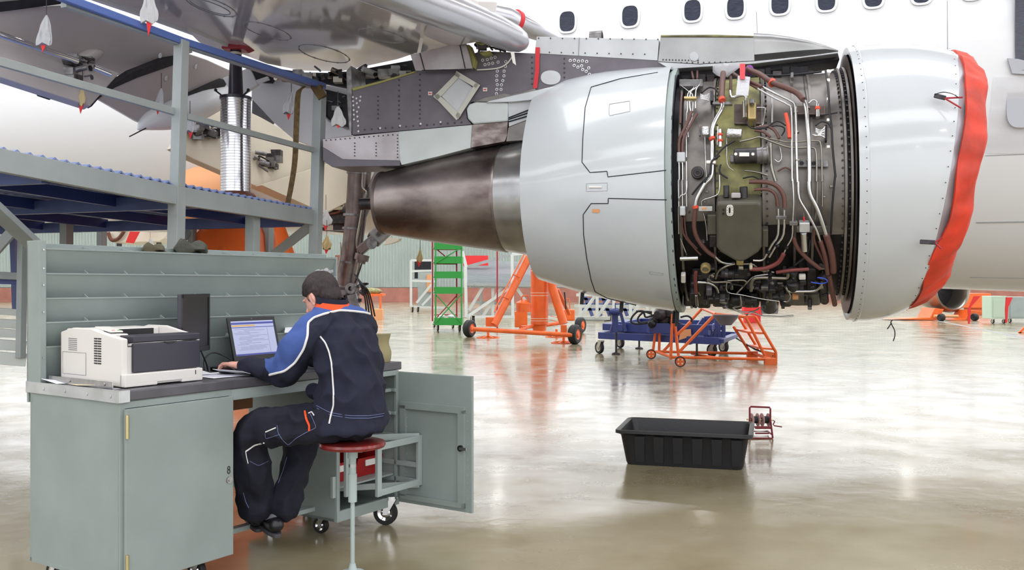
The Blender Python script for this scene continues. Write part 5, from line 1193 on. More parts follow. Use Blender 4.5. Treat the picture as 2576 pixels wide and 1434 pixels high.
b = MB(); b.lathe([(.35, .62), (1.2, .44), (jz(590), .38), (jz(500), .2), (jz(497), .17)], O, (0, 0, 1), 48); b.build('jack_body', 'orange', wj)
b = MB()
for k in range(3):
    a = 2 * PI * k / 3 + .5; d_ = V(math.cos(a), math.sin(a), 0); b = MB(); b.tube([O + V(0, 0, jz(500)) + d_ * .1, O + d_ * 1.1 + V(0, 0, .08)], [.07, .08], 14); b.lathe([(0, .16), (.02, .16), (.06, .06)], O + d_ * 1.1, (0, 0, 1), 20); b.build('leg', 'orange', wj)
# further fuselage jack trestle seen under the platform: orange cones either side
def cone(x, y0, y1, Y, r0, r1, label):
    o = V(W(x, 0, Y).x, Y, 0); t = thing('jack_stand', label, 'jack', o)
    b = MB(); b.lathe([(W(0, y1, Y).z, r1), (W(0, y0, Y).z, r0), (W(0, y0, Y).z + .02, 0)], o, (0, 0, 1), 32); b.build('stand_body', 'orange', t)
    b = MB(); b.lathe([(0, r1 * 1.25), (.05, r1 * 1.25), (W(0, y1, Y).z, r1)], o, (0, 0, 1), 32); b.build('stand_foot', 'orange', t)
cone(672, 520, 650, 12.5, .14, .4, 'orange conical jack stand seen under the platform, right of ribbed column')
# orange wing-root dome wrapped in film (seen under the wing flap)
b = MB(); c_ = W(520, 492, 13); b.ell(c_, (.52, .4, .42), n=28, m=16); o = b.build('engine_cover', 'orange_pale', None); tag(o, 'pale orange film-wrapped nacelle cover beyond the platform deck', 'cover')
b = MB(); b.cyl(c_ + V(0, 0, -c_.z), c_ - V(0, 0, .3), .12); oo = b.build('cover_support', 'mech_grey', None); oo.parent = o
# ================================================================ hanging bags with red streamers
def bag(x, y0, y1, Y, w_, mt, label, ybot=None, tilt=0):
    top = W(x, y0, Y); t = thing('streamer_bag', label, 'bag', W(x, y1, Y), None)
    n = 9; rings = []; sd_ = x * .37
    for i in range(n + 1):
        k = i / n; c = W(x + tilt * k, y0 + (y1 - y0) * k, Y); rx = w_ * (.1 + .9 * min(1, k * 1.5) ** .8) * (1 - .25 * max(0, k - .75))
        rings.append([c + V(rx * math.cos(a * PI / 10) * (1 + .1 * math.sin(a * 2.3 + sd_) + .1 * math.sin(k * 9 + sd_)), rx * .22 * math.sin(a * PI / 10) * (1 + .8 * math.sin(a * 1.9 + sd_ + k * 5)), (.012 * math.sin(a + sd_) if i == n else 0)) for a in range(20)])
    b = MB(); b.loft(rings); b.build('bag_body', mt, t)
    b = MB(); b.tube([W(x, y0 - 38, Y), top], .003, 6); b.build('cord', 'mech_dark', t)
    yb = ybot or y1 + 28; xx = x + tilt
    b = MB(); b.prism([W(xx - 7, y1 - 2, Y), W(xx + 7, y1 - 2, Y), W(xx - 2, yb, Y)], V(0, .006, 0)); b.build('streamer', 'flag_red', t)
bag(117, 38, 112, 7.2, .06, 'bag_white', 'white bag with red streamer hanging in front of the upper left wing panel', 132, -8)
bag(375, -30, 56, 6.0, .055, 'bag_white', 'translucent bag at top edge hanging beside the blue rail', 92)
bag(208, 214, 264, 7.8, .028, 'bag_old', 'thin dirty bag hanging below the flap actuator, left of the platform post', 286, -4)
bag(406, 222, 270, 8.6, .04, 'bag_white', 'white bag hanging just left of the tall platform post', 288, -8)
bag(478, 292, 330, 8.4, .045, 'bag_white', 'white bag partly behind the tall platform post', 350, 2)
bag(733, 232, 284, 8.3, .055, 'bag_white', 'clear white bag hanging left of the mustard strap', 302, -6)
bag(850, 268, 316, 7.3, .055, 'bag_white', 'white bag hanging in the open hatch of the aft fairing', 322, 2)
bag(820, 528, 566, 11.5, .07, 'bag_white', 'white bag below the wheel bay, just above the rack', 582, 0)
bag(822, 592, 626, 11, .055, 'bag_old', 'small cream bag hanging against the corrugated wall', 640, 0)
bag(1057, 628, 658, 9.5, .03, 'bag_old', 'yellowed bag hanging below the exhaust nozzle', 672, -2)
bag(378, 600, 630, 22, .1, 'bag_white', 'small white bag on the far cream aircraft panel', 640)
# ================================================================ orange tripod jack beyond the engine
JO = FL(1320, 862)
def fl(x, y, h=0): p = FL(x, y); p.z += h; return p
tj = thing('tripod_jack', 'orange aircraft tripod jack with wheels beyond the engine exhaust', 'jack', FL(1320, 850))
YJ = 23.0
wj_ = lambda x, y, Y=YJ: W(x, y, Y)
b = MB(); cx_ = wj_(1357, 0, 23.6).x; o = V(cx_, 23.6, 0); b.lathe([(W(0, 832, 23.6).z, .17), (W(0, 818, 23.6).z, .18), (W(0, 816, 23.6).z, .225), (W(0, 655, 23.6).z, .225), (W(0, 652, 23.6).z, .1), (W(0, 640, 23.6).z, .1), (W(0, 640, 23.6).z, 0)], o, (0, 0, 1), 36); cyl_ = b.build('jack_cylinder', 'orange', tj)
b = MB()
for y in (675, 681, 736, 743, 800, 806): b.tube([W(1357, y, 23.6), W(1357, y + 1.2, 23.6)], .228, 36)
b.build('painted_stripe', 'cream', cyl_)
pt = lambda pts, r, mt, name, par=tj, n=12: (lambda b: (b.tube([W(*p) for p in pts], r, n), b.build(name, mt, par))[1])(MB())
l_ = pt([(1243, 818, 22.6), (1330, 648, 23.4)], .1, 'orange', 'leg'); pt([(1244, 785, 22.6), (1250, 768, 22.7), (1318, 640, 23.3)], .018, 'orange', 'leg_rail', l_)
for a, c in (((1262, 745, 22.7), (1280, 752, 22.8)), ((1290, 690, 23), (1308, 698, 23))): pt([a, c], .015, 'orange', 'leg_rung', l_)
pt([(1418, 815, 23.2), (1390, 725, 23.4), (1388, 700, 23.4)], .11, 'orange', 'leg'); pt([(1432, 790, 24.4), (1402, 728, 23.9)], .05, 'orange', 'leg')
pt([(1190, 828, 22.6), (1440, 843, 22.2)], .055, 'orange', 'axle_beam'); pt([(1310, 824, 23.3), (1360, 820, 24.2), (1412, 812, 24.6)], .05, 'orange', 'axle_beam'); pt([(1305, 832, 22.6), (1340, 820, 23.4)], .04, 'orange', 'axle_beam')
b = MB(); p = W(1232, 818, 22.7); b.box(p.x - .1, p.x + .1, p.y - .1, p.y + .1, p.z - .03, p.z + .2); b.build('foot_socket', 'orange', tj, .01)
b = MB(); p = W(1418, 838, 22.3); b.box(p.x - .07, p.x + .07, p.y - .07, p.y + .07, p.z - .05, p.z + .2); b.build('foot_socket', 'orange', tj, .01)
def footpad(x, y, par, r=.32):
    o = FL(x, y); t = MB(); t.lathe([(0, r), (.02, r), (.02, r - .05), (0, r - .05)], o, (0, 0, 1), 32)
    for k in range(6): t.bar(o + V(0, 0, .06), o + V((r - .03) * math.cos(k * PI / 3), (r - .03) * math.sin(k * PI / 3), .015), .03, .02)
    t.cyl(o, o + V(0, 0, .22), .035); t.build('foot_pad', 'frame_red' if False else 'orange', par)
footpad(1228, 850, tj); footpad(1418, 863, tj); footpad(1400, 848, tj)
def wheel(c, r, w_, ax, par, mt_h='orange', name='wheel'):
    b = MB(); b.lathe([(-w_ / 2, r * .55), (-w_ / 2, r * .85), (-w_ * .3, r), (w_ * .3, r), (w_ / 2, r * .85), (w_ / 2, r * .55)], c, ax, 28); t = b.build(name, 'black_rubber', par)
    b = MB(); b.lathe([(-w_ * .55, 0), (-w_ * .55, r * .25), (-w_ * .4, r * .35), (-w_ * .45, r * .57), (w_ * .45, r * .57), (w_ * .4, r * .35), (w_ * .55, r * .25), (w_ * .55, 0)], c, ax, 20); b.build('wheel_hub', mt_h, t)
wa = V(.87, -.5, 0)
for (x, y, yb, r) in ((1181, 828, 848, .24), (1446, 845, 866, .25), (1460, 812, 838, .25)):
    Y = CH * F / (yb - CY); c = V((x - CX) / F * Y, Y, .24); wheel(c, .24, .2, wa, tj)
b = MB(); p = FL(1311, 833); b.box(p.x - .2, p.x + .2, p.y - .05, p.y + .4, .12, .62); b.build('pump_box', 'orange', tj, .02)
b = MB(); p = W(1322, 765, 23.2); b.tube([p + V(-.05, 0, -.2), p + V(-.05, 0, .02), p + V(-.02, 0, .12)], [.19, .19, .05], 24); b.tube(cat([p + V(-.1, -.05, .08), p + V(-.08, -.05, .2), p + V(.06, -.05, .2), p + V(.08, -.05, .05)]), .018, 8); b.build('oil_reservoir', 'orange', tj)
b = MB(); p = FL(1432, 822); b.box(p.x - .2, p.x + .2, p.y, p.y + .3, .2, W(0, 782, p.y).z + .05); b.build('control_box', 'orange', tj, .05)
pt([(1424, 778, 24), (1420, 735, 24)], .02, 'mech_dark', 'lever'); pt([(1425, 752, 24.2), (1432, 752, 24.2), (1434, 778, 24.2)], .012, 'orange', 'handle_bar')
for yy in (795, 805, 815): pt([(1385, yy, 24), (1402, yy + 4, 24)], .008, 'orange', 'guard_wire')
# ================================================================ green trolley
gt = thing('shelf_trolley', 'green slim shelf trolley on castors with red rear frame', 'trolley', FL(1125, 830))
YG = 28.0; gx = lambda x: W(x, 0, YG).x; gz = lambda y: W(0, y, YG).z + (0)
k_ = 0
x0_, x1_ = gx(1094), gx(1162)
for x in (1096, 1161): pt([(x, 606, YG), (x, 815, YG)], .025, 'green_paint', 'post', gt)
for x in (1088, 1149): pt([(x, 606, YG + .9), (x, 808, YG + .9)], .025, 'frame_red', 'post', gt)
for y0_, y1_ in ((606, 627), (645, 663), (683, 700), (722, 739), (800, 818)):
    b = MB(); b.box(x0_, x1_, YG - .02, YG, gz(y1_), gz(y0_)); b.box(x0_ - .08, x1_ - .08, YG, YG + .9, gz(y1_) + .02, gz(y1_) + .04); b.box(x0_ - .02, x0_, YG, YG + .9, gz(y1_), gz(y0_)); b.box(x1_ - .02, x1_, YG, YG + .9, gz(y1_), gz(y0_)); b.build('tray', 'green_paint', gt)
for a, c in (((1096, 662), (1162, 622)), ((1096, 740), (1160, 812)), ((1162, 738), (1096, 812))): pt([(*a, YG - .03), (*c, YG - .03)], .018, 'green_paint', 'cross_brace', gt)
for a, c in (((1096, 625), (1120, 645)), ((1150, 742), (1098, 800)), ((1092, 792), (1150, 792)), ((1092, 628), (1150, 628)), ((1092, 664), (1150, 664))): pt([(*a, YG + .9), (*c, YG + .9)], .018, 'frame_red', 'cross_brace', gt)
for (x, y) in ((1102, 832), (1157, 834), (1140, 826), (1093, 824)): o = FL(x, y); castor(o, .1, gt, .05, 'caster_cream', .3)
for (x, y, r) in ((1112, 796, .1), (1135, 796, .12)):
    b = MB(); b.ell(W(x, y, YG + .3), (r, .1, .06), n=12, m=8); single(b, 'rolled_cloth', 'paper', 'white bundle in the bottom trolley tray, %s' % ('left one' if x < 1120 else 'right one'), 'bundle')
# ================================================================ engine stand (blue), orange steps
es = thing('engine_stand', 'navy blue wheeled engine stand below the engine', 'stand', FL(1680, 885))
def ft(x, y, h): p = FL(x, y); p.z = h; return p
a0, a1, b0, b1 = FL(1510, 886), FL(1812, 905), FL(1570, 868), FL(1850, 885)
def fr(a, c, z, w_=.1, h_=.14, name='frame_beam', mt='navy_paint'):
    b = MB(); b.bar(V(a.x, a.y, z), V(c.x, c.y, z), w_, h_); return b.build(name, mt, es, .006)
for z in (.36,): fr(a0, a1, z); fr(b0, b1, z); fr(a0, b0, z); fr(a1, b1, z, .14, .08); fr(a0.lerp(a1, .75), b0.lerp(b1, .75), z, .12, .2)
ia, ib = a0.lerp(a1, .2) + V(0, .15, 0), a0.lerp(a1, .93) + V(0, .15, 0); ic, id_ = b0.lerp(b1, .15), b0.lerp(b1, .9)
for z in (.56,): fr(ia, ib, z, .1, .2); fr(ic, id_, z, .1, .2); fr(ia, ic, z + .05, .1, .1); fr(ib, id_, z + .05, .1, .1)
fr(a0.lerp(a1, .05), a0.lerp(a1, .22), .55, .14, .14); fr(a0.lerp(a1, .05), b0.lerp(b1, .05), .55, .14, .14)
for (x, y) in ((1512, 890), (1564, 876), (1796, 898), (1825, 888)):
    Yc = CH * F / (y - CY); o = FL(x, y); castor(o, .13, es, .07, 'caster_cream', .5)
for (x, y, zt2) in ((1550, 892, .7), (1608, 878, .36), (1753, 900, .5)):
    o = FL(x, y); b = MB(); b.lathe([(0, .09), (.025, .09), (.05, .03)], o, (0, 0, 1), 20); b.cyl(o, o + V(0, 0, zt2), .022); b.build('levelling_foot', 'mech_dark', es)
YS = 18.6
pe = lambda pts, w_, mt='navy_paint', name='upright', Y=YS: (lambda b: ([b.bar(W(a[0], a[1], Y), W(c[0], c[1], Y), w_, w_, up=(0, 1, 0)) for a, c in zip(pts, pts[1:])], b.build(name, mt, es, .006))[1])(MB())
pe([(1546, 776), (1548, 836)], .12); pe([(1556, 776), (1536, 838)], .06); pe([(1560, 782), (1574, 834)], .06); pe([(1548, 762), (1548, 780)], .02)
b = MB(); p = W(1545, 785, YS - .1); b.lathe([(-.1, .06), (.1, .06)], p, (1, 0, 0), 16); b.build('winch', 'navy_paint', es); pe([(1537, 788), (1536, 806), (1520, 808)], .02, 'mech_dark', 'crank', YS - .2)
for x in (1775, 1788, 1808, 1820): pe([(x, 800 if x < 1800 else 790), (x, 850)], .07)
pe([(1745, 840), (1772, 802), (1805, 800)], .1); pe([(1805, 794), (1796, 860)], .08)
b = MB(); p = W(1655, 822, YS); b.box(p.x - .2, p.x + .22, p.y - .2, p.y + .2, p.z - .12, p.z + .08); b.build('cradle', 'navy_paint', es)
# removed accessory with hoses on the stand
ac = thing('removed_accessory', 'black removed engine accessory with looping hoses on the blue stand', 'engine part', W(1660, 812, YS))
for i, (x, y, r) in enumerate(((1652, 806, .13), (1672, 800, .16), (1690, 806, .12), (1664, 790, .14), (1688, 785, .12), (1640, 815, .08))):
    b = MB(); p = W(x, y, YS - .05 * i); b.lathe([(-r, 0), (-r, r * .6), (-r * .5, r), (r * .5, r), (r, r * .6), (r, 0)], p, (1, .3 * i, .2), 20); b.build('housing', ('mech_dark', 'gearbox', 'fan_dark')[i % 3], ac)
for k, P in enumerate((((1640, 790), (1610, 782), (1592, 795), (1588, 810), (1605, 815), (1630, 812)), ((1640, 785), (1620, 785), (1605, 800), (1610, 812), (1640, 808)), ((1705, 812), (1725, 818), (1740, 805), (1730, 795), (1712, 798)), ((1645, 792), (1625, 798), (1618, 785), (1600, 783)))):
    b = MB(); b.tube(cat([W(x, y, YS - .1) for x, y in P]), .02, 8); b.build('hose', 'cable_black', ac)
b = MB(); b.prism([W(1713, 830, YS - .4), W(1738, 828, YS - .4), W(1739, 846, YS - .4), (W(1708, 856, YS - .4))], V(0, .03, 0)); single(b, 'rag', 'orange_pale', 'peach cloth draped over the blue stand side', 'rag')
# drain bowl hanging below the gearbox
b = MB(); o = W(1834, 0, 8.2); oo_ = V(W(1826, 0, 15).x, 15, 0); zz = lambda y: W(0, y, 15).z
b.lathe([(zz(818), 0), (zz(818), .09), (zz(798), .2), (zz(792), .21), (zz(793), .19), (zz(815), .08), (zz(815), 0)], oo_, (0, 0, 1), 32)
bk = single(b, 'drain_bowl', 'pylon_dark', 'dark grey drip bowl on top of the orange step frame below the gearbox', 'bowl')
# orange steps
sp_ = thing('rolling_steps', 'orange wheeled step ladder frame in front of the blue stand', 'steps', FL(1790, 915))
def q3(a, c, r=.028, name='frame_tube', mt='orange'): b = MB(); b.tube([a, c], r, 10); return b.build(name, mt, sp_)
NA, NB = FL(1690, 912), FL(1940, 918); FA, FB = FL(1650, 897), FL(1895, 902)      # near and far base corners
Yn, Yf = NA.y, FA.y
for a, c in ((NA, NB), (FA, FB), (NA, FA), (NB, FB)): q3(a + V(0, 0, .1), c + V(0, 0, .1))
q3(W(1687, 905, Yn), W(1692, 790, Yn)); q3(W(1708, 905, Yn), W(1695, 790, Yn)); q3(W(1642, 888, Yf), W(1656, 780, Yf)); q3(W(1658, 890, Yf), W(1660, 780, Yf))
q3(W(1707, 887, Yn), W(1800, 790, Yn)); q3(W(1665, 888, Yf), W(1766, 776, Yf)); q3(W(1700, 845, Yn), W(1738, 810, Yn))
q3(W(1900, 797, Yn), W(1952, 886, Yn)); q3(W(1952, 886, Yn), W(1952, 914, Yn)); q3(W(1876, 798, Yn), W(1930, 907, Yn)); q3(W(1859, 798, Yf), W(1908, 879, Yf)); q3(W(1845, 821, Yf), W(1893, 896, Yf))
def tread(near, far):
    b = MB(); b.prism([W(*near[0], Yn), W(*near[1], Yn), W(*far[1], Yf), W(*far[0], Yf)], V(0, 0, .035)); b.build('step_tread', 'orange', sp_)
tread(((1884, 839), (1922, 841)), ((1853, 832), (1894, 833))); tread(((1916, 879), (1947, 881)), ((1878, 871), (1908, 871))); tread(((1876, 799), (1901, 798)), ((1838, 797), (1862, 796)))
b = MB(); b.prism([W(1922, 882, Yn), W(1952, 888, Yn), W(1952, 915, Yn), W(1930, 915, Yn)], V(0, .02, 0)); b.box(NB.x - .12, NB.x + .08, NB.y - .04, NB.y + .06, 0, .12); b.build('end_foot', 'orange', sp_)
b = MB(); b.box(FB.x - .12, FB.x + .08, FB.y - .04, FB.y + .06, 0, .14); b.build('end_foot', 'orange', sp_)
q3(W(1740, 890, Yf), W(1840, 905, Yn), .02); q3(W(1800, 790, Yn), W(1872, 797, Yn)); q3(W(1800, 790, Yn), W(1766, 776, Yf))
for (x, y) in ((1711, 924), (1638, 904)):
    Yw = CH * F / (y - CY); c = V((x - CX) / F * Yw, Yw, .1)
    wd_ = .05; r = .095; b = MB(); b.lathe([(-.02, r * .8), (-.025, r), (.025, r), (.02, r * .8)], c, (.1, 1, 0), 28); t = b.build('wheel', 'black_rubber', sp_)
    b = MB(); b.lathe([(-.015, 0), (-.015, r * .84), (.015, r * .84), (.015, 0)], c, (.1, 1, 0), 24); hb = b.build('wheel_disc', 'orange', t)
    b = MB()
    for k in range(4): a = PI / 4 + k * PI / 2; pq = c + V(r * .5 * math.cos(a), -.017, r * .5 * math.sin(a)); b.cyl(pq, pq + V(0, -.003, 0), r * .14, n=12)
    b.build('wheel_hole', 'cream', hb)
b = MB(); b.tube([ft(1835, 880, .35), ft(1900, 905, .2), ft(1945, 912, .12)], .018, 8); single(b, 'tow_bar', 'black_plastic', 'thin black tow bar between blue stand and orange steps', 'tow bar')
# ================================================================ black tub and cable reel
tub = thing('drip_tub', 'large black plastic drip tub on the floor right of centre', 'tub', FL(1740, 1150))
n0, n1, m0, m1 = FL(1592, 1152), FL(1893, 1162), None, None
zr = .285
rimf = [on_plane(1565, 1083, V(0, 0, zr), V(0, 0, 1)), on_plane(1915, 1098, V(0, 0, zr), V(0, 0, 1)), on_plane(1880, 1060, V(0, 0, zr), V(0, 0, 1)), on_plane(1562, 1050, V(0, 0, zr), V(0, 0, 1))]
cen_ = sum(rimf, V(0, 0, 0)) / 4; cen_.z = 0
ux = (rimf[1] - rimf[0]).normalized(); uy = V(-ux.y, ux.x, 0); hwx = ((rimf[1] - rimf[0]).length + (rimf[2] - rimf[3]).length) / 4; hwy = max(.28, ((rimf[3] - rimf[0]).length + (rimf[2] - rimf[1]).length) / 4)
MT = Matrix(((ux.x, uy.x, 0, cen_.x), (ux.y, uy.y, 0, cen_.y), (0, 0, 1, 0), (0, 0, 0, 1)))
def rr(hx, hy, rad, z, n=6, wob=0):
    out = []
    for (sx, sy, a0_) in ((1, 1, 0), (-1, 1, PI / 2), (-1, -1, PI), (1, -1, 1.5 * PI)):
        for k in range(n + 1):
            a = a0_ + PI / 2 * k / n; out.append(MT @ V(sx * (hx - rad) + rad * math.cos(a), sy * (hy - rad) + rad * math.sin(a), z))
    return out
b = MB(); b.loft([rr(hwx * .84, hwy * .78, .05, .0), rr(hwx * .86, hwy * .8, .06, .02), rr(hwx * .93, hwy * .9, .06, .24), rr(hwx * .95, hwy * .92, .05, .25), rr(hwx, hwy, .05, .262), rr(hwx, hwy, .05, .285), rr(hwx * .975, hwy * .95, .05, .29), rr(hwx * .93, hwy * .89, .05, .28), rr(hwx * .845, hwy * .78, .06, .03), rr(hwx * .8, hwy * .7, .05, .022)])
b.build('tub_shell', 'tub_black', tub)
b = MB()
for k in range(6):
    x = -hwx * .7 + k * hwx * .28
    for sg, in_ in ((-1, 0), (1, 0)): b.prism([MT @ V(x, sg * hwy * .8, .03), MT @ V(x + .07, sg * hwy * .8, .03), MT @ V(x + .075, sg * hwy * .905, .24), MT @ V(x - .005, sg * hwy * .905, .24)], uy * (.012 * sg))
b.build('moulded_rib', 'tub_black', tub)
rl = thing('cable_reel', 'small red hand-cranked cable reel behind the right end of the tub', 'reel', FL(1915, 1100))
YR = CH * F / (1104 - CY); rp_ = lambda x, y, dy=0: W(x, y, YR + dy)
def rt(pts, r=.008, mt='reel_red', name='reel_frame', par=rl): b = MB(); b.tube(pts, r, 8); return b.build(name, mt, par)
rt([rp_(1886, 1055), rp_(1886, 1026), rp_(1889, 1023), rp_(1936, 1025), rp_(1938, 1029), rp_(1938, 1060)], .009); rt([rp_(1938, 1055), rp_(1944, 1102)], .009); rt([rp_(1886, 1055), rp_(1884, 1098, .0)], .009)
rt([rp_(1900, 1076), rp_(1938, 1076)], .012); rt([rp_(1880, 1102), rp_(1944, 1103)], .008); rt([rp_(1890, 1074, .25), rp_(1936, 1074, .25)], .008); rt([rp_(1886, 1090, .0), rp_(1888, 1085, .3), rp_(1932, 1085, .3), rp_(1940, 1092, .0)], .008)
rt([rp_(1900, 1090), rp_(1935, 1090)], .008)
for x in (1891, 1906, 1917, 1933):
    b = MB(); b.lathe([(-.003, .02), (-.003, .062), (.003, .062), (.003, .02)], rp_(x, 1056, .06), (1, .1, 0), 28); b.build('reel_disc', 'reel_disc', rl)
b = MB(); b.cyl(rp_(1878, 1055, .06), rp_(1945, 1057, .06), .007); b.build('reel_axle', 'brass', rl)
for x0_, x1_ in ((1892, 1905), (1918, 1932)): b = MB(); b.cyl(rp_(x0_, 1056, .06), rp_(x1_, 1056, .06), .034); b.build('wound_cable', 'black_rubber', rl)
rt([rp_(1944, 1057, .06), rp_(1949, 1060, .06), rp_(1945, 1068, .06), rp_(1948, 1071, .06), rp_(1967, 1074, .06)], .006, 'reel_red', 'crank_handle')
# ================================================================ far background stands, cabinets, equipment
def frame(name, label, cat_, Y, lines, mt, w_=.05, extra=None, loc=None, parts='frame_bar'):
    t = thing(name, label, cat_, loc or W(lines[0][0][0], 800, Y) * 1.0)
    for iL, L in enumerate(lines):
        y2 = (L[2] if len(L) > 2 else 0) + .023 * iL; b = MB(); b.bar(W(L[0][0], L[0][1], Y + y2), W(L[1][0], L[1][1], Y + y2), w_, w_, up=(0, 1, 0)); b.build(parts, L[3] if len(L) > 3 else mt, t)
    return t
def gy(y): return CH * F / (y - CY)
Yc = gy(785)
t = frame('wheeled_rack', 'white pipe-framed rack trolley with grey locker left of the green trolley', 'rack', Yc, [((1034, 655), (1034, 772)), ((1034, 655), (1088, 655)), ((1034, 682), (1090, 681)), ((1036, 706), (1094, 708)), ((1034, 772), (1120, 775)), ((1048, 762), (1086, 715)), ((1088, 655), (1088, 770)), ((1062, 768), (1098, 730))], 'frame_white', .12, loc=FL(1060, 785))
b = MB(); p = FL(1060, 783); b.box(p.x - .2, p.x + .5, p.y + .1, p.y + .6, .2, W(0, 684, Yc).z); b.build('locker', 'grey_plastic' if False else 'bench_light', t)
b = MB(); b.box(p.x + .3, p.x + .62, p.y - .05, p.y + .1, W(0, 735, Yc).z, W(0, 690, Yc).z); b.build('cork_board', 'orange_pale', t)
b = MB(); b.box(p.x - .45, p.x + .55, p.y + .7, p.y + .8, W(0, 700, Yc).z, W(0, 655, Yc).z); b.build('dark_panel', 'fan_dark', t)
for x in (1038, 1052): castor(FL(x, 785), .13, t, .08, 'caster_cream', .3)
# long grated dock behind the tripod jack
Yd = gy(800)
t = frame('wide_dock', 'long low white dock with ribbed grey-blue deck behind the tripod jack', 'platform', Yd, [((1171, 672), (1173, 798)), ((1173, 798), (1300, 797)), ((1288, 640), (1290, 797)), ((1175, 716), (1345, 720)), ((1290, 797), (1500, 800)), ((1178, 795), (1280, 725)), ((1163, 632), (1173, 672)), ((1173, 672), (1288, 640), 0, 'platform_paint'), ((1288, 640), (1330, 636)), ((1300, 725), (1345, 790)), ((1180, 780), (1215, 722)), ((1215, 795), (1262, 722)), ((1240, 722), (1240, 795)), ((1210, 722), (1210, 795), 3), ((1195, 760), (1290, 765), 3)], 'frame_white', .13, loc=FL(1240, 800))
b = MB(); 
for i in range(34):
    k = i / 33; y = 716 - k * 56; b.bar(W(1176 - 10 * k, y - 1, Yd + k * 16), W(1400, y + 2, Yd + k * 16), .2, .14)
b.build('deck_slat', 'platform_paint', t); b2 = MB(); b2.prism([W(1176, 718, Yd + .1), W(1400, 721, Yd + .1), W(1390, 662, Yd + 16.1), W(1165, 660, Yd + 16.1)], V(0, 0, -.05)); b2.build('deck_plate', 'pylon_dark', t)
castor(FL(1190, 818), .17, t, .09, 'caster_cream', .3)
b = MB(); p0_ = W(1165, 668, 50); b.box(p0_.x, W(1228, 0, 50).x, 50, 50.3, W(0, 668, 50).z, W(0, 643, 50).z); b.build('red_board', 'flag_red', t)
# truss platforms right of jack
tr_l = [((1460 + i * 42, 735), (1460 + i * 42, 800)) for i in range(7)] + [((1460 + i * 42, 798), (1500 + i * 42, 740)) for i in range(6)] + [((1445, 800), (1760, 803)), ((1445, 770), (1760, 772)), ((1450, 742), (1760, 742)), ((1445, 806), (1760, 810))]
t = frame('truss_platform', 'long white lattice platform base seen below the engine cowl', 'platform', gy(808), tr_l, 'frame_white', .12, loc=FL(1600, 808))
for i in range(5):
    b = MB(); b.bar(W(1470 + i * 22, 742, gy(808) + 2), W(1490 + i * 22, 795, gy(808) + 2), .14, .1, up=(0, 1, 0)); b.build('stair_stringer', 'platform_blue', t)
for y in (752, 765, 778): b = MB(); b.bar(W(1462, y, gy(808) + 2), W(1600, y + 2, gy(808) + 2), .1, .1); b.build('stair_rail', 'platform_blue', t)
# black struts hanging below the cowl
for k, (x, y0_, y1_, Y) in enumerate(((1463, 738, 774, 7.6), (1562, 762, 790, 7.6), (1702, 772, 850, 7.45), (1695, 775, 832, 7.5))):
    b = MB(); b.bar(W(x + 3, y0_ - 10, Y), W(x, (y0_ + y1_) / 2 + 10, Y), .03, .02, up=(0, 1, 0)); single(b, 'cowl_strut', 'fan_dark', ('black hold-open strut below the rear of the cowl', 'black strut below the cowl above the blue winch post', 'longer black strut below the front edge of the cowl', 'shorter black strut beside the longer one below the cowl')[k], 'strut')
# red toolbox
b = MB(); p = FL(1895, 812); b.box(p.x - .35, p.x + .35, p.y, p.y + .4, .3, .62); b.box(p.x - .3, p.x + .3, p.y + .05, p.y + .35, 0, .3); single(b, 'tool_box', 'flag_red', 'red box on the far floor behind the orange steps', 'box', bev=.01)
# person-height equipment left of the wall: yellow-vest trolley
t = thing('orange_table', 'small orange table with yellow-green bundle before the brick base', 'table', FL(948, 800)); Yt = gy(800)
for x in (935, 957): b = MB(); b.bar(W(x, 800, Yt), W(x, 740, Yt), .08, .08, up=(0, 1, 0)); b.build('leg', 'orange', t)
b = MB(); b.box(W(915, 0, Yt).x, W(962, 0, Yt).x, Yt, Yt + 1, W(0, 745, Yt).z, W(0, 739, Yt).z); b.build('table_top', 'orange', t)
b = MB(); b.ell(W(930, 733, Yt + .4), (.55, .3, .17)); single(b, 'hose_bundle', 'zinc_yellow', 'yellow-green bundle lying on the small orange table', 'bundle')
b = MB(); p = FL(948, 805); b.box(p.x - .2, p.x + .22, p.y, p.y + .4, 0, .45); single(b, 'carton', 'orange_pale', 'brown carton on the floor under the orange table', 'box')
b = MB(); b.box(W(843, 0, 60).x, W(862, 0, 60).x, 60, 60.2, 0, W(0, 642, 60).z); single(b, 'dark_cabinet', 'hub_brown', 'tall brown cabinet before the wall beside the landing gear', 'cabinet')
# red rope post
b = MB(); b.cyl(V(W(1251, 0, 30).x, 30, 0), V(W(1251, 0, 30).x, 30, W(0, 632, 30).z), .025); single(b, 'support_pole', 'frame_red', 'thin dark red pole left of the tripod jack', 'pole')
# cream aircraft nose part in the back left
t = thing('spare_cowl', 'cream cowling with red-lined slots seen between the platform posts', 'cowling', V(W(345, 0, 24).x, 24, 0))
b = MB(); P = [W(x, y, 24) for x, y in ((268, 572), (425, 572), (423, 588), (414, 600), (400, 609), (290, 612), (272, 600))]; b.prism(P, V(0, 1.2, 0)); b.build('cowl_shell', 'cream', t, .03)
for x in (300, 372, 390, 418): b = MB(); b.prism([W(x - 6, 575, 23.95), W(x + 6, 575, 23.95), W(x + 5, 581, 23.95), W(x - 5, 581, 23.95)], V(0, .05, 0)); b.build('cowl_slot', 'gap_dark', t)
b = MB(); b.tube(cat([W(x, y, 23.9) for x, y in ((272, 585), (280, 603), (295, 602), (308, 588), (314, 575))]), .05, 8); b.build('cowl_seal', 'rust_brown', t)
b = MB(); b.bar(V(W(300, 0, 24.3).x, 24.3, 0), W(300, 606, 24.3), .1, .1); b.bar(V(W(400, 0, 24.3).x, 24.3, 0), W(400, 604, 24.3), .1, .1); b.build('cowl_stand', 'mech_dark', t)
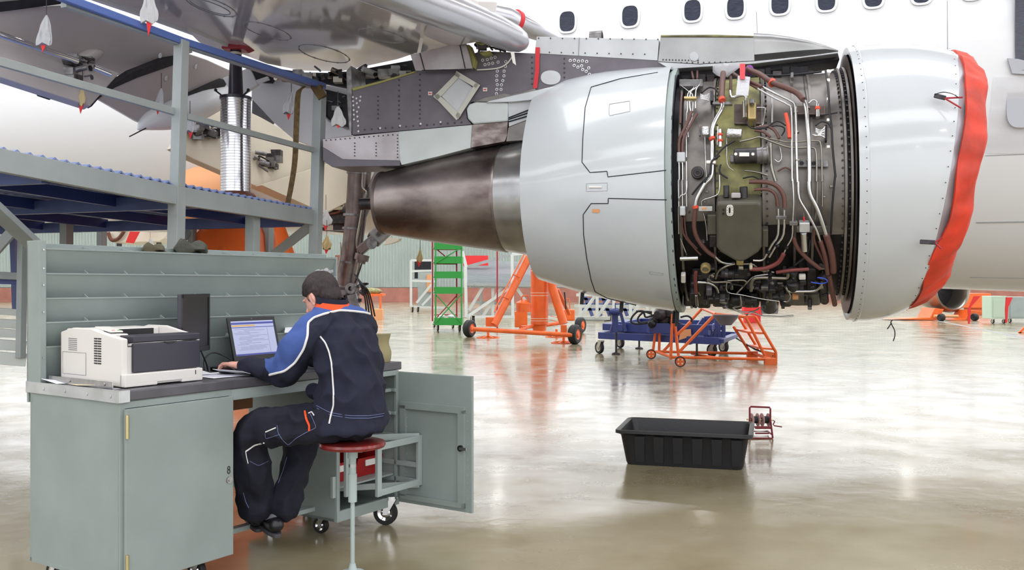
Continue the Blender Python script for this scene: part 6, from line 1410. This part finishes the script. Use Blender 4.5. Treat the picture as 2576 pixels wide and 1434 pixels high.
b = MB(); b.prism([W(330, 574, 23.5), W(356, 574, 23.5), W(336, 612, 23.5), W(316, 610, 23.5)], V(0, .03, 0)); b.build('red_ribbon', 'flag_red', t)
# right background: engine on orange dolly, container, mint cabinets
dl = thing('engine_dolly', 'low orange engine dolly with black wheels beneath the fuselage at right', 'dolly', FL(2380, 808)); Yl = gy(806)
for P in (((2240, 803), (2340, 799), (2352, 775), (2375, 778), (2362, 806)), ((2385, 805), (2430, 802), (2440, 780), (2470, 782), (2460, 800), (2420, 808))): b = MB(); b.prism([W(x, y, Yl) for x, y in P], V(0, 1.2, 0)); b.build('dolly_frame', 'orange', dl, .02)
b = MB(); b.cyl(W(2350, 795, Yl - .1), W(2410, 796, Yl - .1), .06); b.build('dolly_axle', 'orange_pale', dl)
for (x, y) in ((2368, 808), (2452, 807)): Yw = gy(y); c = V((x - CX) / F * Yw, Yw, .15); wheel(c, .15, .2, V(1, .3, 0), dl, 'mech_dark')
ne = thing('spare_engine', 'greenish metal engine inlet on the orange dolly, under the fuselage', 'engine', W(2400, 790, Yl + .6))
ce = W(2398, 727, Yl + .8); axn = V(.35, -1, 0).normalized()
b = MB(); b.lathe([(-1.6, .7), (-.8, .95), (-.2, 1.0), (0, .92), (.02, .86), (-.05, .8), (-.8, .78), (-1.2, .78)], ce, axn, 56); b.build('inlet_shell', 'pipe_dull', ne)
b = MB(); b.lathe([(-.8, 0), (-.8, .8)], ce, axn, 40); b.build('fan_face', 'fan_dark', ne)
b = MB(); p = W(2450, 0, 44); b.box(p.x - .2, W(2493, 0, 44).x, 44, 46, W(0, 775, 44).z, W(0, 738, 44).z); b.box(p.x, W(2490, 0, 44).x, 44.2, 45, 0, W(0, 775, 44).z); single(b, 'orange_container', 'orange', 'orange metal container in the right background', 'container', bev=.02)
def mint(x0_, x1_, y0_, y1_, yb, mt, label):
    Y = gy(yb); t = thing('wheeled_cabinet', label, 'cabinet', FL((x0_ + x1_) / 2, yb)); b = MB(); b.box(W(x0_, 0, Y).x, W(x1_, 0, Y).x, Y, Y + .7, W(0, y1_, Y).z, W(0, y0_, Y).z + .05); b.build('cabinet_body', mt, t, .01)
    for x in (x0_ + 5, x1_ - 5): castor(FL(x, yb), .08, t, .05, 'caster_cream', .2)
    b = MB(); b.box(W(x0_ + 4, 0, Y).x, W(x1_ - 4, 0, Y).x, Y - .02, Y, W(0, y1_ - 4, Y).z, W(0, y0_ + 6, Y).z); b.build('door', mt, t, .004)
mint(2494, 2532, 748, 802, 814, 'cabinet_mint', 'mint green wheeled cabinet, left one of two under the fuselage')
mint(2537, 2590, 750, 802, 812, 'bench_light', 'grey-green wheeled cabinet at the right edge of the scene')
for k, (x, x2, y0_, y1_) in enumerate(((2455, 2438, 745, 815), (2536, 2532, 748, 812))):
    b = MB(); b.prism([W(x - 5, y0_, 9.6), W(x + 12, y0_, 9.6), W(x2 + 5, (y0_ + y1_) / 2 - 8, 9.6), W(x2 + 2, y1_, 9.6), W(x2 - 2, y1_, 9.6), W(x2 - 3, (y0_ + y1_) / 2, 9.6)], V(0, .01, 0)); single(b, 'warning_streamer', 'flag_red', ('wide red streamer hanging from the fuselage beside the spare engine', 'narrow red streamer hanging in front of the wheeled cabinets')[k], 'streamer')
t = thing('orange_trestle', 'orange trestle leg cut off by the right edge of the view', 'trestle', FL(2570, 838)); Y = gy(838)
for a, c in (((2563, 838), (2590, 812)), ((2563, 838), (2600, 838))): b = MB(); b.bar(W(*a, Y), W(*c, Y), .06, .06, up=(0, 1, 0)); b.build('trestle_bar', 'orange', t)
# cord dangling below the cowl
b = MB(); b.tube(cat([W(x, y, 6.9) for x, y in ((2245, 806), (2241, 812), (2250, 830), (2251, 845), (2247, 858))]), .004, 6); b.tube([W(2243, 812, 6.9), W(2232, 828, 6.9)], .004, 6); single(b, 'cord', 'cable_black', 'thin dark cord dangling below the front cowl', 'cord')
# ================================================================ the seated man
from mathutils import noise
man = thing('person', 'seated young man in navy and blue work suit leaning over the laptop, seen from behind', 'person', V(-.83, 4.62, 0))
def remesh_mesh(b, voxel, smooth, name, par, wr=0, ws=12, seed=0):
    me = bpy.data.meshes.new('tmp'); me.from_pydata([tuple(p) for p in b.v], [], b.f); bm = bmesh.new(); bm.from_mesh(me)
    bmesh.ops.remove_doubles(bm, verts=bm.verts, dist=1e-6); bmesh.ops.recalc_face_normals(bm, faces=bm.faces); bm.to_mesh(me); bm.free()
    o = bpy.data.objects.new('tmp', me); COL.objects.link(o)
    r = o.modifiers.new('r', 'REMESH'); r.mode = 'VOXEL'; r.voxel_size = voxel
    s_ = o.modifiers.new('s', 'SMOOTH'); s_.iterations = smooth; s_.factor = .5
    dg = bpy.context.evaluated_depsgraph_get(); dg.update(); m2 = bpy.data.meshes.new_from_object(o.evaluated_get(dg))
    bpy.data.objects.remove(o)
    m2.calc_loop_triangles()
    if wr:
        ns = [v.normal.copy() for v in m2.vertices]
        for v, nn in zip(m2.vertices, ns):
            p = v.co; q = V(p.x * ws, p.y * ws, p.z * ws * .8) + V(seed, 0, 0)
            a = abs(noise.noise(q)); c = noise.noise(q * 2.3); v.co = p + nn * (wr * (.5 - 2 * a) * .8 + wr * .35 * c)
    base = parent_loc(par)
    for v in m2.vertices: v.co -= base
    o = bpy.data.objects.new(name, m2); COL.objects.link(o); o.parent = par; LOCS[o.name] = base.copy()
    for p in m2.polygons: p.use_smooth = True
    return o
def world_bvh(o):
    base = LOCS[o.name]; me = o.data
    return BVHTree.FromPolygons([v.co + base for v in me.vertices], [tuple(p.vertices) for p in me.polygons])
def chain(b, pts, rs, n=18):
    """tapered limb with rounded ends"""
    pts = [V(p) for p in pts]; P = cat(pts, 5); R_ = []
    for i in range(len(rs) - 1): R_ += [rs[i] + (rs[i + 1] - rs[i]) * k / 5 for k in range(5)]
    R_.append(rs[-1]); b.tube(P, R_, n); b.ell(P[0], R_[0] * .98, n=14, m=8); b.ell(P[-1], R_[-1] * .98, n=14, m=8)
def ovals(b, rows, n=28, fwd=VV):
    rings = []
    for c, hw, hd in rows:
        c = V(c); rings.append([c + U * (hw * math.cos(2 * PI * j / n)) + fwd * (hd * math.sin(2 * PI * j / n)) for j in range(n)])
    b.loft(rings)
Hc = V(-1.0, 4.78, 1.395); hf = (VV * .84 + V(0, 0, -.5) + V(-.12, -.05, 0)).normalized(); hs = hf.cross(V(0, 0, 1)).normalized(); hu = hs.cross(hf).normalized()
RH = Matrix((hf, hs, hu)).transposed()          # local x forward, y to his right, z up
hp_ = lambda x, y, z: Hc + RH @ V(x, y, z)
b = MB()
b.ell(Hc + RH @ V(-.005, 0, .015), (.092, .073, .1), RH); b.ell(hp_(.03, 0, -.03), (.066, .06, .085), RH); b.ell(hp_(.055, 0, -.085), (.035, .036, .028), RH)
b.tube([hp_(.09, 0, -.005), hp_(.108, 0, -.03), hp_(.116, 0, -.042)], [.008, .012, .013], 10); b.ell(hp_(.098, 0, -.066), (.01, .024, .01), RH)
for sg in (-1, 1):
    b.ell(hp_(.0, sg * .078, -.02), (.02, .008, .033), RH); b.ell(hp_(-.012, sg * .084, -.015), (.008, .008, .026), RH); b.ell(hp_(.004, sg * .079, -.048), (.008, .006, .01), RH)
    b.ell(hp_(.082, sg * .03, .012), (.012, .02, .008), RH)
chain(b, [hp_(-.03, 0, -.06), (-.955, 4.75, 1.31), (-.93, 4.74, 1.26)], [.056, .055, .07])
ovals(b, [((-.825, 4.63, .74), .12, .08), ((-.82, 4.64, .86), .115, .08), ((-.83, 4.67, 1.0), .12, .085), ((-.85, 4.7, 1.13), .135, .085), ((-.885, 4.72, 1.22), .14, .06), ((-.92, 4.74, 1.28), .065, .05)])
armL = [(-1.0, 4.57, 1.235), (-1.085, 4.565, 1.12), (-1.135, 4.62, 1.02), (-1.27, 4.69, 1.022), (-1.40, 4.752, 1.03)]
armR = [(-.80, 4.87, 1.235), (-.87, 4.97, 1.13), (-.96, 5.07, 1.055), (-1.09, 5.15, 1.05), (-1.2, 5.2, 1.045)]
chain(b, armL, [.036, .038, .038, .034, .026]); chain(b, armR, [.036, .038, .038, .034, .026])
legL = [(-.90, 4.50, .765), (-1.1, 4.565, .75), (-1.31, 4.625, .70), (-1.335, 4.70, .48), (-1.34, 4.79, .26)]
legR = [(-.745, 4.73, .765), (-.92, 4.83, .75), (-1.09, 4.92, .70), (-1.15, 4.86, .48), (-1.205, 4.79, .26)]
chain(b, legL, [.06, .062, .05, .048, .034]); chain(b, legR, [.06, .062, .05, .048, .034])
def hand(b, wr_, d_, up_, side, curl, thumb_sgn):
    d_ = V(d_).normalized(); sd_ = d_.cross(V(up_)).normalized(); up2 = sd_.cross(d_).normalized(); wr_ = V(wr_)
    R_ = Matrix((d_, sd_, up2)).transposed(); o_ = lambda x, y, z: wr_ + R_ @ V(x, y, z)
    b.ell(o_(.05, 0, 0), (.052, .041, .016), R_, 20, 12); b.tube([o_(-.02, 0, 0), o_(.03, 0, 0)], [.027, .03], 16, flat=.7)
    tips = []
    for k, (y, L_) in enumerate(((-.031, .066), (-.0105, .078), (.0105, .072), (.031, .056))):
        y *= -thumb_sgn * -1
        p0 = o_(.078, y, .002); a1, a2, a3 = curl; ang = 0; P = [o_(.06, y * .8, 0), p0]; cur = p0
        for seg, an in zip((.45, .32, .23), (a1, a2, a3)):
            ang += an; cur = cur + R_ @ V(math.cos(ang) * L_ * seg, y * .12 * seg, -math.sin(ang) * L_ * seg); P.append(cur)
        b.tube(P, [.0088, .0092, .0082, .0074, .0062], 10); b.ell(P[-1], .0064, n=8, m=6)
        for q in P[1:4]: b.ell(q, .0089, n=8, m=6)
        tips.append(P[-1])
    ts = thumb_sgn; P = [o_(.012, ts * .022, -.004), o_(.036, ts * .046, -.01), o_(.062, ts * .058, -.016), o_(.084, ts * .056, -.024)]
    b.tube(P, [.013, .0115, .0095, .007], 10); b.ell(P[-1], .007, n=8, m=6); return o_, tips
wL = (-1.405, 4.755, 1.032); oL, tipsL = hand(b, wL, (-.86, .5, .04), (0, .1, 1), 1, (.12, .55, .5), 1)
oR, tipsR = hand(b, (-1.21, 5.205, 1.045), (-.9, .35, -.05), (0, 0, 1), 1, (.2, .5, .4), -1)
body = remesh_mesh(b, .0042, 3, 'body', man); body.data.materials.append(MAT['skin'])
# eyes, brows, ring
for sg in (-1, 1):
    bb = MB(); bb.ell(hp_(.0735, sg * .025, -.008), .0095, n=12, m=8); bb.build('eye', 'label_white', man); bb = MB(); bb.tube([hp_(.091, sg * .014, .012), hp_(.09, sg * .026, .016), hp_(.082, sg * .04, .012)], .0025, 6); bb.build('eyebrow', 'hair', man)
bb = MB(); bb.lathe([(-.002, .0092), (-.002, .0105), (.002, .0105), (.002, .0092)], oL(.096, -.0105 * -1 * 1, -.002), (oL(1, 0, -.3) - oL(0, 0, 0)), 16); bb.build('finger_ring', 'brass', man)
# hair
b = MB(); b.ell(hp_(-.012, 0, .026), (.103, .083, .102), RH, 48, 32); b.ell(hp_(-.05, 0, -.03), (.06, .066, .06), RH, 32, 20)
hair = remesh_mesh(b, .005, 4, 'hair', man, wr=.003, ws=38)
bm = bmesh.new(); bm.from_mesh(hair.data); base = LOCS[hair.name]; kill = []
RHi = RH.inverted()
for v in bm.verts:
    l = RHi @ (v.co + base - Hc)
    lim = -.085 if l.x < -.035 else (-.03 if l.x < -.012 else (.012 if l.x < .025 else (-.022 if l.x < .036 else (.01 + (l.x - .036) * .6))))
    if l.z < lim: kill.append(v)
bmesh.ops.delete(bm, geom=kill, context='VERTS'); bm.to_mesh(hair.data); bm.free(); hair.data.materials.append(MAT['hair'])
# jacket
b = MB()
ovals(b, [((-.825, 4.60, .725), .2, .178), ((-.825, 4.605, .75), .21, .188), ((-.82, 4.61, .8), .204, .178), ((-.815, 4.62, .87), .19, .16), ((-.825, 4.65, .98), .188, .155), ((-.838, 4.67, 1.08), .198, .15), ((-.862, 4.69, 1.17), .205, .135), ((-.885, 4.71, 1.235), .19, .12), ((-.91, 4.73, 1.29), .14, .1), ((-.93, 4.74, 1.33), .095, .085)], 36)
chain(b, [(-.985, 4.585, 1.238), (-.9, 4.715, 1.268), (-.79, 4.86, 1.228)], [.08, .085, .08])
chain(b, [(-.985, 4.585, 1.225), armL[1], armL[2], armL[3], (-1.385, 4.745, 1.028)], [.088, .082, .074, .06, .042])
chain(b, [(-.81, 4.85, 1.225), armR[1], armR[2], armR[3], (-1.18, 5.19, 1.045)], [.086, .078, .07, .058, .042])
b.ell(W(800, 983, 4.66), (.055, .05, .04)); b.ell((-.93, 4.68, 1.15), (.1, .1, .12))
jk = remesh_mesh(b, .0062, 5, 'jacket', man, wr=.026, ws=8.5, seed=3); jk['label'] = 'navy work jacket with blue shoulders'
for m_ in ('navy_cloth', 'blue_cloth'): jk.data.materials.append(MAT[m_])
JB = world_bvh(jk)
def inside(px, py, poly):
    c = False; n = len(poly)
    for i in range(n):
        x0, y0 = poly[i]; x1, y1 = poly[i - 1]
        if (y0 > py) != (y1 > py) and px < (x1 - x0) * (py - y0) / (y1 - y0) + x0: c = not c
    return c
yoke_line = [(950, 800), (925, 788), (890, 783), (855, 781), (818, 789), (790, 799), (775, 812), (774, 845), (764, 878), (742, 912), (716, 934), (678, 943)]
yoke = yoke_line + [(667, 922), (665, 860), (700, 780), (760, 740), (840, 740), (900, 750), (960, 790)]
base = LOCS[jk.name]
bm = bmesh.new(); bm.from_mesh(jk.data); pn = ray(679, 946).cross(ray(666, 880)).normalized()
bmesh.ops.bisect_plane(bm, geom=bm.verts[:] + bm.edges[:] + bm.faces[:], plane_co=CAM - base, plane_no=pn); bm.to_mesh(jk.data); bm.free()
for p in jk.data.polygons: p.use_smooth = True
for p in jk.data.polygons:
    c = p.center + base; d = c - CAM; q = (CX + F * d.x / d.y, CY - F * d.z / d.y)
    # the blue yoke wraps over both shoulders and down the outside of the sleeve: decided from the cloth's own place
    if inside(q[0], q[1], yoke) and p.normal.dot(CAM - c) > -.2 * d.length: p.material_index = 1
    elif c.z > 1.2 and p.normal.dot(CAM - c) <= 0 and (c - V(-.9, 4.72, c.z)).length > .06: p.material_index = 1
def drape(pix, r, mt, name, par, bvh, off=.001, fill=5):
    P = []
    for a, c in zip(pix, pix[1:]): P += dens(a, c, fill)[:-1]
    P.append(pix[-1]); out = []
    for x, y in P:
        hit = bvh.ray_cast(CAM, ray(x, y).normalized())
        if hit[0] is not None: out.append(hit[0] + hit[1] * off * (1 if hit[1].dot(CAM - hit[0]) > 0 else -1))
    if len(out) < 3: return None
    o2 = [out[0]]
    for i in range(1, len(out) - 1): o2.append((out[i - 1] + out[i] * 2 + out[i + 1]) / 4)
    o2.append(out[-1]); b = MB(); b.tube(o2, r, 8); return b.build(name, mt, par)
drape(yoke_line, .0062, 'piping_white', 'piping', jk, JB); drape([(805, 846), (818, 862), (828, 885), (834, 912), (836, 940), (839, 985), (839, 1020), (833, 1042), (828, 1066)], .0042, 'piping_white', 'piping', jk, JB)
drape([(796, 1020), (830, 1038), (880, 1046), (930, 1046), (966, 1040)], .0014, 'stitch', 'stitching', jk, JB); drape([(798, 1027), (830, 1044), (880, 1052), (930, 1052), (964, 1046)], .0014, 'stitch', 'stitching', jk, JB)
# collar
def collar(c, hw, hd, h_, lean, mt, name, th=.006, n=40, a0=.0):
    b = MB(); rings = []
    for k, (dz, gr) in enumerate(((0, 0), (h_, -lean), (h_, -lean - th), (0, -th))):
        rings.append([V(c) + U * ((hw + gr) * math.cos(2 * PI * j / n)) + VV * ((hd + gr) * math.sin(2 * PI * j / n)) + V(0, 0, dz - .26 * (hd + gr) * math.sin(2 * PI * j / n) * -1 * .6) for j in range(n)])
    b.loft(rings + [rings[0]], caps=False); return b.build(name, mt, jk)
collar((-.925, 4.735, 1.318), .1, .09, .042, .014, 'orange_cloth', 'collar_band'); collar((-.935, 4.742, 1.352), .09, .08, .032, .003, 'navy_cloth', 'collar_edge')
# trousers
b = MB()
b.ell((-.815, 4.615, .755), (.14, .15, .085), None, 28, 16)
chain(b, [(-.88, 4.52, .765), legL[1], (-1.31, 4.625, .695), legL[3], (-1.338, 4.77, .3)], [.088, .1, .092, .094, .088]); chain(b, [(-.76, 4.71, .765), legR[1], legR[2], legR[3], (-1.195, 4.8, .29)], [.085, .095, .088, .082, .078])
b.ell((-1.3, 4.62, .71), (.095, .085, .085))
tr_ = remesh_mesh(b, .0065, 4, 'trousers', man, wr=.026, ws=9, seed=9); tr_.data.materials.append(MAT['trouser_cloth']); TB = world_bvh(tr_)
tb = lambda pix, r, mt, name: drape(pix, r, mt, name, tr_, TB)
tb([(668, 1087), (694, 1076)], .003, 'piping_white', 'piping'); tb([(664, 1114), (640, 1120), (618, 1136)], .004, 'piping_white', 'piping'); tb([(618, 1136), (620, 1150), (624, 1166)], .0025, 'piping_white', 'piping')
tb([(767, 1035), (771, 1055), (778, 1070), (778, 1084)], .0055, 'orange_cloth', 'zip'); tb([(776, 1040), (784, 1036), (790, 1045)], .003, 'piping_white', 'piping')
tb([(697, 1070), (700, 1090), (712, 1108), (725, 1120), (745, 1102), (770, 1088), (796, 1076), (785, 1050), (780, 1040)], .0014, 'stitch', 'stitching'); tb([(667, 1090), (668, 1104), (704, 1093)], .0013, 'stitch', 'stitching')
tb([(628, 1160), (650, 1172), (675, 1160)], .0012, 'stitch', 'stitching'); tb([(612, 1240), (618, 1262), (626, 1278)], .0016, 'stitch', 'stitching'); tb([(722, 1150), (712, 1185), (700, 1215)], .0016, 'stitch', 'stitching')
# socks and shoes
for nm, ank, heel, toe in (('right', (-1.205, 4.79, .26), (-1.225, 4.745, .2), (-1.36, 4.93, .225)), ('left', (-1.34, 4.79, .26), (-1.345, 4.84, .205), (-1.44, 5.03, .235))):
    heel, toe, ank = V(heel), V(toe), V(ank); d_ = (toe - heel).normalized()
    b = MB(); chain(b, [ank + V(0, 0, .06), ank, heel.lerp(toe, .25) + V(0, 0, .02)], [.04, .04, .038]); so = remesh_mesh(b, .006, 2, 'sock', man); so.data.materials.append(MAT['sock_grey'])
    b = MB(); b.tube(cat([heel - d_ * .02 + V(0, 0, .0), heel + d_ * .02, heel.lerp(toe, .4) - V(0, 0, .004), heel.lerp(toe, .8) - V(0, 0, .012), toe + d_ * .01 - V(0, 0, .014)], 4), [.03 + .012 * math.sin(PI * min(1, k / 10)) for k in range(17)], 18, flat=.95); b.ell(heel + V(0, 0, .006), (.042, .042, .04)); b.ell(toe - V(0, 0, .01), (.042, .042, .026)); b.ell(heel.lerp(toe, .75) - V(0, 0, .008), (.046, .046, .032))
    sh = remesh_mesh(b, .006, 3, 'shoe', man); sh.data.materials.append(MAT['shoe_black'])
    b = MB(); P = []
    sd2 = d_.cross(V(0, 0, 1)).normalized(); up2 = sd2.cross(d_).normalized(); o0 = heel.lerp(toe, .5) - up2 * .034; Ls = (toe - heel).length / 2 + .04
    out = []
    for j in range(28):
        a = 2 * PI * j / 28; x = Ls * math.cos(a); w_ = .044 * (1 if x > 0 else .9); out.append(o0 + d_ * x + sd2 * (w_ * abs(math.sin(a)) ** .7 * (1 if math.sin(a) >= 0 else -1)))
    b.prism(out, -up2 * .02); b.build('shoe_sole', 'shoe_sole', sh, .004)
# mouse under the hand
b = MB(); p = V(-1.5, 4.815, TOP + .016); b.ell(p, (.055, .034, .02), Matrix.Rotation(2.6, 3, 'Z')); single(b, 'computer_mouse', 'black_plastic', 'black computer mouse under the mans left hand', 'mouse')
b = MB(); b.prism([D(.84, .3, TOP + .001), D(1.02, .3, TOP + .001), D(1.02, .46, TOP + .001), D(.84, .46, TOP + .001)], V(0, 0, .022)); single(b, 'docking_unit', 'black_plastic', 'flat black box on the worktop between monitor foot and laptop', 'electronics', bev=.004)
